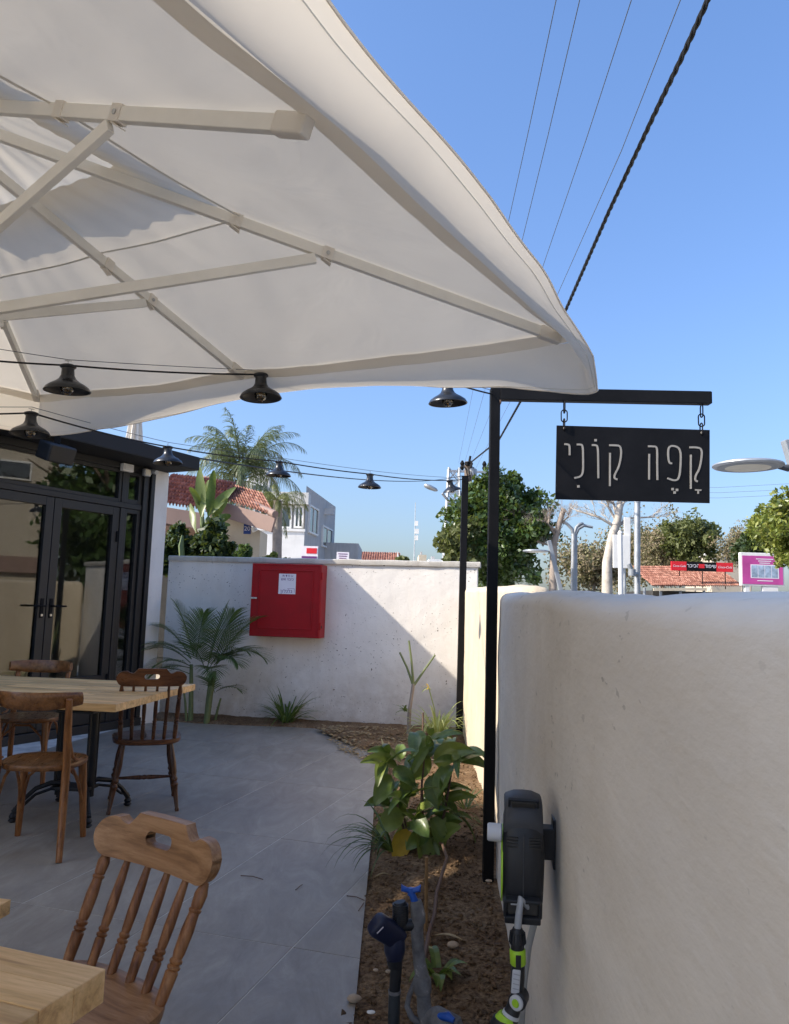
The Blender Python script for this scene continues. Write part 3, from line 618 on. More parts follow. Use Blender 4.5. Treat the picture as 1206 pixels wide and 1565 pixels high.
mb = MB(); mb.lathe(MC @ Vector((cw, .12, CD - .09)), MC @ Vector((cw + .004, .12, CD - .09)), [(0, .016), (1, .016)], 12); bw(mb, 'cable_hole', 'interior_dark', cab)
# white sticker with purple print
sx0, sx1, sy0, sy1 = cw * .395, cw * .64, chh * .585, chh * .862
st = MB(); cbox(st, sx0, sx1, sy0, sy1, CD - .0035, CD - .0015); sto = bw(st, 'sticker', 'sticker_white', door_o)
sw = sx1 - sx0; shh = sy1 - sy0; Ic = chain(sto).inverted()
def stext(body, size, fy, mat, fx=0.5, space=1.0): text_mesh(body[::-1], size, mat, sto, Ic @ MC @ Matrix.Translation((sx0 + sw * fx, sy0 + shh * fy, CD - .0008)), 'lettering', space=space)
stext('עמדת', shh * .17, .845, 'print_purple', .52, 1.5); stext('כיבוי אש', shh * .19, .67, 'print_purple')
stext('גלגלון', shh * .235, .06, 'print_purple', .47, 1.12)
mb = MB(); cbox(mb, sx0 + sw * .52, sx1 - sw * .06, sy0 + shh * .27, sy0 + shh * .283, CD - .0013, CD - .0006); cbox(mb, sx1 - sw * .08, sx1 - sw * .06, sy0 + shh * .08, sy0 + shh * .268, CD - .0013, CD - .0006); bw(mb, 'line', 'print_purple', sto)
mb = MB(); mb.tube([wp(cs0 + .01, .03, cz0 + .055), wp(cs0 - .62, .03, cz0 + .062)], .011, 8)
mb.tube([wp(cs0 - .62, .03, cz0 + .062), wp(cs0 - .64, .0, cz0 + .062)], .011, 8)
tag(bw(mb, 'conduit_pipe', 'white_paint', cab) if False else mb.build('conduit_pipe', 'white_paint', smooth=40), 'thin white conduit running along the back wall left of the red cabinet', 'pipe')
# ================================================================== PARASOL (big square, white)
UA = -0.5358; UC = Vector((-1.52, 2.22)); A = 1.556; ZH = 2.85
def make_parasol(label, detail=True):
    t = thing('parasol', label, 'parasol', (UC.x, UC.y, 0), UA, 'large square white parasols shading the patio')
    ze = lambda x, y: 2.345 - 0.060 * x / A + 0.058 * y / A
    def zc(x, y, extra=0.0):
        r = max(abs(x), abs(y)) / A
        if r < 1e-4: return ZH
        ex_, ey_ = x / r, y / r; z = ZH + (ze(ex_, ey_) - ZH) * r
        # cloth hangs in a shallow belly between neighbouring ribs
        ang = math.atan2(y, x) / (math.pi / 4); b = abs(math.sin(math.pi * ang)); return z - 0.022 * b * r * (1 - 0.25 * r)
    def edge(s):  # s in 0..8 around the square, starting in the middle of the +x side
        s = s % 8; side = int(((s + 1) % 8) // 2); q = ((s + 1) % 2) - 1
        return [(A, q * A), (-q * A, A), (-A, -q * A), (q * A, -A)][side]
    NS = 8 * 30; SS = [8 * i / NS for i in range(NS)]
    def sheet(r0, r1, n, lift=0.0, wr=1.0):
        rows = []
        for i in range(n + 1):
            r = r0 + (r1 - r0) * i / n; row = []
            for s in SS:
                x, y = edge(s); x *= r; y *= r; w = 0.009 * mnoise.noise(Vector((x * 2.6, y * 2.6, 1.7))) + .004 * mnoise.noise(Vector((x * 7 + y * 3, y * 5, 6))) + 0.007 * wr * mnoise.noise(Vector((s * 5, r * 1.6, 4))) * (1.25 - r)
                # tension folds that fan out from the edge middle and the corners
                w += 0.009 * math.sin(s * 31 + 4 * mnoise.noise(Vector((s * 1.5, r * 2, 2)))) * max(0, 0.72 - r) * wr * (.4 + .9 * abs(mnoise.noise(Vector((s * 2, r * 3, 8)))))
                row.append((x, y, zc(x, y) + lift + w))
            rows.append(row)
        return rows
    mb = MB(); mb.grid(sheet(0.27, 1.03, 26), closed=True); mb.build('canopy', 'canopy_cloth', t, smooth=70)
    mb = MB(); mb.grid(sheet(0.012, 0.345, 8, 0.075, 1.3), closed=True); mb.build('vent_cap', 'canopy_cloth', t, smooth=70)
    mb = MB(); mb.grid([[(x, y, z - 0.010) for (x, y, z) in row] for row in sheet(0.985, 1.028, 2, 0, 0)], closed=True); mb.build('hem', 'canopy_cloth', t, smooth=70)
    # hanging valance: one continuous strip, blown outwards along the right side and the middle of the far side
    TH1 = ((-1.56, -1.2, -.8, -.4, 0, .3, .42, .6, .9, 1.2, 1.4, 1.56), (6, 44, 62, 78, 88, 98, 97, 92, 76, 64, 46, 26)); TH0 = ((-1, -.3, 0, .2, .4, .6, .8, .93, 1), (86, 88, 74, 71, 65, 55, 43, 26, 16))
    peri = []
    OUT = [(1, 0), (0, 1), (-1, 0), (0, -1)]
    for side in range(4):
        ox, oy = OUT[side]; px, py = -oy, ox
        for i in range(91):
            q = -1 + 2 * i / 90; peri.append((ox * A + px * q * A, oy * A + py * q * A, ox, oy, side, q))
        nx, ny = OUT[(side + 1) % 4]
        for j in range(1, 8):
            a = j / 8 * math.pi / 2; peri.append((ox * A + px * A, oy * A + py * A, ox * math.cos(a) + nx * math.sin(a), oy * math.cos(a) + ny * math.sin(a), side + .5, 1))
    rows = []
    for x, y, ox, oy, side, q in peri:
        h = 0.195
        def ang(sd, qq):
            if sd == 0: return R(float(np.interp(qq, *TH0)))
            if sd == 1: return R(float(np.interp(-qq * A, *TH1)))
            return R(8)
        if side == int(side): th = ang(int(side), q)
        else: th = (ang(int(side), 1) + ang((int(side) + 1) % 4, -1)) / 2 - .12
        if side in (0, .5): h = 0.205
        if side in (.5, 1): h = 0.20 if side == 1 else .195
        th += R(4) * mnoise.noise(Vector((q * 2.2, side, 0))); X, Y_ = x * 1.029, y * 1.029; z0 = zc(X, Y_) - 0.004; row = []
        for j in range(11):
            v = j / 10; aa = th * (0.35 + 0.65 * v); d = h * v
            wv = (0.010 if side > 1 else .004) * math.sin(q * 19 + side) * v + 0.006 * mnoise.noise(Vector((q * 7, v * 2, side))) * v
            row.append((X + ox * (d * math.sin(aa) + wv), Y_ + oy * (d * math.sin(aa) + wv), z0 - d * math.cos(aa)))
        rows.append(row)
    rows.append(rows[0]); mb = MB(); mb.grid(rows); va = mb.build('valance', 'canopy_cloth', t, smooth=70)
    mb = MB(); mb.tube([r_[9].__class__(Vector(r_[9]) + Vector((0, 0, -.0012))) for r_ in rows] + [rows[0][9]], .0016, 4, caps=False); mb.build('hem_stitch', 'rib_paint', va)
    mb = MB(); mb.tube([Vector(r_[10]) for r_ in rows] + [Vector(rows[0][10])], .0030, 5, caps=False); mb.build('hem_cord', 'canopy_cloth', va, smooth=60)
    # ribs, struts, hub, slider, pole
    ends = [edge(k) for k in range(8)]
    off = 0.035
    for k, (x, y) in enumerate(ends):
        a = Vector((x * .04, y * .04, ZH - 0.02 - off)); b = Vector((x * 0.985, y * 0.985, zc(x * .985, y * .985) - off + .01)); mb = MB(); mb.beam(a, b, 0.022, 0.036); rib = mb.build('rib', 'rib_paint', t, bevel=0.002)
        d = (b - a).normalized()
        jr = 0.60 if k % 2 == 0 else 0.565
        j = a.lerp(b, jr); s0 = Vector((x * .035, y * .035, 2.13)); mb = MB(); mb.beam(s0, j - Vector((0, 0, .03)), 0.020, 0.034); mb.build('strut', 'rib_paint', t, bevel=0.002)
        for fr in (jr + .02, jr - .13):
            c = a.lerp(b, fr); mb = MB(); mb.beam(c - d * .018, c + d * .018, 0.029, 0.043); mb.beam(c - d * .016 - Vector((0, 0, .023)), c + d * .012 - Vector((0, 0, .034)), .024, .003); mb.build('strap', 'canopy_cloth', rib)
        mb = MB(); side = d.cross(Vector((0, 0, 1))).normalized(); c = a.lerp(b, jr + .02); mb.lathe(c - side * .017, c + side * .017, [(0, .007), (1, .007)], 8); mb.build('rivet', 'steel', rib)
        mb = MB(); mb.beam(b - d * .075, b + d * .012, 0.034, 0.046); mb.build('end_pocket', 'canopy_cloth', rib, bevel=.006)
    for rr_ in (0.46, 0.74):
        mb = MB(); rows = []
        for dr_ in (-.0035, .0035):
            rows.append([(edge(s)[0] * (rr_ + dr_), edge(s)[1] * (rr_ + dr_), zc(edge(s)[0] * rr_, edge(s)[1] * rr_) - 0.006 + 0.009 * mnoise.noise(Vector((edge(s)[0] * rr_ * 2.6, edge(s)[1] * rr_ * 2.6, 1.7))) - .004) for s in SS])
        if rr_ < .7: mb.grid(rows, closed=True); mb.build('seam', 'rib_paint', t)
    mb = MB(); mb.lathe((0, 0, ZH - .12), (0, 0, ZH + .02), [(0, .05), (.3, .075), (.7, .075), (1, .04)], 16); mb.build('hub', 'rib_paint', t, smooth=40)
    mb = MB(); mb.lathe((0, 0, ZH + .055), (0, 0, ZH + .12), [(0, .07), (.4, .06), (1, .02)], 16); mb.build('top_cap', 'canopy_cloth', t, smooth=40)
    mb = MB(); mb.lathe((0, 0, 2.06), (0, 0, 2.18), [(0, .055), (.2, .075), (.8, .075), (1, .055)], 16); mb.build('slider', 'rib_paint', t, smooth=40)
    mb = MB(); mb.tube([(0, 0, .08), (0, 0, ZH - .05)], .038, 16); mb.build('pole', 'rib_paint', t, smooth=40)
    mb = MB(); mb.box((0, 0, .04), (.75, .75, .08)); mb.lathe((0, 0, .08), (0, 0, .35), [(0, .06), (1, .05)], 16); mb.build('base', 'galvanised', t, bevel=.01)
    return t
par = make_parasol('large white square parasol open over the patio tables, its corner reaching past the sign post')
u3 = Vector((math.cos(UA), math.sin(UA), 0)); w3 = Vector((-u3.y, u3.x, 0)); c0 = Vector((UC.x, UC.y, 0))
for k, (i, j, lb) in enumerate(((0, -1, 'white square parasol added out of view behind the camera to shade the plaster wall'),)):
    p = c0 + u3 * (3.27 * i) + w3 * (3.27 * j); copy_thing(par, (p.x, p.y, 0.012 * (k + 1)), UA, lb)  # second parasol added out of view to shade the near wall

# ================================================================== SIGN POST AND SIGN
t = thing('sign_post', 'tall black steel post with a side arm standing at the plaster wall', 'post', (0.51, 4.02, -0.02))
mb = MB(); mb.box((0.515, 4.02, 1.215), (0.052, 0.052, 2.55)); bw(mb, 'post', 'black_metal', t, bevel=0.003)
mb = MB(); aL = P(763, 603, 4.02); aR = P(1085, 609, 3.965); mb.beam(Vector((0.542, 4.018, aL.z)), aR, 0.05, 0.066); bw(mb, 'arm', 'black_metal', t, bevel=0.003)
mb = MB(); mb.box((aR.x + .0015, aR.y, aR.z), (.003, .046, .062)); bw(mb, 'end_cap', 'black_metal', t, bevel=0.001)
mb = MB(); mb.box((.5415, 4.016, aL.z - .045), (.01, .052, .02)); bw(mb, 'weld', 'drip_pipe', t, bevel=.003)
SY = 3.985
sTL, sTR, sBR, sBL = P(851, 650, SY), P(1085, 657, SY), P(1085, 769, SY), P(849, 763, SY)
t = thing('hanging_sign', 'black metal cafe sign with pale hebrew letters hung on chains under the arm', 'sign', (sTL + sTR) / 2)
mb = MB(); mb.add([sTL, sTR, sBR, sBL] + [v + Vector((0, 0.008, 0)) for v in (sTL, sTR, sBR, sBL)], [(0, 1, 2, 3), (4, 7, 6, 5), (0, 4, 5, 1), (1, 5, 6, 2), (2, 6, 7, 3), (3, 7, 4, 0)])
bw(mb, 'panel', 'black_metal', t, bevel=0.0008)
def zpt(x, y): return P(830 + x / 4.307, 580 + y / 4.307, SY)
def stroke(pts, w=12, smooth=True):
    pts = [Vector(p) for p in pts]
    if smooth and len(pts) > 2:                     # round the corners (Chaikin)
        for _ in range(2):
            q = [pts[0]]
            for a, b in zip(pts, pts[1:]): q += [a.lerp(b, .25), a.lerp(b, .75)]
            q.append(pts[-1]); pts = q
    L = []; Rr = []
    for i, p in enumerate(pts):
        d = (pts[min(i + 1, len(pts) - 1)] - pts[max(i - 1, 0)]).normalized(); n = Vector((-d.y, d.x)) * w / 2; L.append(p + n); Rr.append(p - n)
    mb = MB(); m = len(pts)
    front = [zpt(*v) - Vector((0, .0025, 0)) for v in L] + [zpt(*v) - Vector((0, .0025, 0)) for v in Rr]; back = [zpt(*v) - Vector((0, .0003, 0)) for v in L] + [zpt(*v) - Vector((0, .0003, 0)) for v in Rr]
    fs = [(i, i + 1, m + i + 1, m + i) for i in range(m - 1)]
    k = 2 * m; fs += [(i, k + i, k + i + 1, i + 1) for i in range(m - 1)] + [(m + i, m + i + 1, k + m + i + 1, k + m + i) for i in range(m - 1)] + [(0, m, k + m, k), (m - 1, k + m - 1, k + 2 * m - 1, 2 * m - 1)]
    mb.add(front + back, fs); return mb
def join(*mbs):
    r = MB()
    for m_ in mbs: r.add(m_.v, m_.f)
    return r
def dot(x, y, r=7): return stroke([(x - r, y), (x + r, y)], 2 * r, False)
letters = [
    [stroke([(963, 447), (1005, 446), (1043, 455), (1046, 500), (1030, 590), (1004, 630), (1000, 665), (1018, 672)]), stroke([(973, 495), (972, 610), (973, 720)]), stroke([(1000, 727), (1042, 729)], 9), stroke([(1021, 733), (1021, 752)], 11)],
    [stroke([(850, 552), (830, 552), (822, 500), (826, 440), (868, 436), (905, 460), (907, 540), (898, 650), (868, 668), (818, 650)]), dot(853, 722, 8), dot(882, 727, 8), dot(866, 744, 8)],
    [stroke([(691, 440), (720, 440), (748, 443), (752, 480), (751, 560), (753, 662)]), stroke([(699, 490), (698, 570), (698, 659)])],
    [stroke([(435, 433), (470, 433), (512, 437), (515, 500), (498, 580), (472, 622), (468, 652), (490, 658)]), stroke([(441, 483), (440, 590), (440, 702)])],
    [stroke([(321, 432), (345, 432), (361, 440), (363, 540), (364, 650)]), dot(346, 400, 8)],
    [stroke([(222, 428), (245, 428), (262, 434), (264, 520), (264, 610), (248, 640), (205, 649)]), dot(233, 704, 8)],
    [stroke([(140, 426), (160, 427), (174, 432), (175, 460), (175, 499)])]]
for l in letters: bw(join(*l), 'letter', 'letter_beige', t)
def chain_link(mb, c, h, w, rad, turn):
    pts = []
    for k in range(25):
        a = 2 * math.pi * k / 24; x = math.cos(a) * w / 2; z = math.sin(a) * w / 2 + (h / 2 - w / 2) * (1 if math.sin(a) >= 0 else -1); pts.append(c + (Vector((x, 0, z)) if not turn else Vector((0, x, z))))
    pts.append(pts[0]); mb.tube(pts, rad, 6, caps=False)
for px_, py0, py1 in ((863, 615, 656), (1073, 621, 663)):
    a, b = P(px_, py0, SY), P(px_ - .7, py1, SY); ch = MB(); n_ = 3; hh = (a.z - b.z) / n_
    cho = None
    for k in range(n_):
        m_ = MB(); chain_link(m_, a.lerp(b, (k + .5) / n_) + Vector((0, .004, 0)), hh * 1.36, hh * .66, .0034, k % 2 == 0)
        if cho is None: cho = bw(m_, 'chain', 'black_metal', t, smooth=50)
        else: bw(m_, 'link', 'black_metal', cho, smooth=50)
    m_ = MB(); m_.lathe(b + Vector((0, -.0045, .006)), b + Vector((0, -.001, .006)), [(0, .006), (1, .006)], 10); bw(m_, 'eyelet', 'letter_beige', cho)
t = thing('metal_post', 'slim black metal post at the far corner of the two walls', 'post', (0.70, 8.18, 0))
fb, ft = Zp(701.5, 1122, 0.0), P(711, 729, 8.18)
mb = MB(); mb.beam((ft.x - .012, 8.18, -.05), ft, .068, .068, up=(0, 1, 0)); bw(mb, 'post', 'black_metal', t, bevel=.003)
mb = MB(); mb.beam(ft + Vector((0, 0, .001)), ft + Vector((0, 0, .008)), .074, .074, up=(0, 1, 0)); bw(mb, 'cap', 'black_metal', t, bevel=.002)

# ================================================================== FESTOON LAMPS
def make_lamp():
    t = thing('pendant_lamp', '', 'lamp', (0, 0, 0), 0, 'black pendant lamps strung over the patio')
    H_ = 0.112; prof = [(0, 0.095), (0.04, 0.0945), (0.14, 0.088), (0.26, 0.070), (0.36, 0.050), (0.46, 0.036), (0.60, 0.028), (0.80, 0.026), (0.92, 0.027)]
    rows = [[(r * math.cos(a), r * math.sin(a), -H_ + H_ * z) for a in [2 * math.pi * k / 32 for k in range(32)]] for z, r in prof]
    inner = [[(max(.012, r - .004) * math.cos(a), max(.012, r - .004) * math.sin(a), -H_ + H_ * z - .0012) for a in [2 * math.pi * k / 32 for k in range(32)]] for z, r in reversed(prof[:7])]
    mb = MB(); mb.grid(list(reversed(inner))[:1] + rows, closed=True); sh = mb.build('shade', 'enamel_black', t, smooth=40)
    mb = MB(); mb.grid(inner, closed=True); mb.f.append(tuple(range(32))); mb.build('shade_lining', 'enamel_inside', sh, smooth=40)
    mb = MB(); mb.tube([(.0951 * math.cos(2 * math.pi * k / 32), .0951 * math.sin(2 * math.pi * k / 32), -H_) for k in range(33)], .002, 5, caps=False); mb.build('rim', 'enamel_black', sh, smooth=60)
    mb = MB(); mb.lathe((0, 0, -H_ * .12), (0, 0, .004), [(0, .0285), (.3, .034), (.7, .034), (1, .022)], 20); mb.build('cap', 'black_plastic', t, smooth=40)
    mb = MB(); mb.tube([(0, 0, .004), (0, 0, .018), (-.014, 0, .020), (.014, 0, .020)], .002, 5); mb.build('hook', 'steel', t)
    rows = []
    for i in range(9):
        a = math.pi * i / 8; r = .030 * math.sin(a) if i < 8 else .0; z = -.098 - .030 * -math.cos(a)
        rows.append([(max(r, .004) * math.cos(b), max(r, .004) * math.sin(b), -.098 + .030 * math.cos(a)) for b in [2 * math.pi * k / 16 for k in range(16)]])
    mb = MB(); mb.grid(rows, closed=True); bu = mb.build('bulb', 'bulb_glass', t, smooth=60)
    mb = MB(); mb.lathe((0, 0, -.072), (0, 0, -.045), [(0, .013), (1, .015)], 12); mb.build('socket', 'brass', bu, smooth=40)
    mb = MB(); mb.tube([(-.008, 0, -.078), (-.009, .003, -.105), (-.003, -.003, -.112), (.003, .003, -.112), (.009, -.003, -.105), (.008, 0, -.078)], .0012, 5); mb.build('filament', 'brass', bu)
    return t
lamp0 = make_lamp()
row1 = [(101, 597, 3.25, 'leftmost pendant lamp of the near string, hanging in front of the white parasol cloth'), (397, 608, 3.52, 'middle black pendant lamp of the near string below the parasol edge'), (683, 616, 3.74, 'black pendant lamp just left of the sign post under the parasol edge')]
row2 = [(45, 664, 3.85, 'black pendant lamp at the parasol corner over the loudspeaker'), (255, 708, 5.1, 'black pendant lamp in front of the roof corner and white column'), (426, 727, 5.95, 'black pendant lamp hanging in front of the grey house and palms'), (565, 745, 6.35, 'black pendant lamp against open sky right of the grey house'), (687, 751, 7.75, 'small tilted pendant lamp next to the far black post')]
tops = []
for k, (x, y, Y, lb) in enumerate(row1 + row2):
    p = P(x, y, Y) + Vector((0, 0, .112)); tops.append(p)
    if k == 0: lo = lamp0; lo.location = p; lo['label'] = lb; lo.rotation_euler = (R(3), R(-2), .3)
    else:
        lo = copy_thing(lamp0, p, k * 1.3, lb); lo.rotation_euler = (R(random.uniform(-4, 4)), R(random.uniform(-4, 4)), k * 1.3)
        if k == 7: lo.rotation_euler = (R(4), R(-16), 0.2)
def string_of(pts, name, label, mat, r, sag, cat='cable'):
    path = []
    for a, b in zip(pts, pts[1:]): path += cat_curve(a, b, sag * (b - a).length, 14)[:-1]
    path.append(Vector(pts[-1])); mb = MB(); mb.tube(path, r, 6); return tag(mb.build(name, mat, smooth=60), label, cat)
L1 = P(-120, 540, 3.0) + Vector((0, 0, 0.0)); E1 = Vector((0.50, 4.0, 2.455))
string_of([L1] + tops[:3] + [E1], 'light_cable', 'near black lamp cable running under the parasol to the sign post', 'cable_black', .0042, .012)
string_of([p + Vector((0, 0, z)) for p, z in zip([L1] + tops[:3] + [E1], (.07, .025, .02, .018, .02))], 'support_wire', 'thin steel support wire above the near lamp cable', 'wire_grey', .0016, .004)
L2 = P(-110, 630, 3.2); E2 = Vector((ft.x - .03, 8.15, ft.z - .03))
string_of([L2] + tops[3:] + [E2], 'light_cable', 'far black lamp cable running from the cafe to the far black post', 'cable_black', .0048, .010)
string_of([p + Vector((0, 0, .03)) for p in [L2] + tops[3:] + [E2]], 'support_wire', 'thin steel support wire above the far lamp cable', 'wire_grey', .0018, .004)
# ================================================================== FURNITURE
PI = math.pi
LEGP = [(0, .012), (.03, .014), (.05, .011), (.30, .0165), (.36, .019), (.37, .0225), (.39, .0235), (.41, .019), (.43, .0155), (.45, .021), (.47, .023), (.49, .0195), (.52, .0165), (.56, .021), (.70, .0225), (.85, .018), (1, .014)]
SPP = [(0, .0095), (.05, .011), (.26, .0125), (.275, .0095), (.285, .0125), (.305, .0135), (.32, .009), (.335, .0125), (.355, .013), (.37, .0095), (.40, .011), (.55, .0125), (.78, .011), (1, .0075)]
SPO = [(0, .011), (.05, .013), (.27, .015), (.285, .011), (.295, .0145), (.315, .0155), (.33, .0105), (.345, .0145), (.365, .015), (.38, .011), (.42, .0135), (.60, .015), (.745, .012), (.755, .0145), (.775, .015), (.785, .0115), (.80, .0135), (.90, .0155), (1, .0085)]
def make_windsor(label, zr, up, seat_m, rail_m, scale=1.0):
    t = thing('spindle_chair', label, 'chair', (0, 0, 0), 0, 'wooden spindle back chairs')
    rows = []                                             # saddle seat
    for i in range(13):
        r = i / 12; row = []
        for k in range(48):
            a = 2 * PI * k / 48; ca, sa = math.cos(a), math.sin(a); q = (abs(ca) ** 3.2 + abs(sa) ** 3.2) ** (-1 / 3.2)
            x, y = .215 * q * r * ca * (1 + .04 * sa), .205 * q * r * sa
            row.append((x, y, .445 - .010 * max(0, 1 - (abs(x) - .09) ** 2 * 90) * (1 - r ** 3) - (0.006 if i == 12 else 0)))
        rows.append(row)
    for z, f in ((.425, 1.0), (.412, .985), (.405, .93)): rows.append([(x * f, y * f, z) for x, y, _ in rows[12]])
    rows.append([(x * .4, y * .4, .405) for x, y, _ in rows[12]])
    mb = MB(); mb.grid(rows, closed=True); mb.build('seat', seat_m, t, smooth=45)
    for sx in (-1, 1):
        for sy in (-1, 1):
            mb = MB(); mb.lathe((sx * .205, sy * .20 - .01, 0), (sx * .145, sy * .14, .412), LEGP, 12); mb.build('leg', up, t, smooth=40)
    lp = lambda sx, sy, f: Vector((sx * (.205 - .06 * f), sy * (.20 - .06 * f) - .01 * (1 - f), .412 * f))
    ST = [(0, .008), (.2, .010), (.42, .015), (.46, .0115), (.5, .0165), (.54, .0115), (.58, .015), (.8, .010), (1, .008)]
    for sx in (-1, 1): mb = MB(); mb.lathe(lp(sx, -1, .42), lp(sx, 1, .42), ST, 10); mb.build('stretcher', up, t, smooth=40)
    mb = MB(); mb.lathe((lp(-1, -1, .42) + lp(-1, 1, .42)) / 2, (lp(1, -1, .42) + lp(1, 1, .42)) / 2, ST, 10); mb.build('stretcher', up, t, smooth=40)
    yr = lambda x: -.275 + .55 * x * x                    # rail curve in plan
    for k in range(6):
        f = -1 + 2 * k / 5; xb = f * .165; xt = f * .178; b = Vector((xb, -.175 + .9 * xb * xb, .435)); e = Vector((xt, yr(xt) + .004, zr - .045))
        mb = MB(); mb.lathe(b, e, SPO if k in (0, 5) else SPP, 12); mb.build('spindle', up, t, smooth=40)
    # top rail: outline with lobed ends, raised middle and a hand slot
    NX = 64; W2 = .212
    def zt(x):
        a = abs(x)
        if a > .145: return .052 * math.sqrt(max(0.0, 1 - ((a - .162) / .051) ** 2)) * .95 - .004 if a > .162 else .0465 - .0008
        if a > .085:
            q = (a - .085) / .06; return .0445 - .012 * math.sin(PI * q) ** 0.9 + (.062 - .0445) * max(0, 1 - q * 2.4)
        return .063
    def zb(x):
        a = abs(x); return -.052 * math.sqrt(max(0, 1 - ((a - .162) / .051) ** 2)) + .002 if a > .162 else -.050
    def hole(x):
        a = abs(x);
        if a > .046: return None
        e = .016 * (1 if a < .032 else math.sqrt(max(0, 1 - ((a - .032) / .0145) ** 2))); return (.012 - e, .012 + e)
    xs = sorted(set([-W2 + 2 * W2 * i / NX for i in range(NX + 1)] + [s * v for s in (-1, 1) for v in (.046, .0440, .040, .0849, .1449, .2105, .2125)]))
    TH = .015; mb = MB(); vid = {}
    def vert(i, lev, side):
        key = (i, lev, side)
        if key not in vid:
            x = xs[i]; h = hole(x) or ((.012, .012)); z = (zb(x), h[0], h[1], zt(x))[lev]; y = yr(x) + side * TH - (z) * .22
            vid[key] = len(mb.v); mb.v.append((x, y, zr + z))
        return vid[key]
    for i in range(len(xs) - 1):
        hol = hole(xs[i]) is not None and hole(xs[i + 1]) is not None
        for lev in range(3):
            if lev == 1 and hol:
                for l_ in (1, 2): mb.f.append((vert(i, l_, 1), vert(i + 1, l_, 1), vert(i + 1, l_, -1), vert(i, l_, -1)))
                continue
            if lev == 1 and not hol and hole(xs[i]) is None and hole(xs[i + 1]) is None: continue
            if lev == 1: continue
            for sd in (-1, 1): mb.f.append((vert(i, lev, sd), vert(i + 1, lev, sd), vert(i + 1, lev + 1, sd), vert(i, lev + 1, sd)))
        mb.f.append((vert(i, 0, 1), vert(i + 1, 0, 1), vert(i + 1, 0, -1), vert(i, 0, -1))); mb.f.append((vert(i, 3, 1), vert(i + 1, 3, 1), vert(i + 1, 3, -1), vert(i, 3, -1)))
    for i in (0, len(xs) - 1):
        mb.f.append((vert(i, 0, 1), vert(i, 0, -1), vert(i, 1, -1), vert(i, 1, 1))); mb.f.append((vert(i, 1, 1), vert(i, 1, -1), vert(i, 3, -1), vert(i, 3, 1)))
    ro = mb.build('top_rail', rail_m, t, smooth=35)
    bm = bmesh.new(); bm.from_mesh(ro.data); bmesh.ops.remove_doubles(bm, verts=bm.verts, dist=1e-5); bmesh.ops.dissolve_degenerate(bm, dist=1e-6, edges=bm.edges); bmesh.ops.recalc_face_normals(bm, faces=bm.faces); bm.to_mesh(ro.data); bm.free()
    ro.data.shade_smooth(); ro.data.set_sharp_from_angle(angle=R(35))
    b = ro.modifiers.new('bevel', 'BEVEL'); b.width = .0035; b.segments = 2; b.limit_method = 'ANGLE'; b.angle_limit = R(50)
    t.scale = (scale, scale, scale); return t
def face(dx, dy): return math.atan2(-dx, dy)              # heading for a chair looking along (dx, dy)
near = make_windsor('light brown worn spindle chair with a hand slot, tucked at the nearest table corner', .718, 'chair_wood_upright', 'worn_wood', 'worn_wood')
near.location = (-0.715, 1.80, 0); near.scale = (1.03, 1.03, 1.0); near.rotation_euler = (0, 0, face(-.56, -.83))
far = make_windsor('dark spindle chair standing at the right end of the far table by the palm', .83, 'dark_chair_wood', 'dark_rail_wood', 'dark_rail_wood')
far.location = (-1.58, 5.24, 0); far.rotation_euler = (0, 0, face(-.32, .947))

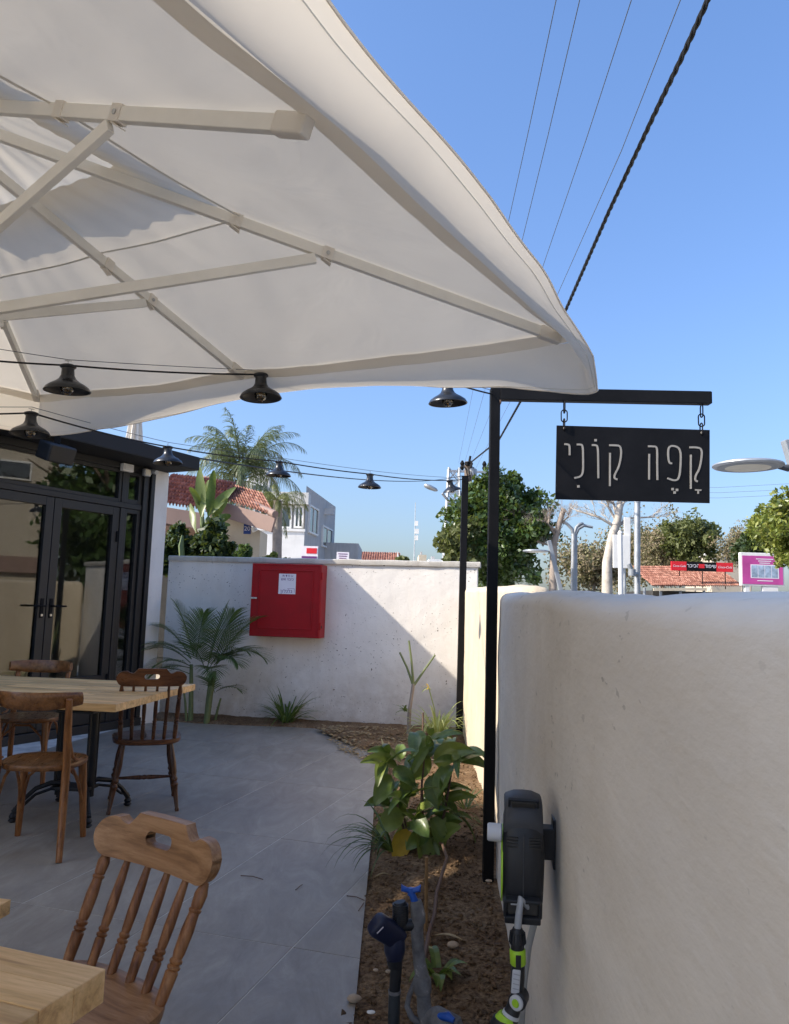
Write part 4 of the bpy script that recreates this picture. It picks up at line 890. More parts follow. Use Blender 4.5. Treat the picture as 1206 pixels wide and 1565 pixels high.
def make_bentwood(label):
    t = thing('bentwood_chair', label, 'chair', (0, 0, 0), 0, 'bentwood cafe chairs')
    rows = []
    for i in range(9):
        r = i / 8; row = []
        for k in range(40):
            a = 2 * PI * k / 40; ca, sa = math.cos(a), math.sin(a); q = (abs(ca) ** 2.6 + abs(sa) ** 2.6) ** (-1 / 2.6)
            x, y = (.205 + .012 * sa) * q * r * ca, .200 * q * r * sa; row.append((x, y, .458 - .008 * (1 - r ** 2) - (.004 if i == 8 else 0)))
        rows.append(row)
    e = rows[-1]
    for z, f in ((.448, 1.01), (.432, 1.01), (.425, .98)): rows.append([(x * f, y * f, z) for x, y, _ in e])
    rows.append([(x * .3, y * .3, .425) for x, y, _ in e]); mb = MB(); mb.grid(rows, closed=True); mb.build('seat', 'bentwood_seat', t, smooth=45)
    for sx in (-1, 1):
        mb = MB(); mb.tube([(sx * .155, .15, .425), (sx * .165, .165, .25), (sx * .178, .185, 0)], [.023, .021, .016], 10); mb.build('leg', 'bentwood', t, smooth=40)
        mb = MB(); path = [(sx * .205, -.262, 0), (sx * .190, -.215, .15), (sx * .178, -.178, .33), (sx * .175, -.168, .46), (sx * .178, -.195, .62), (sx * .186, -.236, .80)]
        mb.tube(path, [.0155, .019, .021, .0215, .020, .016], 10); mb.build('leg', 'bentwood', t, smooth=40)
        mb = MB(); mb.tube([(sx * .183, -.212, .665), (sx * .19, -.19, .58), (sx * .197, -.155, .50), (sx * .203, -.10, .468), (sx * .207, -.03, .464)], [.007, .0085, .009, .0085, .006], 8); mb.build('hip_brace', 'bentwood', t, smooth=40)
        mb = MB(); mb.tube([(sx * .170, .165, .17), (sx * .160, .10, .30), (sx * .15, .02, .395), (sx * .15, -.05, .418), (sx * .155, -.11, .38), (sx * .176, -.172, .22)], .0085, 8); mb.build('arch_brace', 'bentwood', t, smooth=40)
    mb = MB(); mb.tube([(-.168, .165, .18), (-.13, .15, .33), (-.05, .145, .405), (.05, .145, .405), (.13, .15, .33), (.168, .165, .18)], .0085, 8); mb.build('arch_brace', 'bentwood', t, smooth=40)
    rows = []
    for i in range(33):
        f = -1 + 2 * i / 32; x = f * .222; y = -.262 + .115 * abs(f) ** 2.6; hb = .047 * (1 - .30 * abs(f) ** 3); zc_ = .795 - .008 * math.cos(f * PI / 2)
        dx = 1; dy = .115 * 2.6 * abs(f) ** 1.6 * (1 if f > 0 else -1) / .222; nrm = Vector((-dy, dx, 0)).normalized() * .013
        sec = []
        for k in range(12): a = 2 * PI * k / 12; zz = hb * math.sin(a); oo = nrm * (math.cos(a) * (1 if abs(math.sin(a)) < .9 else .8)); sec.append((x + oo.x, y + oo.y - zz * .18, zc_ + zz))
        rows.append(sec)
    mb = MB(); mb.grid(rows, closed=True); mb.f.append(tuple(reversed(range(12)))); mb.f.append(tuple(32 * 12 + k for k in range(12))); mb.build('top_rail', 'bentwood_seat', t, smooth=60)
    return t
b1 = make_bentwood('bentwood chair with curved back rail standing in front of the far table'); b1.location = (-1.85, 4.33, 0); b1.rotation_euler = (0, 0, face(-.06, 1))
copy_thing(b1, (-2.62, 5.83, 0), face(.12, -1), 'bentwood chair behind the far table, its rail showing above the table top')

def make_table(label, p, e1, e2, L, Wd, h, n, base='iron', thick=.042, along=1):
    """top of wooden staves running along e1 (along=1) or e2"""
    rz = math.atan2(e1[1], e1[0]); t = thing('cafe_table', label, 'table', (p[0], p[1], 0), rz, 'cafe tables with pale stave tops')
    flip = -1 if (e1[0] * e2[1] - e1[1] * e2[0]) < 0 else 1
    for k in range(n):
        w = Wd / n; x0 = 0; 
        jr = [0.0]
        # two finger-jointed lengths in each stave
        cut = L * random.uniform(.3, .7); dz = random.uniform(-.0008, .0008)
        for a, b in ((0, cut), (cut, L)):
            mb = MB(); mb.box(((a + b) / 2, flip * (k + .5) * w, h - thick / 2 + dz), (b - a - .0005, w - .0012, thick)); mb.build('stave', 'table_wood', t, bevel=.0013, seg=1)
    if base == 'iron':
        cx, cy = L / 2, flip * Wd / 2
        mb = MB(); mb.box((cx, cy, h - thick - .012), (L * .55, Wd * .5, .02)); mb.build('top_plate', 'cast_iron', t)
        for sx in (-1, 1):
            ux = cx + sx * .10
            mb = MB(); mb.tube([(ux, cy, .11), (ux, cy, h - thick - .02)], [.026, .022], 10); mb.build('column', 'cast_iron', t, smooth=40)
            for dy in (-.055, .055): mb = MB(); mb.tube([(ux, cy + dy, .17), (ux, cy + dy, h - thick - .02)], .009, 8); mb.build('column_rod', 'cast_iron', t, smooth=40)
        mb = MB(); mb.box((cx, cy, .16), (.24, .15, .02)); mb.box((cx, cy, .62), (.24, .14, .016)); mb.build('bracket', 'cast_iron', t, bevel=.004)
        for sx in (-1, 1):
            for sy in (-1, 1):
                mb = MB(); ax = Vector((sx * .60, sy * .80, 0)); pts = [Vector((cx + sx * .06, cy + sy * .02, .16)) + ax * d + Vector((0, 0, z)) for d, z in ((0, .02), (.08, .035), (.17, .015), (.24, -.04), (.29, -.105))]
                mb.tube(pts, [.017, .016, .014, .013, .017], 8); pts2 = [q - Vector((0, 0, .035)) for q in pts[:4]] + [pts[4] + Vector((0, 0, .02))]; mb.tube(pts2, [.009] * 5, 6)
                f_ = mb.build('foot', 'cast_iron', t, smooth=40); mb = MB(); q = pts[-1]; mb.lathe((q.x, q.y, 0), (q.x, q.y, .055), [(0, .014), (.2, .026), (.4, .017), (.6, .024), (1, .012)], 10); mb.build('foot_pad', 'cast_iron', f_, smooth=40)
    else:
        for x in (.05, L - .05):
            for y in (.05, Wd - .05): mb = MB(); mb.box((x, flip * y, (h - thick) / 2), (.045, .045, h - thick)); mb.build('leg', base, t, bevel=.003)
        mb = MB(); mb.box((L / 2, flip * .05, h - thick - .035), (L - .15, .02, .06)); mb.box((L / 2, flip * (Wd - .05), h - thick - .035), (L - .15, .02, .06)); mb.build('apron', base, t)
    return t
TE1 = Vector((-.9925, .122)); TE2 = Vector((.122, .9925))
TA0 = Vector((-1.487, 4.335))
make_table('far cafe table with pale wooden top on a black iron base, right of the seam', TA0, TE1, TE2, 1.03, 1.17, .75, 18)
TB0 = TA0 + TE1 * 1.036 + TE2 * .01
make_table('second far cafe table pushed against the left of its twin, cut by the picture edge', TB0, TE1, TE2, 1.03, 1.17, .748, 18)
NE1 = Vector((-.945, .325)).normalized(); NE2 = Vector((-NE1.y, NE1.x)); NE2 = NE2 if NE2.y < 0 else -NE2
make_table('nearest cafe table with pale knotty stave top in the bottom left corner', Vector((-.432, 1.302)), NE1, NE2, 1.1, .70, .75, 10, thick=.050)
# pale bench beyond the near table
bt = thing('pale_bench', 'pale wooden bench whose corner shows at the left edge beyond the nearest table', 'bench', (-1.08, 2.38, 0), math.atan2(.17, -.98))
for k in range(4):
    mb = MB(); mb.box((.55, (k + .5) * .095, .43), (1.1, .0935, .04)); mb.build('plank', 'table_wood', bt, bevel=.0015)
for x in (.08, 1.02):
    for y in (.05, .33): mb = MB(); mb.box((x, y, .205), (.045, .045, .41)); mb.build('leg', 'table_wood', bt, bevel=.002)

# ================================================================== HOSE REEL ON THE WALL
WX = lambda y: 0.29 + .067 * y
rc = Vector((0.340, 2.00, 0.738)); t = thing('hose_reel', 'black wall mounted garden hose reel with grey hose on the plaster wall', 'hose reel', (rc.x, rc.y, rc.z - .17))
# local axes: X = thickness of the drum case, Y away, Z up. Outline in the Y-Z plane, camera sees the narrow curved front
HW = .050
prof = [(.150, .10), (.120, .155), (.07, .172), (0, .176), (-.055, .172), (-.088, .150), (-.100, .105), (-.112, .06), (-.118, 0), (-.116, -.06), (-.108, -.105), (-.098, -.142), (-.080, -.158), (-.03, -.164), (.05, -.160), (.11, -.13), (.150, -.06)]
KR = .76; prof = [(y * KR, z * KR) for y, z in prof]
rows = []
for i in range(13):
    f = -1 + 2 * i / 12; s = 1 - .16 * abs(f) ** 3.2 - (.12 if abs(f) == 1 else 0); rows.append([(rc.x + f * HW * (1 - .22 * max(0, z / .13) ** 2 - .06 * max(0, -z / .13)), rc.y + y * s, rc.z + z * (s + (1 - s) * .5)) for y, z in prof])
mb = MB(); mb.grid(rows, closed=True); m = len(prof); mb.f.append(tuple(range(m))); mb.f.append(tuple(12 * m + k for k in range(m)))
case = bw(mb, 'case', 'black_plastic', t, smooth=38)
mb = MB(); mb.box((rc.x, rc.y - .0905, rc.z - .01), (.0022, .004, .15)); bw(mb, 'mould_line', 'grey_plastic_dark', case)
# handle bar over the top: a frame with a dark slot
mb = MB()
rows = []
for f in (-1.04, -.96, -.5, 0, .5, .96, 1.04):
    s = 1.03 - .07 * abs(f) ** 3 if abs(f) < 1 else .93
    rows.append([(rc.x + f * HW * .88, rc.y + y * s, rc.z + z * s) for y, z in ((y_ * KR, z_ * KR) for y_, z_ in ((-.096, .085), (-.1015, .108), (-.094, .140), (-.062, .1745), (-.01, .181), (.05, .178), (.05, .165), (-.01, .165), (-.06, .150), (-.085, .11)))])
mb.grid(rows, closed=True); mb.f.append(tuple(range(10))); mb.f.append(tuple(60 + k for k in range(10))); hd = bw(mb, 'handle', 'grey_plastic_dark', t, smooth=40)
q = Vector((rc.x, rc.y - .0815 * KR, rc.z + .160 * KR)); Mq = Matrix.Rotation(R(-50), 3, 'X')
mb = MB(); mb.box(q, (.056, .034, .006), Mq); bw(mb, 'handle_slot', 'interior_dark', hd, bevel=.003)
mb = MB()
for dx, dy, sx, sy in ((0, .019, .074, .006), (0, -.019, .074, .006), (.034, 0, .006, .032), (-.034, 0, .006, .032)): mb.box(q + Mq @ Vector((dx, dy, .004)), (sx, sy, .008), Mq)
bw(mb, 'handle_rim', 'black_plastic', hd, bevel=.002)
mb = MB()
for k in range(4):
    for sx in (-1, 1): bw(MB().box((rc.x + sx * .027, rc.y - .086, rc.z + .055 - k * .007), (.028, .006, .0022)), 'vent_slot', 'interior_dark', case)
# hose outlet
oc = Vector((rc.x - .001, rc.y - .079, rc.z - .102))
mb = MB(); Mo = Matrix.Rotation(R(16), 3, 'X'); mb.box(oc, (.076, .016, .034), Mo); outl = bw(mb, 'outlet', 'interior_dark', t, bevel=.006)
mb = MB(); mb.box(oc + Mo @ Vector((0, -.006, .022)), (.084, .02, .009), Mo); mb.box(oc + Mo @ Vector((0, -.005, -.025)), (.084, .024, .018), Mo); mb.box(oc + Mo @ Vector((-.041, -.004, 0)), (.008, .02, .04), Mo); mb.box(oc + Mo @ Vector((.041, -.004, 0)), (.008, .02, .04), Mo); bw(mb, 'outlet_lip', 'black_plastic', outl, bevel=.003)
mb = MB(); mb.lathe(oc + Vector((-.028, -.010, .011)), oc + Vector((.004, -.010, .011)), [(0, .0045), (1, .0045)], 8); bw(mb, 'roller', 'knob_grey', outl)
mb = MB(); kx = rc.x - HW; mb.lathe((kx, rc.y - .05, rc.z + .055), (kx - .036, rc.y - .05, rc.z + .055), [(0, .016), (.08, .021), (.9, .021), (1, .018)], 20); bw(mb, 'crank_knob', 'knob_grey', t, smooth=35)
rows = [[(kx + .002 - d, rc.y + .01 + r * math.cos(a), rc.z - .03 + r * math.sin(a)) for a in [2 * PI * k / 40 for k in range(40)]] for d, r in ((0, .088), (.003, .087), (.003, .080), (0, .079))]
mb = MB(); mb.grid(rows, closed=True); bw(mb, 'green_ring', 'lime_plastic', t, smooth=40)
mb = MB(); wxx = WX(2.05); mb.box((wxx - .030, 2.06, rc.z + .01), (.085, .05, .075)); mb.box((wxx - .004, 2.07, rc.z + .01), (.012, .07, .12)); bw(mb, 'wall_bracket', 'black_plastic', t, bevel=.003)
t.rotation_euler = (0, 0, R(-7.5))
# hose end with spray gun
HY = 1.90
hp = [P(796, 1374, HY), P(793, 1400, HY), P(791, 1424, HY)]
mb = MB(); mb.tube([oc + Vector((.003, .0, .0))] + hp, .0085, 10); hose_o = tag(mb.build('hose', 'hose_grey', smooth=60), 'grey hose end hanging out of the reel outlet down to the spray lance', 'hose')
Hx = lambda x, y, w0=0: P(x, y, HY)
sp = thing('spray_lance', 'green and black spray lance hanging at the end of the grey hose', 'spray gun', P(786, 1560, HY))
def seg(name, x0, y0, x1, y1, prof, mat, par, n=16): mb = MB(); mb.lathe(Hx(x0, y0), Hx(x1, y1), prof, n); return bw(mb, name, mat, par, smooth=40)
cn = seg('connector', 791, 1418, 791, 1452, [(0, .011), (.15, .014), (.55, .018), (.7, .0185), (.72, .0155), (1, .0155)], 'black_plastic', sp)
mb = MB()
for k in range(14):
    a = 2 * PI * k / 14; p0 = Hx(791, 1424) + Vector((math.cos(a) * .0165, math.sin(a) * .0165, 0)); p1 = Hx(791, 1440) + Vector((math.cos(a) * .0188, math.sin(a) * .0188, 0)); mb.beam(p0, p1, .003, .003)
gr = bw(mb, 'grip_ribs', 'black_plastic', cn); gr['kind'] = 'stuff'
seg('collar', 791, 1450, 792, 1474, [(0, .0165), (.08, .0185), (.92, .0185), (1, .0165)], 'lime_plastic', sp)
mb = MB(); mb.box(Hx(791, 1464) + Vector((-.001, -.0188, 0)), (.012, .003, .026)); mb.lathe(Hx(790.5, 1461) + Vector((0, -.0205, 0)), Hx(790.5, 1461) + Vector((0, -.0215, 0)), [(0, .003), (1, .003)], 10); bw(mb, 'button', 'black_plastic', sp, bevel=.0015)
seg('barrel', 792, 1474, 790, 1516, [(0, .0155), (.5, .0165), (1, .015)], 'black_plastic', sp)
mb = MB(); a_, b_ = Hx(790, 1477) + Vector((-.003, -.0165, 0)), Hx(788, 1513) + Vector((-.004, -.0175, 0)); mb.beam(a_, b_, .019, .006, up=(0, -1, 0)); gp_ = bw(mb, 'grip_pad', 'knob_grey', sp, bevel=.003)
mb = MB()
for k in range(4): mb.beam(a_.lerp(b_, .15 + .2 * k) + Vector((-.007, -.0032, 0)), a_.lerp(b_, .15 + .2 * k) + Vector((.007, -.0032, -.003)), .0016, .0016)
bw(mb, 'pad_ridge', 'hose_grey', gp_)['kind'] = 'stuff'
jc = Hx(790, 1525); mb = MB(); mb.lathe(jc + Vector((-.004, -.024, 0)), jc + Vector((.012, .018, 0)), [(0, .014), (.1, .0205), (.9, .0205), (1, .015)], 20); jt = bw(mb, 'joint', 'black_plastic', sp, smooth=35)
mb = MB(); mb.lathe(jc + Vector((-.008, -.029, .001)), jc + Vector((-.004, -.0235, .001)), [(0, .014), (.3, .0165), (1, .0165)], 20); bw(mb, 'dial', 'knob_grey', jt, smooth=35)
mb = MB(); mb.lathe(jc + Vector((-.0095, -.0305, .001)), jc + Vector((-.008, -.0288, .001)), [(0, .008), (1, .0095)], 16); bw(mb, 'dial_button', 'lime_plastic', jt, smooth=35)
seg('neck', 788, 1533, 779, 1556, [(0, .016), (.7, .018), (1, .021)], 'black_plastic', sp)
seg('ring', 782, 1548, 780, 1553, [(0, .0195), (1, .0205)], 'knob_grey', sp)
hd_ = seg('spray_head', 777, 1552, 762, 1590, [(0, .021), (.3, .028), (1, .032)], 'lime_plastic', sp); seg('head_band', 770, 1556, 765, 1592, [(0, .024), (.3, .0292), (1, .0325)], 'black_plastic', sp)
# supply hose running down behind the gun
yh = lambda y: 2.02
mb = MB(); mb.tube([P(818, 1362, 2.05), P(822, 1385, 2.03), P(818, 1405, 2.02), P(808, 1445, 2.02), P(801, 1500, 2.03), P(797, 1560, 2.05), P(795, 1620, 2.1), P(780, 1720, 2.3)], .0085, 10); tag(mb.build('supply_hose', 'hose_grey', smooth=60), 'grey supply hose dropping from the reel along the wall to the soil', 'hose')

# ================================================================== TAP AND FILTER
TY = 2.60
tp = thing('irrigation_tap', 'paint smeared grey standpipe with blue tap handle and black irrigation timer', 'tap', (0.065, TY, -.02))
Q = lambda x, y, dy=0: P(x, y, TY + dy)
def tseg(name, pts, r, mat, par=tp, n=14, sm=45): mb = MB(); mb.tube(pts, r, n); return bw(mb, name, mat, par, smooth=sm)
tseg('riser', [Q(640, 1395), Q(637, 1420), Q(641, 1470), Q(646, 1496)], [.022, .020, .020, .022], 'pvc_pipe')
tseg('union', [Q(645, 1492), Q(645, 1497), Q(646, 1512), Q(647, 1518)], [.024, .029, .029, .025], 'pvc_pipe')
tseg('riser', [Q(647, 1518), Q(649, 1545), Q(655, 1562), Q(664, 1580)], [.022, .024, .027, .030], 'pvc_pipe')
el = tseg('elbow', [Q(652, 1556), Q(668, 1556, -.03), Q(690, 1568, -.05), Q(700, 1600, -.05)], [.026, .034, .038, .036], 'pvc_pipe')
tseg('elbow_patch', [Q(668, 1553, -.045), Q(685, 1554, -.075), Q(694, 1560, -.085)], [.008, .014, .008], 'blue_plastic', el)
tseg('small_pipe', [Q(634, 1500), Q(626, 1520), Q(622, 1538), Q(630, 1556), Q(646, 1566)], [.007, .008, .009, .010, .010], 'pvc_pipe')
vb = tseg('valve_body', [Q(636, 1376), Q(637, 1384), Q(639, 1398), Q(640, 1410)], [.016, .021, .023, .022], 'pvc_pipe')
tseg('valve_stem', [Q(629, 1364), Q(634, 1378)], [.010, .012], 'blue_plastic')
# butterfly handle
hc = Q(628, 1362); mb = MB()
for s in (-1, 1):
    rows = [[hc + Vector((s * d, -w_ * math.cos(a), up_ + th * math.sin(a))) for a in [2 * PI * k / 10 for k in range(10)]] for d, w_, th, up_ in ((.002, .010, .010, 0), (.014, .012, .008, .004), (.026, .015, .009, .008), (.031, .008, .012, .010))]
    mb.grid(rows, closed=True); o = len(mb.v); mb.f.append(tuple(range(o - 10, o)))
mb.lathe(hc - Vector((0, 0, .012)), hc + Vector((0, 0, .010)), [(0, .010), (.5, .012), (1, .009)], 12); bw(mb, 'tap_handle', 'blue_plastic', tp, smooth=50)
# threaded black coupling beside the valve
tseg('coupling', [Q(611, 1378), Q(612, 1384), Q(613, 1408), Q(613, 1420)], [.018, .0245, .0245, .020], 'black_plastic')
mb = MB()
for k in range(9): z0 = Q(612, 1383 + k * 3.4); mb.lathe(z0, z0 + Vector((0, 0, .003)), [(0, .0258), (1, .0258)], 16)
bw(mb, 'thread', 'black_plastic', tp)['kind'] = 'stuff'
tseg('bridge', [Q(611, 1412), Q(622, 1414), Q(640, 1412)], [.017, .018, .017], 'black_plastic')
# timer head sticking out to the left
a_, b_ = Q(571, 1410, -.05), Q(612, 1435, 0); dd = (b_ - a_)
rows = []
X_ = dd.normalized(); Yv = Vector((0, 1, 0)); Yv = (Yv - X_ * Yv.dot(X_)).normalized(); Zv = X_.cross(Yv)
for f, sy, sz in ((0, .016, .024), (.03, .022, .031), (.12, .026, .036), (.75, .026, .036), (1.0, .020, .028)):
    rows.append([a_ + dd * f + Yv * sy * math.copysign(abs(math.cos(q)) ** .6, math.cos(q)) + Zv * sz * math.copysign(abs(math.sin(q)) ** .6, math.sin(q)) for q in [2 * PI * k / 24 for k in range(24)]])
mb = MB(); mb.grid(rows, closed=True); mb.f.append(tuple(range(24))); mb.f.append(tuple(96 + k for k in range(24))); tm = bw(mb, 'timer', 'navy_plastic', tp, smooth=45)
mb = MB(); e0 = a_ + dd * .12 - Yv * .0268; mb.beam(e0 - Zv * .012, e0 + Zv * .014 + X_ * .004, .003, .002, up=(0, 1, 0)); bw(mb, 'timer_mark', 'sticker_white', tm)
mb = MB(); mb.lathe(Q(602, 1424), Q(604, 1470), [(0, .028), (.1, .034), (.6, .034), (.75, .030), (1, .022)], 18); bw(mb, 'filter_bowl', 'navy_plastic', tp, smooth=40)
tseg('filter_cap', [Q(603, 1466), Q(604, 1478)], [.026, .022], 'black_plastic')
tseg('tail_pipe', [Q(606, 1476), Q(604, 1502), Q(603, 1516)], [.0185, .018, .0175], 'black_plastic')
tseg('clamp', [Q(603, 1513), Q(603, 1518)], [.0205, .0205], 'pvc_pipe')
mb = MB(); mb.tube([Q(603, 1517), Q(602, 1550), Q(601, 1600), Q(600, 1640)], .0185, 12); tag(mb.build('soil_pipe', 'pe_pipe', smooth=50), 'dark grey plastic pipe rising from the soil into the irrigation timer', 'pipe')
# twigs and dry bits lying on the paving
for k, (x0, y0, x1, y1) in enumerate(((368, 1338, 402, 1344), (530, 1369, 557, 1376), (548, 1392, 556, 1380), (452, 1360, 462, 1352))):
    a, b = Zp(x0, y0, .004), Zp(x1, y1, .006); mb = MB(); mb.tube([a, a.lerp(b, .5) + Vector((.004, .003, .004)), b], .0022, 5); tag(mb.build('twig', 'drip_pipe'), ('thin dark twig on the paving right of the near chair', 'thin dark twig on the paving close to the bed edge', 'short twig bit at the paving edge beside the bed', 'tiny twig bit in the middle of the paving')[k], 'twig')
# brown drip line
gz = lambda x, y, up=.012: Zp(x, y, 0) + Vector((0, 0, up))
pts = [gz(648, 1478, .02), gz(655, 1440, .03), gz(664, 1410, .035), gz(667, 1380, .04), gz(676, 1350, .05), gz(683, 1330, .06), gz(676, 1312, .07), gz(668, 1302, .05)]
sm = []
for a, b in zip(pts, pts[1:]): sm += [a.lerp(b, k / 5) for k in range(5)]
mb = MB(); mb.tube(sm, .0085, 8); tag(mb.build('drip_pipe', 'drip_pipe', smooth=60), 'brown drip irrigation pipe bending across the planting bed', 'pipe')
# stake by the tap and dry cane, stones, litter
mb = MB(); mb.tube([Zp(651, 1430, -.02) , Zp(651, 1430, 0) + Vector((-.004, .02, .30))], .008, 6); tag(mb.build('wooden_stake', 'stake_wood'), 'thin tan wooden stake behind the tap', 'stake')
mb = MB(); b_ = Zp(643, 1250, -.02); mb.tube([b_, b_ + Vector((.0, .02, .66))], .006, 6); tag(mb.build('thin_cane', 'drip_pipe'), 'thin dark cane stuck among the big leaves of the planting bed', 'stake')
def stone(x, y, r, lab, mat='stone', fl=.65):
    c = Zp(x, y, 0); rows = []
    for i in range(7):
        th = PI * i / 6; rows.append([(c.x + r * 1.25 * math.sin(th) * math.cos(a) * (1 + .25 * mnoise.noise(Vector((x, i * .6, a)))), c.y + r * math.sin(th) * math.sin(a) * (1 + .2 * mnoise.noise(Vector((y, i * .6, a)))), .012 + r * fl * math.cos(th)) for a in [2 * PI * k / 10 for k in range(10)]])
    mb = MB(); mb.grid(rows, closed=True); return tag(mb.build('stone', mat, smooth=50), lab, 'stone')
stone(541, 1532, .020, 'rounded tan stone near the bottom edge of the bed beside the floor'); stone(692, 1449, .020, 'pinkish tan stone right of the drip pipe below the dry leaf'); stone(574, 1488, .008, 'small pale pebble left of the dark grey pipe'); stone(593, 1490, .009, 'flat pale pebble just left of the tail pipe'); stone(567, 1553, .011, 'white chip at the bottom of the bed near the floor edge', 'white_paint', .4); stone(747, 1350, .014, 'pale stone at the foot of the sign post', 'stone', .4)
def ground_leaf(x0, y0, x1, y1, w, lab, mat='dry_leaf'):
    a, b = Zp(x0, y0, .022), Zp(x1, y1, .03); d = (b - a); n_ = Vector((-d.y, d.x, 0)).normalized() * w; rows = []
    for i in range(9):
        f = i / 8; c = a + d * f + Vector((0, 0, .012 * math.sin(PI * f))); s = math.sin(PI * (f * .92 + .04)) ** .8; rows.append([c - n_ * s + Vector((0, 0, .005)), c, c + n_ * s + Vector((0, 0, .005))])
    mb = MB(); mb.grid(rows); return tag(mb.build('dry_leaf', mat, smooth=60), lab, 'leaf')
ground_leaf(664, 1431, 706, 1438, .010, 'long pale dry leaf lying right of the drip pipe'); ground_leaf(573, 1342, 596, 1338, .008, 'pale dry leaf by the floor edge left of the big plant')
# ================================================================== PLANTS
def leaf_grid(base, d, L, Wm, droop, side=None, n=8, fold=.25, wave=.0, tipw=.05, prof=None):
    """a single blade/leaf as a 3-wide grid: starts at base heading d, bends down by droop"""
    d = Vector(d).normalized(); s = d.cross(Vector((0, 0, 1))) if side is None else Vector(side)
    s = s.normalized() if s.length > 1e-4 else Vector((1, 0, 0)); p = Vector(base); rows = []; step = L / n
    for i in range(n + 1):
        f = i / n; w = Wm * (prof(f) if prof else (math.sin(PI * min(1, f * .93 + .05)) ** .75)); up = s.cross(d).normalized()
        if up.z < 0: up = -up
        wv = wave * math.sin(f * 9); rows.append([p - s * w + up * (w * fold + wv), p, p + s * w + up * (w * fold - wv)])
        d = (d + Vector((0, 0, -droop / n * (0.4 + 1.2 * f)))).normalized(); p = p + d * step
    return rows
def frond(base, d, L, nl, ll, lw, droop, hang, mb, plume=0.0):
    """feather palm frond: rachis plus two rows of leaflets"""
    d = Vector(d).normalized(); p = Vector(base); pts = [p.copy()]; dirs = [d.copy()]; n = 22
    for i in range(n): d = (d + Vector((0, 0, -droop / n * (0.3 + 1.4 * i / n)))).normalized(); p = p + d * (L / n); pts.append(p.copy()); dirs.append(d.copy())
    mb.tube(pts, [.012 * L * (1 - .85 * i / n) * .55 + .002 for i in range(n + 1)], 5)
    for k in range(nl):
        f = .16 + .84 * (k + .5) / nl; i = min(n - 1, int(f * n)); t = f * n - i; c = pts[i].lerp(pts[i + 1], t); dd = dirs[i]
        s = dd.cross(Vector((0, 0, 1))).normalized(); up = s.cross(dd)
        l = ll * (math.sin(PI * (f * .80 + .16)) ** .7) * random.uniform(.88, 1.08)
        for sg in (-1, 1):
            ld = (s * sg * (1.0 - .45 * f) + dd * (.55 + .8 * f) + up * (.30 - hang) + Vector((random.uniform(-1, 1), random.uniform(-1, 1), random.uniform(-1, .8))) * plume).normalized(); side = ld.cross(up).normalized()
            rows = leaf_grid(c, ld, l, lw, .35 + hang * 1.3 + random.uniform(0, .2), side, 4, .25, prof=lambda q: math.sin(PI * (q * .86 + .12)) ** .6); mb.grid(rows)
# --- areca palm by the back wall
ab = wp(.64, .30); t = thing('areca_palm', 'young feathery palm growing against the white wall left of the red cabinet', 'palm', (ab.x, ab.y, .04))
for k, (dx, dy, h, r, lean) in enumerate(((-.13, .02, .62, .026, -.03), (.06, -.05, .56, .030, .06), (.02, .08, .48, .018, .02), (-.17, .0, .40, .013, -.06), (.13, .05, .26, .014, .05))):
    mb = MB(); b = Vector((ab.x + dx, ab.y + dy, .0)); mb.tube([b, b + Vector((lean * .4, 0, h * .5)), b + Vector((lean, 0, h))], [r * 1.15, r, r * .7], 8); bw(mb, 'stem', 'green_stem', t, smooth=50)
specs = [(-.15, .60, (-.55, -.25, 1.0), .62, 20, .34, 1.15), (-.15, .60, (-.95, -.3, .85), .66, 20, .32, 1.5), (-.10, .62, (.10, -.1, 1.0), .55, 20, .32, .9), (.12, .56, (.65, -.25, 1.1), .80, 22, .38, .8), (.12, .56, (.95, -.35, .75), .72, 22, .36, 1.4), (.12, .54, (.55, -.6, .6), .55, 18, .32, 1.5), (-.15, .52, (-.7, -.6, .5), .55, 18, .32, 1.5), (.02, .48, (.25, .05, 1.2), .82, 22, .34, .5), (-.16, .44, (-1.0, -.2, .45), .55, 18, .30, 1.4), (.14, .26, (.8, -.3, .5), .36, 10, .22, 1.2), (.13, .24, (-.2, -.5, .8), .30, 10, .2, .9), (.05, .50, (.5, -.7, .9), .5, 16, .30, 1.3)]
specs += [(-.13, .64, (-.30, -.2, 1.2), .66, 20, .34, .7), (.10, .58, (.35, -.3, 1.2), .70, 22, .36, .8), (-.16, .56, (-.8, -.35, .8), .62, 20, .32, 1.5), (.10, .54, (.8, -.5, .9), .62, 20, .34, 1.3), (.0, .5, (-.2, -.7, 1.0), .55, 18, .32, 1.2), (-.14, .5, (-.9, -.5, .3), .5, 18, .3, 1.2), (.03, .46, (.3, -.8, .5), .5, 18, .3, 1.4)]
for dx, z, d, L, nl, ll, dr in specs:
    mb = MB(); frond((ab.x + dx, ab.y - .02, z + .08), d, L * .90, nl + 2, ll, .0062, dr, .15, mb); bw(mb, 'frond', 'palm_leaf', t)
# --- strap-leaved clump in front of the wall
gb = Zp(437, 1104, .03); t = thing('strap_leaf_clump', 'green clump of long strap leaves in front of the white wall below the cabinet', 'plant', gb)
for k in range(64):
    a = random.uniform(0, 2 * PI); e = random.uniform(.5, 2.6); L = random.uniform(.30, .50); mb = MB()
    mb.grid(leaf_grid(gb + Vector((.07 * math.cos(a) * random.random(), .05 * math.sin(a), 0)), (math.cos(a), math.sin(a) * .8, e), L, random.uniform(.006, .010), random.uniform(.4, 2.0), None, 7, .4, prof=lambda q: min(1, (1 - q) * 2.2 + .04) * min(1, .6 + q * 2)))
    bw(mb, 'leaf', 'grass_blade', t)
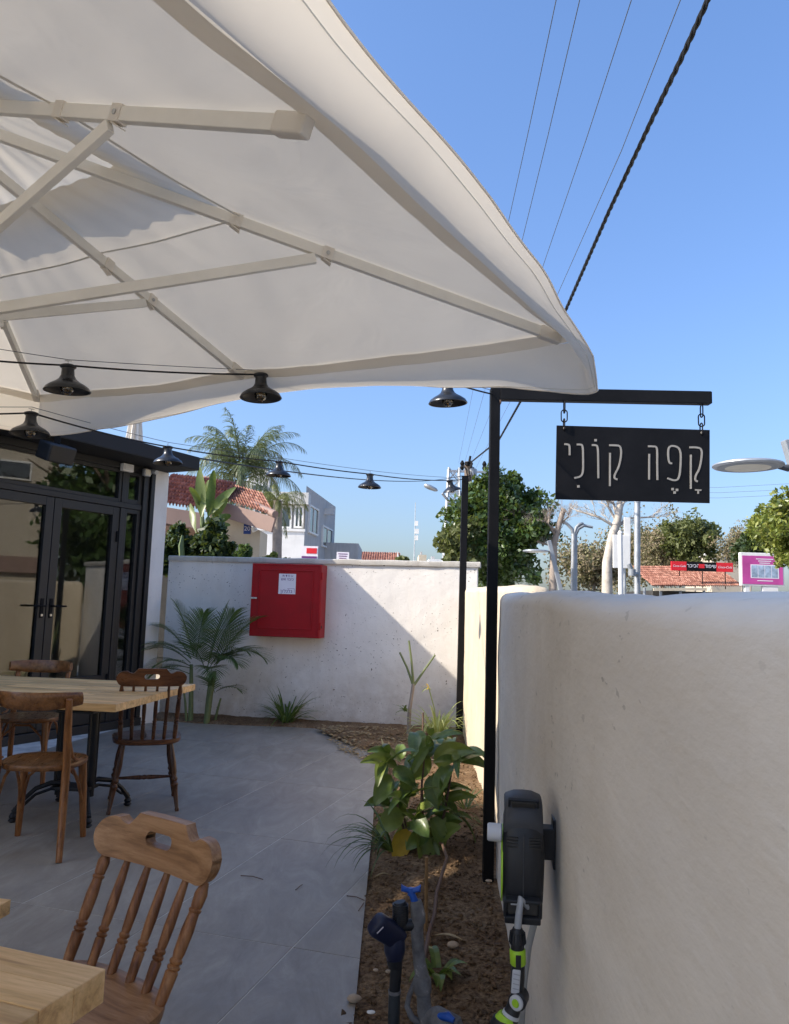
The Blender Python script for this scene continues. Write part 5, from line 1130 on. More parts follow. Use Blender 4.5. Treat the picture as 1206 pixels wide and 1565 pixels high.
# --- bare young frangipani
fb0 = Zp(624, 1126, .02); t = thing('bare_sapling', 'bare grey green sapling with three forked sticks at the end of the bed', 'plant', fb0)
FY = fb0.y; q = lambda x, y, dy=0: P(x, y, FY + dy)
mb = MB(); mb.tube([fb0 - Vector((0, 0, .03)), q(626, 1085), q(632, 1045)], [.022, .019, .017], 8); bw(mb, 'stem', 'grey_bark', t, smooth=50)
for pts in ([(632, 1048), (622, 1020), (611, 997)], [(632, 1046), (629, 1010), (625, 979)], [(633, 1047), (648, 1025), (665, 1001)]):
    mb = MB(); mb.tube([q(*p_, .02 * i) for i, p_ in enumerate(pts)], [.014, .011, .0095], 8); bw(mb, 'branch', 'green_stem', t, smooth=50)
mb = MB()
for k in range(9): mb.grid(leaf_grid(q(622 + random.uniform(-4, 4), 1088), (random.uniform(-1, .3), random.uniform(-.6, .6), random.uniform(.2, .9)), random.uniform(.08, .16), .012, .9, None, 5, .3))
bw(mb, 'leaf', 'grass_blade', t)
# --- spider plant, sunlight put into its bright blade colours
sb = Zp(668, 1133, .03); t = thing('spider_plant', 'pale green and yellow spider plant behind the big leaves, coloured bright as if fully sunlit', 'plant', sb)
for k in range(70):
    a = random.uniform(0, 2 * PI); e = random.uniform(.6, 2.8); L = random.uniform(.28, .50); mb = MB()
    mb.grid(leaf_grid(sb + Vector((.05 * math.cos(a), .05 * math.sin(a), .05)), (math.cos(a), math.sin(a), e), L, random.uniform(.006, .0095), random.uniform(1.0, 3.2), None, 8, .35, prof=lambda q: min(1, (1 - q) * 2.5 + .04)))
    bw(mb, 'leaf', 'spider_blade', t)
mb = MB(); mb.tube([sb, sb + Vector((-.03, 0, .3)), sb + Vector((-.09, .02, .50))], .006, 6); bw(mb, 'flower_stalk', 'spider_blade', t)
for k in range(8): mb = MB(); mb.grid(leaf_grid(sb + Vector((-.09, .02, .50)), (random.uniform(-1, 1), random.uniform(-.6, .6), random.uniform(-.1, .9)), .10, .008, 1.4, None, 5, .3)); bw(mb, 'leaf', 'broad_leaf_yellow' if k < 3 else 'spider_blade', t)
# --- big glossy leafed plant
bp = Zp(628, 1300, 0); t = thing('broad_leaf_plant', 'big leafy plant with broad glossy leaves, a few turned yellow, in the planting bed', 'plant', (bp.x, bp.y, -.02))
BY = bp.y; q = lambda x, y, dy=0: P(x, y, BY + dy)
stems = [[(650, 1400), (648, 1300), (645, 1200), (650, 1140)], [(640, 1340), (615, 1260), (595, 1180), (592, 1150)], [(655, 1320), (680, 1240), (690, 1180), (700, 1150)], [(640, 1380), (630, 1310), (618, 1250)]]
for s_ in stems:
    mb = MB(); mb.tube([q(x, y, .05 * i) for i, (x, y) in enumerate(s_)], [.009, .008, .006, .005][:len(s_)], 6); bw(mb, 'stem', 'drip_pipe', t, smooth=60)
OV = lambda f: math.sin(PI * min(1, (f * .95 + .04)) ** .85) ** .8
# (start px, tip px, depth shift at start and tip, half width, yellow)
BL = [(612, 1165, 565, 1150, .15, .05, .045), (606, 1172, 555, 1162, .1, -.05, .038), (613, 1160, 612, 1135, .25, .3, .030), (622, 1178, 648, 1147, .12, .2, .045), (645, 1165, 636, 1108, .15, .3, .055), (650, 1160, 672, 1115, .2, .35, .05), (668, 1170, 716, 1128, .12, .05, .060), (700, 1155, 745, 1150, .1, .0, .032), (672, 1165, 690, 1115, .22, .4, .05), (660, 1185, 668, 1235, .1, .0, .055), (690, 1170, 668, 1215, .1, -.02, .05), (600, 1190, 572, 1225, .05, -.05, .052), (612, 1195, 590, 1235, .12, .05, .050), (600, 1180, 640, 1196, .0, .0, .042), (612, 1218, 638, 1200, .1, .1, .035), (598, 1235, 560, 1224, .05, -.05, .040), (615, 1245, 578, 1275, .0, -.1, .055), (622, 1235, 598, 1212, .0, -.1, .040), (635, 1250, 660, 1232, -.02, -.1, .048), (630, 1255, 655, 1275, -.05, -.15, .050), (650, 1255, 688, 1232, .0, .0, .040), (660, 1250, 676, 1295, .0, -.05, .055), (672, 1265, 700, 1242, .05, .0, .045), (670, 1285, 702, 1265, .0, -.05, .048), (680, 1255, 720, 1240, .1, .08, .03), (625, 1270, 605, 1318, -.02, -.1, .05), (640, 1268, 648, 1330, -.05, -.1, .055), (655, 1275, 625, 1300, -.04, -.1, .042), (632, 1300, 602, 1290, .0, -.05, .04), (648, 1290, 672, 1310, -.02, -.08, .042), (675, 1225, 725, 1215, .15, .1, .028), (650, 1310, 645, 1352, -.05, -.1, .032), (628, 1315, 618, 1345, -.03, -.08, .035), (640, 1215, 612, 1200, .2, .15, .045), (655, 1205, 690, 1200, .2, .2, .045), (632, 1190, 655, 1160, .25, .3, .05)]
for (x, y, n_) in ((595, 1160, 5), (650, 1145, 6), (700, 1160, 5), (612, 1255, 8), (650, 1270, 8), (630, 1215, 5), (690, 1250, 5), (640, 1310, 8), (670, 1205, 6), (655, 1130, 5), (620, 1330, 3), (665, 1310, 5)):
    for _ in range(n_):
        a = random.uniform(0, 2 * PI); L = random.uniform(28, 52); BL.append((x + random.uniform(-8, 8), y + random.uniform(-8, 8), x + L * math.cos(a), y + L * .8 * math.sin(a) + 6, random.uniform(0, .15), random.uniform(-.15, .3), random.uniform(.018, .036)))
for k, (x0, y0, x1, y1, s0_, s1_, hw) in enumerate(BL):
    a, b = q(x0, y0, s0_), q(x1, y1, s1_); L = (b - a).length * 1.10; hw *= .86; d = (b - a).normalized(); d = (d + Vector((0, 0, .35))).normalized()
    rows = []; side = d.cross(Vector((0, -.55, 1))).normalized(); mb = MB(); n_ = 10; dr = random.uniform(.5, 1.6) / n_; p = a.copy(); dd = d.copy()
    tw = random.uniform(-.8, .8); side = (Matrix.Rotation(tw, 3, d) @ side)
    for i in range(n_ + 1):
        f = i / n_; w = hw * 1.25 * OV(f) + .001; up = side.cross(dd).normalized(); up = up if up.z > 0 else -up; wv = .09 * hw * math.sin(f * 11 + k)
        rows.append([p - side * w + up * (w * .42 + wv), p - side * w * .5 + up * (w * .26 + wv * .4), p, p + side * w * .5 + up * (w * .26 - wv * .4), p + side * w + up * (w * .42 - wv)]); dd = (dd + Vector((0, 0, -dr * (0.5 + f)))).normalized(); p = p + dd * (L / n_)
    mb.grid(rows); bw(mb, 'leaf', 'broad_leaf_yellow' if k in (25, 31) else 'broad_leaf', t, smooth=60)
# --- dark grassy clumps spilling over the floor edge
def clump(name, x, y, lab, n_, L0, L1, mat, dirs=None, z=.0, wd=.006):
    b = Zp(x, y, z); t = thing(name, lab, 'plant', b)
    for k in range(n_):
        a = random.uniform(0, 2 * PI) if dirs is None else random.uniform(*dirs); mb = MB()
        mb.grid(leaf_grid(b + Vector((.03 * math.cos(a), .03 * math.sin(a), .0)), (math.cos(a), math.sin(a), random.uniform(.4, 1.8)), random.uniform(L0, L1), random.uniform(wd * .7, wd * 1.2), random.uniform(1.2, 2.8), None, 8, .3, prof=lambda q_: min(1, (1 - q_) * 2 + .04)))
        bw(mb, 'leaf', mat, t)
clump('grassy_clump', 601, 1300, 'dark grassy clump spilling left over the floor edge under the big leaves', 34, .22, .42, 'dark_blade', (1.9, 4.6), .12)
clump('grassy_clump', 712, 1235, 'thin grassy tuft at the foot of the wall beside the sign post', 24, .18, .36, 'dark_blade', None, .02, .005)
clump('small_weed', 670, 1485, 'small dark green weed with lance leaves next to the grey standpipe', 12, .07, .15, 'broad_leaf', None, .01, .016)
clump('grassy_clump', 742, 1262, 'sparse wild grass in shade at the base of the sign post', 16, .10, .24, 'dark_blade', None, .0, .004)
# ================================================================== BEHIND THE WALL
def leaves_obj(name, C, size, mat, parent, normal_bias=None, aspect=1.7, up=0.3):
    """many leaf-sized faces at points C (world coordinates)"""
    N = len(C); C = np.asarray(C); nrm = rng.normal(0, 1, (N, 3)); nrm[:, 2] += up; 
    if normal_bias is not None: nrm += normal_bias
    nrm /= np.linalg.norm(nrm, axis=1)[:, None]; a = rng.normal(0, 1, (N, 3)); a -= nrm * (a * nrm).sum(1)[:, None]; a /= np.linalg.norm(a, axis=1)[:, None]; b = np.cross(nrm, a)
    s = size * (0.6 + 0.8 * rng.random(N))[:, None]
    V = np.stack([C - a * s * aspect / 2, C - b * s / 2 + nrm * s * .08, C + a * s * aspect / 2, C + b * s / 2 + nrm * s * .08], 1).reshape(-1, 3)
    I = np.array(chain(parent).inverted()); V = V @ I[:3, :3].T + I[:3, 3]
    return fast_mesh(name, V, np.arange(N * 4).reshape(N, 4), mat, parent)
def clumps(center, rad, n_cl, per, cl_r, shell=0.55, flat=1.0, seed=0):
    """leaf points gathered in clumps spread through an uneven crown"""
    out = []; c = np.array(center); r = np.array(rad)
    for k in range(n_cl):
        v = rng.normal(0, 1, 3); v /= np.linalg.norm(v); q = shell + (1 - shell) * rng.random(); lump = min(1.05, 0.84 + 0.60 * mnoise.noise(Vector(v * 1.9) + Vector((seed * 3.7, 0, 0))))
        if rng.random() < .16: q *= 1.13 + .12 * rng.random()
        p = c + v * r * q * lump; s = cl_r * (0.6 + 0.9 * rng.random()); w = rng.normal(0, 1, (per, 3)); w *= (rng.random(per) ** .4 / np.linalg.norm(w, axis=1))[:, None]; out.append(p + w * s * np.array([1, 1, flat]))
    return np.concatenate(out)
def limbs(mb, base, top, r, spread, n, rnd, lev=2, ml=1e9):
    base, top = Vector(base), Vector(top); mid = base.lerp(top, .5) + Vector((rnd.uniform(-.1, .1), rnd.uniform(-.1, .1), 0)) * (top - base).length * .4
    mb.tube([base, mid, top], [r, r * .82, r * .55], 7)
    if lev == 0: return
    for k in range(n):
        f = rnd.uniform(.72, 1.0) if lev == 2 else rnd.uniform(.45, 1); p = base.lerp(top, f); a = rnd.uniform(0, 2 * PI); L = min(ml, (top - base).length) * rnd.uniform(.4, .75); e = p + Vector((math.cos(a) * spread, math.sin(a) * spread, rnd.uniform(.25, 1.0))).normalized() * L
        limbs(mb, p, e, r * .5, spread, max(2, n - 1), rnd, lev - 1, ml * .7)
def tree(label, px, y_top, y_bot, Y, wpx, mat, n_cl, per, leaf, trunk='bark', seed=1, name='tree', cl=.24, shell=.5, foot=-.1, dens=1, depth=1.0, cat='tree'):
    top, bot = P(px, y_top, Y), P(px, y_bot, Y); c = (top + bot) / 2; rx = wpx / F_PX * Y / 2; rz_ = (top.z - bot.z) / 2
    t = thing(name, label, cat, (c.x, Y, foot)); mb = MB(); rnd = random.Random(seed)
    limbs(mb, (c.x, Y, foot), (c.x + .1 * rx, Y, c.z + .2 * rz_), max(.03, rz_ * .05), .7, 3, rnd, 2, .8 * min(rx, rz_)); bw(mb, 'trunk', trunk, t, smooth=60)
    leaves_obj('crown', clumps((c.x, Y, c.z), (rx * .93, rx * depth * .93, rz_ * .95), n_cl, per, cl * min(rx, rz_), shell, seed=seed), leaf, mat, t); return t
# ---- neighbour's tiled house
HYY = 14.0
hb = thing('tiled_house', 'low cream house with red tiled roofs behind the white wall', 'house', (-4.2, 15.0, -.1))
def tiled_roof(name, e0, e1, up, nt, depth_m, parent, rows_n=9):
    """pan-tile slope: eave from e0 to e1, rising along up; each tile a curved piece of real relief"""
    e0, e1, up = Vector(e0), Vector(e1), Vector(up); ax = (e1 - e0).normalized(); nrm = ax.cross(up.normalized()); nrm = nrm if nrm.z > 0 else -nrm; u = up.normalized()
    mb = MB(); w = (e1 - e0).length / nt; l = depth_m / rows_n
    for i in range(nt):
        for j in range(rows_n):
            o = e0 + ax * (i * w) + u * (j * l) + nrm * (.012 * random.random()); rows = []
            for q_ in range(2):
                y = l * 1.12 * q_; rows.append([o + ax * (w * k / 6) + u * y + nrm * (.055 * math.sin(PI * min(1, k / 4.0)) * (1 if k <= 4 else 0) + (.035 if q_ == 0 else 0.0)) for k in range(7)])
            mb.grid(rows)
            fr = [rows[0][k] for k in range(7)]; mb.add(fr + [p - nrm * .03 for p in fr], [(k, k + 1, 8 + k, 7 + k) for k in range(6)])
    o = bw(mb, name, 'clay_tile', parent); o['kind'] = 'stuff'; return o
# lower porch roof (left)
e0, e1 = P(215, 768, 12.8), P(326, 782, 12.8); mb = MB()
tiled_roof('porch_roof_tile', e0, e1, (0, 1.0, .42), 22, 1.9, hb, 8)
mb = MB(); mb.beam(e0 + Vector((0, .03, -.14)), P(310, 782, 12.8) + Vector((0, .03, -.16)), .05, .27); bw(mb, 'fascia', 'fascia_brown', hb, bevel=.005)
rid = P(252, 722, 15.0)
mb = MB(); mb.tube([e1 + Vector((.02, -.02, .03)), P(282, 752, 14.2), P(262, 740, 14.6)], .07, 8); bw(mb, 'hip_ridge', 'fascia_brown', hb, smooth=60)
mb = MB(); mb.box(((e0.x + e1.x) / 2 - .3, 13.9, e0.z - .33), ((e1 - e0).length * .95, 1.9, .06)); bw(mb, 'soffit', 'fascia_brown', hb)
# main roof (right piece, nearer the palms)
m0, m1 = P(318, 758, 13.9), P(421, 789, 13.2)
tiled_roof('main_roof_tile', m0, m1, (-.35, 1.0, .42), 22, 1.5, hb, 6)
tiled_roof('back_roof_tile', P(215, 765, 15.6), P(318, 768, 15.6), (0, 1, .45), 24, 1.55, hb, 7)
mb = MB(); mb.beam(m0 + Vector((0, .02, -.16)), m1 + Vector((-.02, .02, -.15)), .05, .26); bw(mb, 'fascia', 'fascia_brown', hb, bevel=.005)
mb = MB(); mb.tube([m1 + Vector((0, -.02, .03)), P(372, 764, 14.2), P(340, 741, 15.0)], .065, 8); bw(mb, 'hip_ridge', 'fascia_brown', hb, smooth=60)
wl, wr = P(318, 830, 14.1), P(397, 830, 13.8)
mb = MB(); mb.add([(wl.x, wl.y, -.1), (wr.x, wr.y, -.1), (wr.x, wr.y, m1.z - .2), (wl.x, wl.y, m0.z - .2), (wl.x, wl.y + .8, -.1), (wr.x, wr.y + .8, -.1), (wr.x, wr.y + .8, m1.z - .2), (wl.x, wl.y + .8, m0.z - .2)], [(0, 1, 2, 3), (1, 5, 6, 2), (4, 0, 3, 7), (5, 4, 7, 6), (3, 2, 6, 7)]); bw(mb, 'wall', 'house_cream', hb)
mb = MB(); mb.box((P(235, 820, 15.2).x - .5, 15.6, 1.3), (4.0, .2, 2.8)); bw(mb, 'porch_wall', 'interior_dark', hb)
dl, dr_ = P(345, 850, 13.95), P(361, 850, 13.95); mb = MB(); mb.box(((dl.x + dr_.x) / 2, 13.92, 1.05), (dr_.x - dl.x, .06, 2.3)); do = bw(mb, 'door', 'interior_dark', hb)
mb = MB(); mb.box((dr_.x + .10, 13.90, 1.1), (.18, .08, 2.4)); mb.box((dl.x - .06, 13.90, 1.1), (.1, .08, 2.4)); bw(mb, 'door_frame', 'house_grey_dark', do)
pl_ = P(378, 808, 13.75); mb = MB(); mb.box(pl_, (.13, .02, .19)); pp = bw(mb, 'number_plate', 'plate_blue', hb, bevel=.004)
text_mesh('20', .11, 'sticker_white', pp, chain(pp).inverted() @ frame(pl_ + Vector((0, -.014, -.035)), (1, 0, 0), (0, 0, 1)), 'lettering')
mb = MB(); mb.tube([P(387, 806, 13.7), P(390, 812, 13.7)], .05, 8); bw(mb, 'wall_lamp', 'white_paint', hb)
# ---- palms
def queen_palm(label, px, ycrown, Y, L, nfr, mat, ybase, trunk_r, hang, seed, rise=1.0, flat=1.0):
    random.seed(seed); c = P(px, ycrown, Y); t = thing('queen_palm', label, 'palm', (c.x, Y, -.1)); mb = MB(); pts = []
    for i in range(15): f = i / 14; pts.append((c.x + .05 * math.sin(f * 3), Y, -.1 + (c.z + .1) * f))
    mb.tube(pts, [trunk_r * (1.2 - .35 * f / 14 + .05 * (f % 2)) for f in range(15)], 10); bw(mb, 'trunk', 'grey_bark', t, smooth=60)
    for k in range(nfr):
        a = 2 * PI * k * .618 + seed; e = rise * (1.6 - 1.7 * k / nfr); mb = MB(); frond(c, (math.cos(a) * flat, math.sin(a), e), L * random.uniform(.8, 1.1), 60, L * .23, .0058 * L / 1.5, 1.7 + 1.3 * k / nfr, hang, mb, .55); bw(mb, 'frond', mat, t)
    random.seed(seed + 1)
queen_palm('tall feathery palm rising behind the tiled roof beside the cafe roof corner', 368, 735, 19.5, 2.0, 38, 'queen_palm_leaf', 880, .13, .75, 3, rise=2.3)
queen_palm('yellowish drooping palm with a visible trunk in front of the grey house', 424, 765, 17.0, .85, 16, 'yellow_palm_leaf', 860, .11, .9, 11, rise=.75)
# ---- banana like plant by the roof
bb = P(310, 850, 11.6); t = thing('banana_plant', 'broad leaved banana plant with pale upright leaves in front of the tiled roof', 'plant', (bb.x, 11.6, -.1)); q = lambda x, y, dy=0: P(x, y, 11.6 + dy)
BN = [(309, 795, 306, 718, .15), (318, 790, 326, 722, .12), (318, 790, 356, 745, .13), (322, 800, 345, 762, .12), (318, 806, 350, 786, .13), (310, 790, 292, 745, .12), (315, 810, 350, 800, .10), (292, 850, 280, 812, .12), (308, 790, 318, 735, .10), (300, 815, 292, 770, .10)]
for x0, y0, x1, y1, hw in BN:
    a, b = q(x0, y0, random.uniform(-.1, .2)), q(x1, y1, random.uniform(-.2, .2)); L = (b - a).length; hw *= .55; mb = MB(); sd = (b - a).cross(Vector((random.uniform(-.5, .5), 1, 0))).normalized()
    mb.grid(leaf_grid(a, (b - a).normalized() + Vector((0, 0, .15)), L * 1.05, hw, .5, sd, 10, .35, .01, prof=lambda f: math.sin(PI * min(1, f * .9 + .08)) ** .55 * (.25 + .75 * min(1, f * 4)))); bw(mb, 'leaf', 'banana_leaf', t, smooth=60)
mb = MB()
for x0, y0, x1, y1, hw in BN: mb.tube([Vector((bb.x + random.uniform(-.1, .1), 11.6, -.1)), q((x0 + 310) / 2, (y0 + 820) / 2), q(x0, y0)], [.05, .035, .02], 6)
bw(mb, 'stem', 'green_stem', t, smooth=60)
# dark shrubs under the porch
for k, (px, yt, yb, Y, wp_, mt, lb, sz) in enumerate(((268, 792, 905, 11.0, 62, 'shrub_leaf', 'dark shrub in deep shade under the porch beside the white column', .07), (322, 785, 900, 10.9, 76, 'shrub_leaf', 'dark leafy shrub below the banana leaves behind the wall', .08), (372, 824, 890, 10.6, 26, 'palm_leaf', 'small dark succulent bush showing over the wall by the house door', .05), (412, 846, 880, 10.4, 60, 'shrub_leaf', 'low hedge tips showing above the wall behind the red cabinet', .045))):
    tree(lb, px, yt, yb, Y, wp_, mt, 90, 80, sz * .7, seed=20 + k, name='shrub', cl=.3, shell=.3, cat='shrub')
cb = P(278, 850, 10.4); t = thing('cactus', 'single upright pale green paddle beside the dark porch shrub', 'plant', (cb.x, 10.4, -.1)); mb = MB()
mb.tube([(cb.x, 10.4, 1.0), (cb.x, 10.4, cb.z), P(277, 835, 10.4), P(279, 818, 10.4)], [.05, .085, .085, .03], 8, flat=.4); bw(mb, 'paddle', 'green_stem', t, smooth=60)
# ---- grey modern house
GY = 30.0
gt = thing('grey_house', 'grey modern house with bright rendered front and flat roofs beyond the palms', 'house', (P(470, 860, GY).x, GY, -.1))
gx = lambda x, Y=GY: P(x, 800, Y).x
gz_ = lambda y, x=440, Y=GY: P(x, y, Y).z
def hbox(mb, x0, x1, y0, y1, z0, z1): return mb.box(((x0 + x1) / 2, (y0 + y1) / 2, (z0 + z1) / 2), (x1 - x0, y1 - y0, z1 - z0))
XL, XM = gx(378), gx(466); 
mb = MB(); hbox(mb, XL, XM, GY, GY + 5, -.1, gz_(812)); bw(mb, 'front_block', 'house_white', gt)  # sunlight on the front face put into a whiter render
mb = MB(); hbox(mb, XL - .3, XM + .02, GY - .05, GY + 5, gz_(812) + .002, gz_(808)); bw(mb, 'sill', 'house_white', gt)
mb = MB(); hbox(mb, XL, XM, GY + .25, GY + 5, gz_(808) + .002, gz_(770)); bw(mb, 'upper_wall', 'house_grey_dark', gt)
mb = MB(); hbox(mb, XL - .2, XM + .1, GY - .02, GY + 5, gz_(770) + .002, gz_(752)); bw(mb, 'parapet', 'house_grey', gt)
# side face runs away to the right, its shade put into a darker grey
sA, sB = Vector((XM, GY, 0)), P(512, 800, GY + 6.0)
mb = MB(); ztop = gz_(754, 470)
mb.add([(sA.x, sA.y, -.1), (sB.x, sB.y, -.1), (sB.x, sB.y, ztop + .25), (sA.x, sA.y, ztop + .3), (sA.x, sA.y + 6, -.1), (sB.x - .5, sB.y + 3, -.1), (sB.x - .5, sB.y + 3, ztop + .25), (sA.x, sA.y + 6, ztop + .3)], [(0, 1, 2, 3), (1, 5, 6, 2), (3, 2, 6, 7), (4, 0, 3, 7), (5, 4, 7, 6)]); bw(mb, 'side_block', 'house_grey_dark', gt)
sd_ = (Vector((sB.x, sB.y, 0)) - Vector((sA.x, sA.y, 0))); sl = sd_.length; sdn = sd_.normalized(); sn = Vector((sdn.y, -sdn.x, 0))
def swin(f0, f1, z0, z1, par=gt):
    M_ = frame(Vector((sA.x, sA.y, 0)), sdn, (0, 0, 1)); mb = MB(); w = (f1 - f0) * sl; fw = .07; 
    def b3(m_, x0, x1, y0, y1, a, b): m_.add([M_ @ Vector((x, y, z)) for x in (x0, x1) for y in (y0, y1) for z in (a, b)], [(0, 1, 3, 2), (4, 6, 7, 5), (0, 4, 5, 1), (2, 3, 7, 6), (0, 2, 6, 4), (1, 5, 7, 3)])
    x0, x1 = f0 * sl, f1 * sl; b3(mb, x0, x0 + fw, z0, z1, .0, .08); b3(mb, x1 - fw, x1, z0, z1, .0, .08); b3(mb, x0 + fw, x1 - fw, z0, z0 + fw, .0, .08); b3(mb, x0 + fw, x1 - fw, z1 - fw, z1, .0, .08); b3(mb, (x0 + x1) / 2 - .03, (x0 + x1) / 2 + .03, z0 + fw, z1 - fw, .0, .06)
    o = bw(mb, 'window', 'white_paint', par); mb = MB(); b3(mb, x0 + fw, x1 - fw, z0 + fw, z1 - fw, .01, .03); bw(mb, 'pane', 'house_glass', o)
swin(.08, .36, gz_(812, 470), gz_(768, 470)); swin(.52, .88, gz_(826, 495), gz_(790, 495))
def fwin(x0, x1, y0, y1, Yf, par):
    a, b = P(x0, y1, Yf), P(x1, y0, Yf); fw = .07; mb = MB()
    for X0, X1, Z0, Z1 in ((a.x, a.x + fw, a.z, b.z), (b.x - fw, b.x, a.z, b.z), (a.x + fw, b.x - fw, a.z, a.z + fw), (a.x + fw, b.x - fw, b.z - fw, b.z), ((a.x + b.x) / 2 - .03, (a.x + b.x) / 2 + .03, a.z + fw, b.z - fw)): hbox(mb, X0, X1, Yf - .06, Yf + .02, Z0, Z1)
    o = bw(mb, 'window', 'white_paint', par); mb = MB(); hbox(mb, a.x + fw, b.x - fw, Yf - .02, Yf, a.z + fw, b.z - fw); bw(mb, 'pane', 'house_glass', o)
fwin(386, 410, 773, 807, GY + .20, gt); fwin(414, 447, 773, 807, GY + .20, gt); fwin(449, 465, 773, 807, GY + .20, gt)
# gabled upper storey behind
g0, g1, gp0 = P(366, 760, GY + 3), P(412, 760, GY + 3), P(402, 709, GY + 3)
mb = MB(); pr = [(g0.x, gz_(752)), (g1.x, gz_(752)), (P(411, 740, GY + 3).x, P(411, 724, GY + 3).z), (gp0.x, gp0.z), (P(394, 712, GY + 3).x, P(394, 711, GY + 3).z), (g0.x, P(366, 752, GY + 3).z + .1)]
mb.prism(pr, 2.5, Matrix(((1, 0, 0, 0), (0, 0, 1, GY + 3), (0, 1, 0, 0), (0, 0, 0, 1)))); bw(mb, 'upper_block', 'house_grey', gt)
fwin(383, 405, 740, 755, GY + 2.95, gt)
lo0, lo1 = gx(510, GY + 4), gx(549, GY + 4); mb = MB(); hbox(mb, lo0 - 1.2, lo1, GY + 4, GY + 8, -.1, gz_(830, 530, GY + 4)); bw(mb, 'low_wing', 'house_grey_dark', gt)
mb = MB(); w0 = frame(Vector((sA.x, sA.y, 0)), sdn, (0, 0, 1)); mb.box(w0 @ Vector((.62 * sl, ztop - .25, .15)), (.5, .3, .28)); bw(mb, 'air_conditioner', 'house_grey', gt)
s1_ = P(473, 846, 28.5); t = thing('banner_sign', 'white and red banner sign in front of the grey house', 'sign', (s1_.x, 28.5, -.1)); mb = MB(); mb.box(s1_, (.62, .04, .55)); bw(mb, 'board', 'sticker_white', t); mb = MB(); mb.box(s1_ + Vector((.08, -.025, .10)), (.38, .01, .2)); bw(mb, 'red_print', 'coke_red', t); mb = MB(); mb.box(s1_ + Vector((0, -.025, -.16)), (.56, .01, .12)); bw(mb, 'dark_print', 'print_purple', t)
mb = MB(); mb.tube([(s1_.x - .25, 28.53, -.1), (s1_.x - .25, 28.53, s1_.z)], .03, 6); mb.tube([(s1_.x + .25, 28.53, -.1), (s1_.x + .25, 28.53, s1_.z)], .03, 6); bw(mb, 'legs', 'galvanised', t)
s2_ = P(524, 850, 28.6); t = thing('wall_sign', 'pale sign board on two posts by the low grey wing', 'sign', (s2_.x, 28.6, -.1)); mb = MB(); mb.box(s2_, (.46, .04, .30)); bw(mb, 'board', 'sticker_white', t)
mb = MB(); mb.tube([(s2_.x - .2, 28.64, -.1), (s2_.x - .2, 28.64, s2_.z)], .03, 6); mb.tube([(s2_.x + .2, 28.64, -.1), (s2_.x + .2, 28.64, s2_.z)], .03, 6); bw(mb, 'legs', 'galvanised', t)
for k in range(3): mb = MB(); mb.box(s2_ + Vector((0, -.024, .08 - .08 * k)), (.34 - .04 * k, .006, .03)); bw(mb, 'print_line', 'print_purple', t)
# ---- far orange roofed house
oY = 60; t = thing('orange_roof_house', 'distant house with orange tiled gable roof just above the white wall', 'house', (P(583, 850, oY).x, oY, -.1))
a, b, c_ = P(545, 858, oY), P(612, 858, oY), P(604, 841, oY); mb = MB(); mb.box(((a.x + b.x) / 2, oY + 3, a.z / 2 - .1), (b.x - a.x - .3, 5.6, a.z)); bw(mb, 'wall', 'house_cream', t)
tiled_roof('roof_tile', (a.x, oY - .3, a.z), (b.x, oY - .3, a.z), (0, 1, .28), 18, 3.5, t, 8)
mb = MB(); mb.prism([(b.x - .3, a.z - .1), (b.x + .02, a.z - .05), (b.x - .25, a.z + .9)], 3, Matrix(((1, 0, 0, 0), (0, 0, 1, oY + .1), (0, 1, 0, 0), (0, 0, 0, 1)))); bw(mb, 'gable', 'house_white', t)
tree('small round green bush beside the distant orange roof', 615, 846, 872, 52, 24, 'olive_leaf', 30, 40, .16, seed=41, name='bush', cat='shrub')
# low distant skyline pieces
for k, (x0, x1, yt, Y, m_, lb) in enumerate(((640, 652, 848, 70, 'house_cream', 'tiny distant rooftop tank tower over the white wall'), (655, 676, 855, 75, 'house_white', 'pale distant roof edge left of the dark tree'))):
    a, b = P(x0, 870, Y), P(x1, yt, Y); t = thing('distant_building', lb, 'building', ((a.x + b.x) / 2, Y, -.1)); mb = MB(); hbox(mb, a.x, b.x, Y, Y + 4, -.1, b.z); bw(mb, 'wall', m_, t)
    mb = MB(); hbox(mb, a.x + (b.x - a.x) * .2, a.x + (b.x - a.x) * .45, Y + .5, Y + 1.2, b.z, b.z + .3); bw(mb, 'roof_tank', 'house_grey_dark', t)
# ---- antenna mast
mY = 80; mb_ = P(633, 868, mY); mt_ = P(635, 768, mY); t = thing('antenna_mast', 'thin white antenna mast far behind the wall', 'mast', (mb_.x, mY, -.1))
mb = MB(); mb.tube([(mb_.x, mY, -.1), mt_], [.09, .035], 6); bw(mb, 'pole', 'galvanised', t)
for y_, w_ in ((800, .30), (812, .45), (822, .3)): mb = MB(); mb.box(P(635, y_, mY) + Vector((.12, 0, 0)), (w_, .2, .5)); bw(mb, 'aerial', 'white_paint', t)
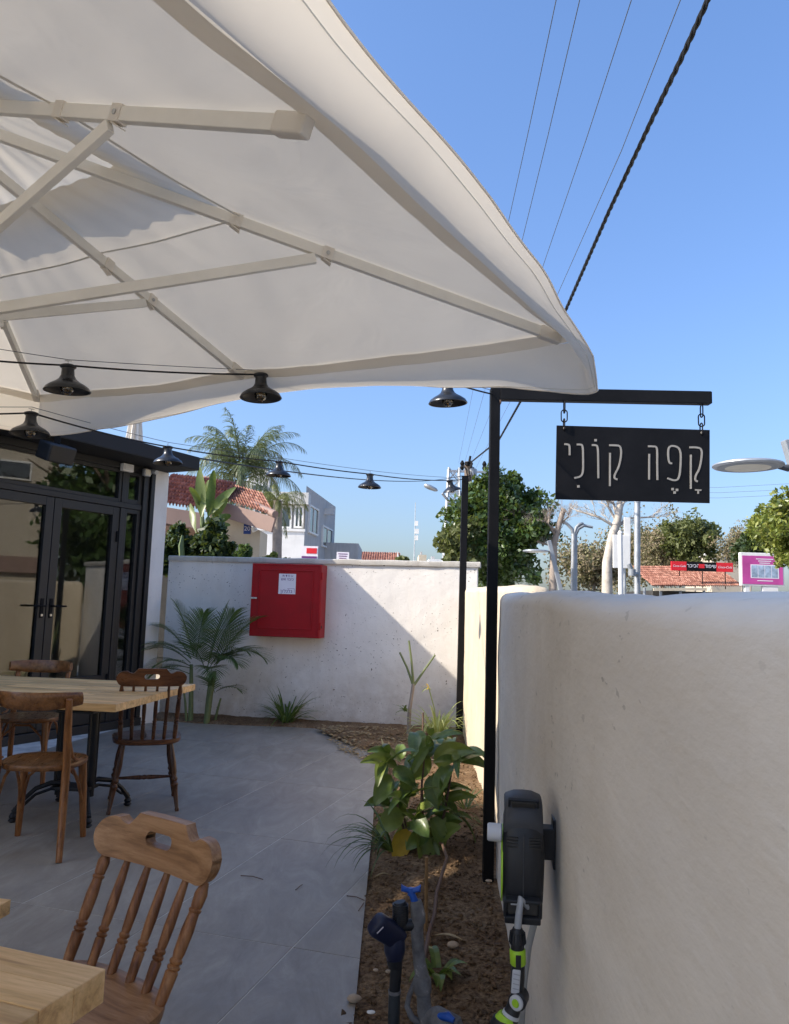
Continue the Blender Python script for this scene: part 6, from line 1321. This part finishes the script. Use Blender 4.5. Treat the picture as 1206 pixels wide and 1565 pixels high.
# ---- lattice pylon
yY = 45; t = thing('lattice_pylon', 'grey steel lattice pylon with cross arms behind the far black post', 'pylon', (P(692, 860, yY).x, yY, -.1)); topz = P(692, 716, yY).z; cx_ = P(693, 740, yY).x
mb = MB()
for sx in (-1, 1):
    for sy in (-1, 1): mb.beam((cx_ + sx * .62, yY + sy * .62, -.1), (cx_ + sx * .30, yY + sy * .30, topz), .09, .09)
bw(mb, 'leg', 'galvanised', t); mb = MB(); nb_ = 13
for k in range(nb_):
    z0, z1 = -.1 + (topz + .1) * k / nb_, -.1 + (topz + .1) * (k + 1) / nb_; w0_, w1_ = .62 - .32 * k / nb_, .62 - .32 * (k + 1) / nb_
    for sy in (-1, 1): mb.beam((cx_ - w0_, yY + sy * w0_, z0), (cx_ + w1_, yY + sy * w1_, z1), .05, .05); mb.beam((cx_ + w0_, yY + sy * w0_, z0), (cx_ - w1_, yY + sy * w1_, z1), .05, .05); mb.beam((cx_ - w0_, yY + sy * w0_, z0), (cx_ + w0_, yY + sy * w0_, z0), .05, .05)
    for sx in (-1, 1): mb.beam((cx_ + sx * w0_, yY - w0_, z0), (cx_ + sx * w1_, yY + w1_, z1), .05, .05)
bw(mb, 'lattice', 'galvanised', t)
for y_ in (720, 752):
    z = P(692, y_, yY).z; mb = MB(); mb.beam((cx_ - .35, yY, z), (cx_ + 1.9, yY, z), .14, .12, up=(0, 0, 1)); bw(mb, 'cross_arm', 'galvanised', t)
    for q_ in (.5, 1.0, 1.8): mb = MB(); mb.lathe((cx_ + q_, yY, z + (.05 if y_ == 720 else -.6)), (cx_ + q_, yY, z + (.65 if y_ == 720 else -.05)), [(0, .05), (.3, .14), (.5, .09), (.7, .14), (1, .05)], 8); bw(mb, 'insulator', 'black_metal', t)
# ---- wooden utility pole with transformer gear
uY = 30; up0 = P(716, 706, uY); t = thing('utility_pole', 'tall grey wooden utility pole with brackets right behind the far black post', 'pole', (up0.x, uY, -.1))
mb = MB(); mb.tube([(up0.x - .05, uY, -.1), (up0.x, uY, up0.z)], [.19, .15], 10); bw(mb, 'pole', 'weathered_timber', t, smooth=50)
mb = MB(); mb.tube([P(716, 712, uY - .15), P(719, 697, uY - .15)], .05, 6); mb.lathe(P(714, 711, uY - .2), P(714, 706, uY - .2), [(0, .10), (1, .09)], 8); bw(mb, 'fuse', 'black_metal', t)
mb = MB(); mb.lathe(P(722, 728, uY), P(722, 716, uY), [(0, .12), (.1, .18), (.9, .18), (1, .1)], 10); mb.beam(P(714, 722, uY), P(729, 722, uY), .08, .08); bw(mb, 'transformer', 'galvanised', t, smooth=40)
mb = MB()
for k in range(4): mb.tube([P(709 + k * 5, 711 + k, uY - .1), P(713 + k * 4, 720 + k * 4, uY - .2), P(716 + k * 2, 735 + k * 6, uY - .2)], .022, 5)
bw(mb, 'loose_cable', 'cable_black', t)
la, lb_ = P(694, 776, uY - 1.5), P(676, 754, uY - 1.8); mb = MB(); mb.tube([P(712, 790, uY), la, lb_], .05, 6); bw(mb, 'lamp_arm', 'galvanised', t)
h0, h1 = P(669, 750, uY - 2), P(648, 741, uY - 2); mb = MB(); mb.tube([h0, h0.lerp(h1, .15), h0.lerp(h1, .6), h0.lerp(h1, .92), h1], [.05, .16, .21, .17, .05], 12, flat=.42); bw(mb, 'lamp_head', 'galvanised', t, smooth=60)
# ---- overhead wires
def wire(label, pxs, A_, B_, r, mat, name='power_line', twist=0):
    A_, B_ = Vector(A_), Vector(B_); n_ = Vector(((B_ - A_).y, -(B_ - A_).x, 0)).normalized(); pts = [onplane(x, y, A_, n_) for x, y in pxs]
    fine = []
    for a, b in zip(pts, pts[1:]): fine += [a.lerp(b, k / 12) for k in range(12)]
    fine.append(pts[-1]); d = (pts[0] - pts[1]).normalized(); fine.insert(0, pts[0] + d * 9); mb = MB()
    if twist:
        L = [0]
        for a, b in zip(fine, fine[1:]): L.append(L[-1] + (b - a).length)
        seg_ = int(L[-1] / .06); 
        for s in range(3):
            path = []
            for k in range(seg_ + 1):
                q_ = L[-1] * k / seg_; i = max(0, min(len(L) - 2, np.searchsorted(L, q_) - 1)); f = (q_ - L[i]) / (L[i + 1] - L[i]); c = fine[i].lerp(fine[i + 1], f); dd = (fine[i + 1] - fine[i]).normalized(); s1 = dd.cross(Vector((0, 0, 1))).normalized(); s2 = s1.cross(dd); a = q_ * 14 + s * 2 * PI / 3; path.append(c + s1 * math.cos(a) * r + s2 * math.sin(a) * r)
            mb.tube(path, r * 1.05, 5)
    else: mb.tube(fine, r, 5)
    return tag(mb.build(name, mat, smooth=60), label, 'power line')
ptop = P(718, 708, uY)
wire('thick twisted black power cable crossing the sky down to the utility pole', [(1082, 0), (1042, 88), (1000, 175), (930, 325), (860, 485), (795, 615), (763, 672), (718, 708)], ptop, P(1080, 0, 6.4), .0145, 'cable_black', twist=1)
for k, (pp_, yb, lb) in enumerate((([(850, 0), (810, 190), (768, 380), (733, 545), (701, 708)], 7.5, 'leftmost thin power line in the upper sky'), ([(886, 0), (838, 205), (790, 400), (751, 560), (708, 716)], 7.4, 'second thin power line from the left in the sky'), ([(965, 0), (897, 210), (822, 430), (772, 575), (716, 715)], 7.2, 'third thin power line from the left in the sky'), ([(1040, 0), (950, 230), (850, 455), (792, 590), (727, 716)], 7.0, 'thin power line nearest the thick twisted cable'))):
    wire(lb, pp_, P(*pp_[-1], 43), P(*pp_[0], yb), .0055, 'wire_grey')
pe = fp(-.2, .3, 2.9); mb = MB(); mb.tube(cat_curve(pe, P(706, 727, uY), .25, 30), .010, 6); tag(mb.build('service_cable', 'cable_black', smooth=60), 'black service cable running from the cafe roof corner to the utility pole', 'cable')
for k, (y0, y1) in enumerate(((744, 738), (752, 747), (760, 755))):
    mb = MB(); mb.tube([P(1000, y0, 70), P(1100, y0 + 1, 68), P(1230, y1, 66)], .012, 4); tag(mb.build('power_line', 'wire_grey'), ('highest', 'middle', 'lowest')[k] + ' of the faint level wires far behind the right street lamp', 'power line')
# ---- trees beyond the wall
tree('dense dark green tree behind the sign post with a sunlit left side', 762, 708, 905, 22, 172, 'ficus_leaf', 560, 110, .085, seed=5, cl=.17, shell=.45, foot=-.1)
tree('lighter green lower branches of a tree standing left of the dark tree', 703, 792, 880, 21, 66, 'olive_leaf', 90, 60, .10, seed=6, cl=.3, shell=.3)
def bare_tree(label, Y, trunkpts, r0, seed, n=5, spread=.9, bark='pale_bark', limbpts=(), lev=3, tw=.28):
    b = P(*trunkpts[0], Y); t = thing('bare_tree', label, 'tree', (b.x, Y, -.1)); rnd = random.Random(seed); mb = MB(); pts = [Vector((b.x, Y, -.1))] + [P(x, y, Y) for x, y in trunkpts]
    mb.tube(pts, [r0 * (1 - .5 * i / len(pts)) for i in range(len(pts))], 9); bw(mb, 'trunk', bark, t, smooth=60); mb = MB()
    def br(p, d, L, r, lv):
        e = p + d * L; m_ = p.lerp(e, .5) + Vector((rnd.uniform(-1, 1), rnd.uniform(-1, 1), rnd.uniform(-.4, .6))) * L * .13; mb.tube([p, m_, e], [r, r * .75, r * .45], 5)
        if lv == 0: return
        for k in range(rnd.randint(3, 5)):
            f = rnd.uniform(.3, 1); nd = (d + Vector((rnd.uniform(-1, 1), rnd.uniform(-1, 1), rnd.uniform(-.35, .8))) * .85).normalized(); br(p.lerp(e, f), nd, L * rnd.uniform(.45, .75), r * .5, lv - 1)
    for lp_ in limbpts:
        q_ = [P(x, y, Y + rnd.uniform(-.4, .4)) for x, y in lp_]; q_[0] = P(*lp_[0], Y); mb.tube(q_, [r0 * tw * (1 - .6 * i / len(q_)) for i in range(len(q_))], 6)
        for i in range(1, len(q_)):
            for k in range(n): d = ((q_[i] - q_[i - 1]).normalized() + Vector((rnd.uniform(-1, 1), rnd.uniform(-1, 1), rnd.uniform(-.3, .9))) * spread).normalized(); br(q_[i].lerp(q_[i - 1], rnd.random()), d, (q_[-1] - q_[0]).length * rnd.uniform(.18, .4), r0 * tw * .26, lev)
    o = bw(mb, 'branches', bark, t); return t
bare_tree('grey bare tree with a cut off limb standing right of the dark tree', 21, [(845, 900), (846, 850), (847, 830), (855, 800), (862, 778)], .12, 3, 4, .8, 'grey_bark', [[(846, 835), (822, 828), (812, 808), (806, 792)], [(848, 828), (858, 800), (868, 790), (872, 776)], [(850, 820), (838, 800), (840, 782)], [(852, 812), (828, 796), (800, 800), (782, 795)]])
bare_tree('white trunked bare tree directly below the hanging sign', 20, [(928, 900), (928, 860), (936, 820), (944, 795), (948, 770)], .15, 8, 4, .8, 'pale_bark', [[(944, 795), (938, 770), (925, 762), (905, 760)], [(946, 785), (955, 765), (985, 758)], [(946, 782), (950, 760), (948, 735)], [(940, 808), (960, 792), (1000, 790)], [(944, 800), (930, 775), (925, 740)], [(940, 805), (915, 790), (880, 780)]], tw=.26)
for k, (px, yt, yb, Y, w_, mt, lb, lf, cl_) in enumerate((
    (905, 812, 915, 38, 150, 'dry_twigs', 'brownish half dry bush tree behind the twin arm lamp', .10, 170), (1010, 778, 905, 40, 110, 'dry_twigs', 'large twiggy brown tree right behind the hanging sign', .09, 190), (968, 790, 910, 42, 110, 'dry_twigs', 'twiggy brown tree behind the white road sign back', .09, 150),
    (1058, 786, 862, 36, 105, 'olive_leaf', 'dull green spreading tree above the kiosk roof', .12, 220), (1008, 800, 880, 37, 55, 'dry_twigs', 'thin brown twig crown left of the dull green tree', .07, 90), (1130, 800, 870, 34, 80, 'dry_twigs', 'grey brown bare crown between the green tree and the billboard', .06, 130), (1148, 812, 865, 26, 70, 'shrub_leaf', 'dark green leafy branches just left of the yellow green tree', .08, 90))):
    tree(lb, px, yt, yb, Y, w_, mt, cl_, 48, lf, seed=60 + k, cl=.30, shell=.25, trunk='grey_bark')
tree('bright yellow green tree at the right picture edge over the billboard', 1222, 748, 880, 14, 150, 'citrus_leaf', 300, 80, .052, seed=77, cl=.17, shell=.5)
# ---- street lamps
def disc_lamp(label, Y, hx, hy, hw, polepts, seed=0):
    c = P(hx, hy, Y); Rr = hw / 2 / F_PX * Y; b = P(*polepts[1], Y); t = thing('street_lamp', label, 'street lamp', (b.x, Y, -.1), 0, 'modern flat disc street lamps'); tl_ = R(1.5)
    rows = []
    for z, f in ((.040, .02), (.036, .5), (.024, .86), (.006, .99), (-.010, 1.0), (-.022, .96), (-.026, .86)): rows.append([c + Vector((Rr * f * math.cos(a), Rr * f * math.sin(a), Rr * z * 2.6)) for a in [2 * PI * k / 40 for k in range(40)]])
    mb = MB(); mb.grid(rows, closed=True); hd = bw(mb, 'lamp_head', 'galvanised', t, smooth=45)
    mb = MB(); mb.lathe(c + Vector((0, 0, -.052 * Rr * 1.25)), c + Vector((0, 0, -.072 * Rr * 1.2)), [(0, .86 * Rr), (.5, .86 * Rr), (1, .66 * Rr)], 40); bw(mb, 'head_rim', 'pole_grey', hd, smooth=30)
    mb = MB(); mb.lathe(c + Vector((0, 0, -.0725 * Rr * 1.2)), c + Vector((0, 0, -.080 * Rr * 1.2)), [(0, .64 * Rr), (1, .62 * Rr)], 40); bw(mb, 'lens', 'lamp_lens', hd, smooth=30)
    p0, p1 = P(*polepts[0], Y), P(*polepts[1], Y); d = (p1 - p0).normalized(); g0_ = p0 + d * ((p0.z + .1) / -d.z); mb = MB(); mb.beam(p0, g0_, Rr * .30, Rr * .30, up=(0, 1, 0)); bw(mb, 'pole', 'pole_grey', t, bevel=Rr * .03)
    arm = p0 + d * ((p0.z - c.z) / -d.z); mb = MB(); mb.tube([c + Vector((Rr * .93, 0, -.02 * Rr)), c + Vector((Rr * 1.2, 0, -.05 * Rr)), Vector((arm.x, Y, arm.z))], [Rr * .07, Rr * .11, Rr * .10], 10); bw(mb, 'arm', 'grey_plastic_dark', t, smooth=50); return t
disc_lamp('large flat disc street lamp head reaching in from the right beside the hanging sign', 7.2, 1143, 711, 104, ((1203, 672), (1222, 735)))
disc_lamp('small flat disc street lamp with leaning grey pole seen right of the sign post', 15.0, 819, 842, 40, ((839, 826), (857, 902)))
t = thing('twin_arm_lamp', 'slim grey street lamp post with curved arms left of the white trunk', 'street lamp', (P(876, 880, 24).x, 24, -.1)); q = lambda x, y: P(x, y, 24)
mb = MB(); mb.tube([Vector((q(875, 880).x, 24, -.1)), q(877, 816)], .075, 10); mb.tube([Vector((q(878, 880).x + .05, 24, -.1)), q(880, 818)], .05, 8); bw(mb, 'pole', 'galvanised', t, smooth=50)
for pts in ([(877, 818), (874, 808), (866, 800), (856, 797)], [(879, 818), (884, 808), (893, 803), (906, 806)], [(878, 816), (881, 806), (886, 801), (892, 800)]): mb = MB(); mb.tube([q(*p_) for p_ in pts], [.06, .055, .05, .04], 8); bw(mb, 'arm', 'pole_grey', t, smooth=50)
# ---- poles and white sign back
def pole(label, x0, y0, x1, y1, Y, r, mat='galvanised'):
    a, b = P(x0, y0, Y), P(x1, y1, Y); t = thing('street_pole', label, 'pole', (b.x, Y, -.1)); mb = MB(); mb.tube([Vector((b.x, Y, -.1)), b, a], r, 10); bw(mb, 'shaft', mat, t, smooth=50); mb = MB(); mb.lathe(a, a + Vector((0, 0, .06)), [(0, r * 1.15), (1, r * .6)], 10); bw(mb, 'cap', mat, t); mb = MB(); mb.lathe(Vector((b.x, Y, -.1)), Vector((b.x, Y, .1)), [(0, r * 2), (.4, r * 2), (1, r * 1.2)], 10); bw(mb, 'foot', mat, t)
pole('tall plain grey pole right of the white trunk below the sign', 974, 768, 974, 905, 19, .075); pole('pale thinner pole standing before the white sign board', 948, 815, 949, 905, 18.5, .055, 'white_paint')
wb = P(951, 846, 19.2); t = thing('road_sign_back', 'white back of a large road sign between the white trunk and the grey pole', 'sign', (wb.x, 19.2, -.1))
mb = MB(); a, b = P(937, 868, 19.2), P(963, 818, 19.2); mb.box(((a.x + b.x) / 2, 19.2, (a.z + b.z) / 2), (b.x - a.x, .05, b.z - a.z)); mb.box(((P(955, 800, 19.2).x + P(965, 800, 19.2).x) / 2, 19.27, P(960, 818, 19.2).z), (.16, .05, .9)); bw(mb, 'panel', 'white_paint', t, bevel=.01)
mb = MB(); mb.tube([Vector((wb.x + .1, 19.26, -.1)), P(953, 818, 19.26)], .04, 8); bw(mb, 'post', 'galvanised', t)
mb = MB(); mb.tube([P(961, 862, 18.8), P(966, 876, 18.8), P(973, 878, 18.9)], .06, 8); mb.lathe(P(966, 880, 18.8), P(966, 870, 18.8), [(0, .09), (1, .09)], 10); bw(mb, 'traffic_light', 'pole_grey', t, smooth=50)
# ---- kiosk with tiled roof and red signs
kY = 30; t = thing('kiosk', 'low street kiosk with brick red tiled roofs and shaded front beyond the wall', 'kiosk', (P(1055, 900, kY).x, kY + 2, -.1))
e0, e1 = P(998, 897, kY), P(1136, 897, kY)
tiled_roof('roof_tile', e0, e1, (0, 1, .36), 46, 2.6, t, 10)
f0, f1 = P(982, 898, kY - 1.5), P(1080, 898, kY - 1.5)
mb = MB(); ap = P(1030, 884, kY - .8); rows = []
tiled_roof('porch_roof_tile', P(1000, 896, kY - 1.5), P(1078, 897, kY - 1.5), (0, 1, .26), 26, 1.5, t, 6)
mb = MB(); mb.beam(f0 + Vector((.4, 0, -.06)), f1 + Vector((0, 0, -.06)), .06, .10); bw(mb, 'gutter', 'house_cream', t)
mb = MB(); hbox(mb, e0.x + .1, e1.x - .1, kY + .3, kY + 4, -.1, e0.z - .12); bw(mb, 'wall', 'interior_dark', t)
for k, x in enumerate((985, 1010, 1040, 1076)): mb = MB(); q_ = P(x, 903, kY - 1.4); mb.tube([(q_.x, q_.y, -.1), (q_.x, q_.y, f0.z)], .05, 6); bw(mb, 'porch_post', 'pole_grey', t)
kz0, kz1 = P(1075, 873, kY).z, P(1075, 859, kY).z
s_ = thing('kiosk_sign', 'long kiosk roof sign with red end panels and a black middle panel', 'sign', (P(1073, 880, kY).x, kY + .1, kz0))
for x0, x1, m_, tx, tm_, sz, shr in ((1027, 1050, 'coke_red', 'Coca-Cola', 'sticker_white', .115, .35), (1050.5, 1095.5, 'black_metal', 'שיפודי הכיכר', 'sticker_white', .20, 0), (1096, 1121, 'coke_red', 'Coca-Cola', 'sticker_white', .125, .35)):
    a, b = P(x0, 873, kY), P(x1, 859, kY); mb = MB(); hbox(mb, a.x, b.x, kY + .04, kY + .12, kz0 + .0, kz1); o = bw(mb, 'panel', m_, s_, bevel=.004)
    if tx[0] == 'C': text_mesh(tx, sz, tm_, o, chain(o).inverted() @ frame(((a.x + b.x) / 2, kY + .034, (kz0 + kz1) / 2 - sz * .3), (1, 0, 0), (0, 0, 1)), 'lettering', shear=shr)
    else:
        w1, w2 = 'שיפודי', 'הכיכר'
        text_mesh(w1[::-1], sz, tm_, o, chain(o).inverted() @ frame((a.x + (b.x - a.x) * .78, kY + .034, (kz0 + kz1) / 2 - sz * .2), (1, 0, 0), (0, 0, 1)), 'lettering')
        text_mesh(w2[::-1], sz, tm_, o, chain(o).inverted() @ frame((a.x + (b.x - a.x) * .22, kY + .034, (kz0 + kz1) / 2 - sz * .2), (1, 0, 0), (0, 0, 1)), 'lettering')
        mb = MB(); mb.box(((a.x + b.x) / 2, kY + .035, (kz0 + kz1) / 2 + .02), (.22, .008, .16)); bw(mb, 'badge', 'coke_red', o)
for x in (1040, 1075, 1110): mb = MB(); q_ = P(x, 873, kY); mb.tube([(q_.x, kY + .1, kz0), (q_.x, kY + .1, e0.z)], .02, 5); bw(mb, 'leg', 'black_metal', s_)
b0, b1 = P(1088, 876, 44), P(1133, 850, 44); t = thing('beige_building', 'plain beige building end showing between kiosk and billboard', 'building', ((b0.x + b1.x) / 2, 44, -.1)); mb = MB(); hbox(mb, b0.x, b1.x, 44, 48, -.1, b1.z); bw(mb, 'wall', 'house_beige', t); mb = MB(); hbox(mb, b0.x - .1, b1.x + .1, 43.9, 48.1, b1.z, b1.z + .15); bw(mb, 'parapet', 'house_white', t)
# ---- pink billboard
bY = 25; a, b = P(1133, 895, bY), P(1198, 846, bY); t = thing('billboard', 'pink street billboard with four small pictures at the right behind the wall', 'billboard', ((a.x + b.x) / 2, bY, -.1))
mb = MB(); hbox(mb, a.x, b.x, bY, bY + .16, a.z, b.z); bw(mb, 'frame', 'white_paint', t, bevel=.015)
mb = MB(); hbox(mb, a.x + .05, b.x - .05, bY - .012, bY - .002, a.z + .06, b.z - .10); po = bw(mb, 'poster', 'billboard_pink', t)
W_ = b.x - a.x; H_ = b.z - a.z
for k in range(4): mb = MB(); x0 = a.x + W_ * (.24 + .155 * k); hbox(mb, x0, x0 + W_ * .14, bY - .018, bY - .013, a.z + H_ * .26, a.z + H_ * .62); bw(mb, 'picture', 'picture_blue', po)
mb = MB(); hbox(mb, a.x + W_ * .22, a.x + W_ * .87, bY - .0155, bY - .0125, a.z + H_ * .235, a.z + H_ * .645); bw(mb, 'picture_border', 'sticker_white', po)
for y_, w_ in ((.80, .40), (.74, .30), (.68, .24), (.15, .36)): mb = MB(); hbox(mb, a.x + W_ * (.55 - w_ / 2), a.x + W_ * (.55 + w_ / 2), bY - .017, bY - .0125, a.z + H_ * y_, a.z + H_ * (y_ + .025)); bw(mb, 'print_line', 'sticker_white', po)
mb = MB(); hbox(mb, a.x + W_ * .10, a.x + W_ * .2, bY + .02, bY + .14, -.1, a.z - .001); hbox(mb, a.x + W_ * .5, a.x + W_ * .85, bY + .02, bY + .14, -.1, a.z - .001); bw(mb, 'legs', 'white_paint', t)
# ---- across the street, outside the frame: what the glass doors mirror
t = thing('street_building', 'cream two storey building across the street mirrored in the glass doors', 'building', (17, 9.5, -.1))
mb = MB(); hbox(mb, 15.5, 24, 0.0, 10.4, -.1, 8.2); bw(mb, 'wall', 'house_beige', t)
for yy in (1.0, 3.6, 6.2, 8.3): 
    mb = MB(); hbox(mb, 15.42, 15.52, yy, yy + 1.3, 4.9, 5.5); o = bw(mb, 'window', 'white_paint', t); mb = MB(); hbox(mb, 15.40, 15.418, yy + .06, yy + 1.24, 4.96, 5.44); bw(mb, 'pane', 'house_glass', o)
mb = MB(); hbox(mb, 15.3, 15.5, 0.0, 10.4, 2.0, 2.5); bw(mb, 'band', 'fascia_brown', t)
def big_tree(label, x, y, r, h, seed):
    t = thing('tree', label, 'tree', (x, y, -.1)); mb = MB(); limbs(mb, (x, y, -.1), (x, y, h * .7), .16, .8, 4, random.Random(seed), 2); bw(mb, 'trunk', 'bark', t, smooth=60); leaves_obj('crown', clumps((x, y, h * .62), (r, r, h * .42), 160, 50, .5, .4, seed=seed), .16, 'ficus_leaf', t)
big_tree('leafy street tree mirrored in the middle of the glass door', 11.5, 11.2, 1.9, 5.4, 91); big_tree('leafy street tree mirrored in the right glass side window', 12.5, 14.6, 2.0, 5.6, 92)
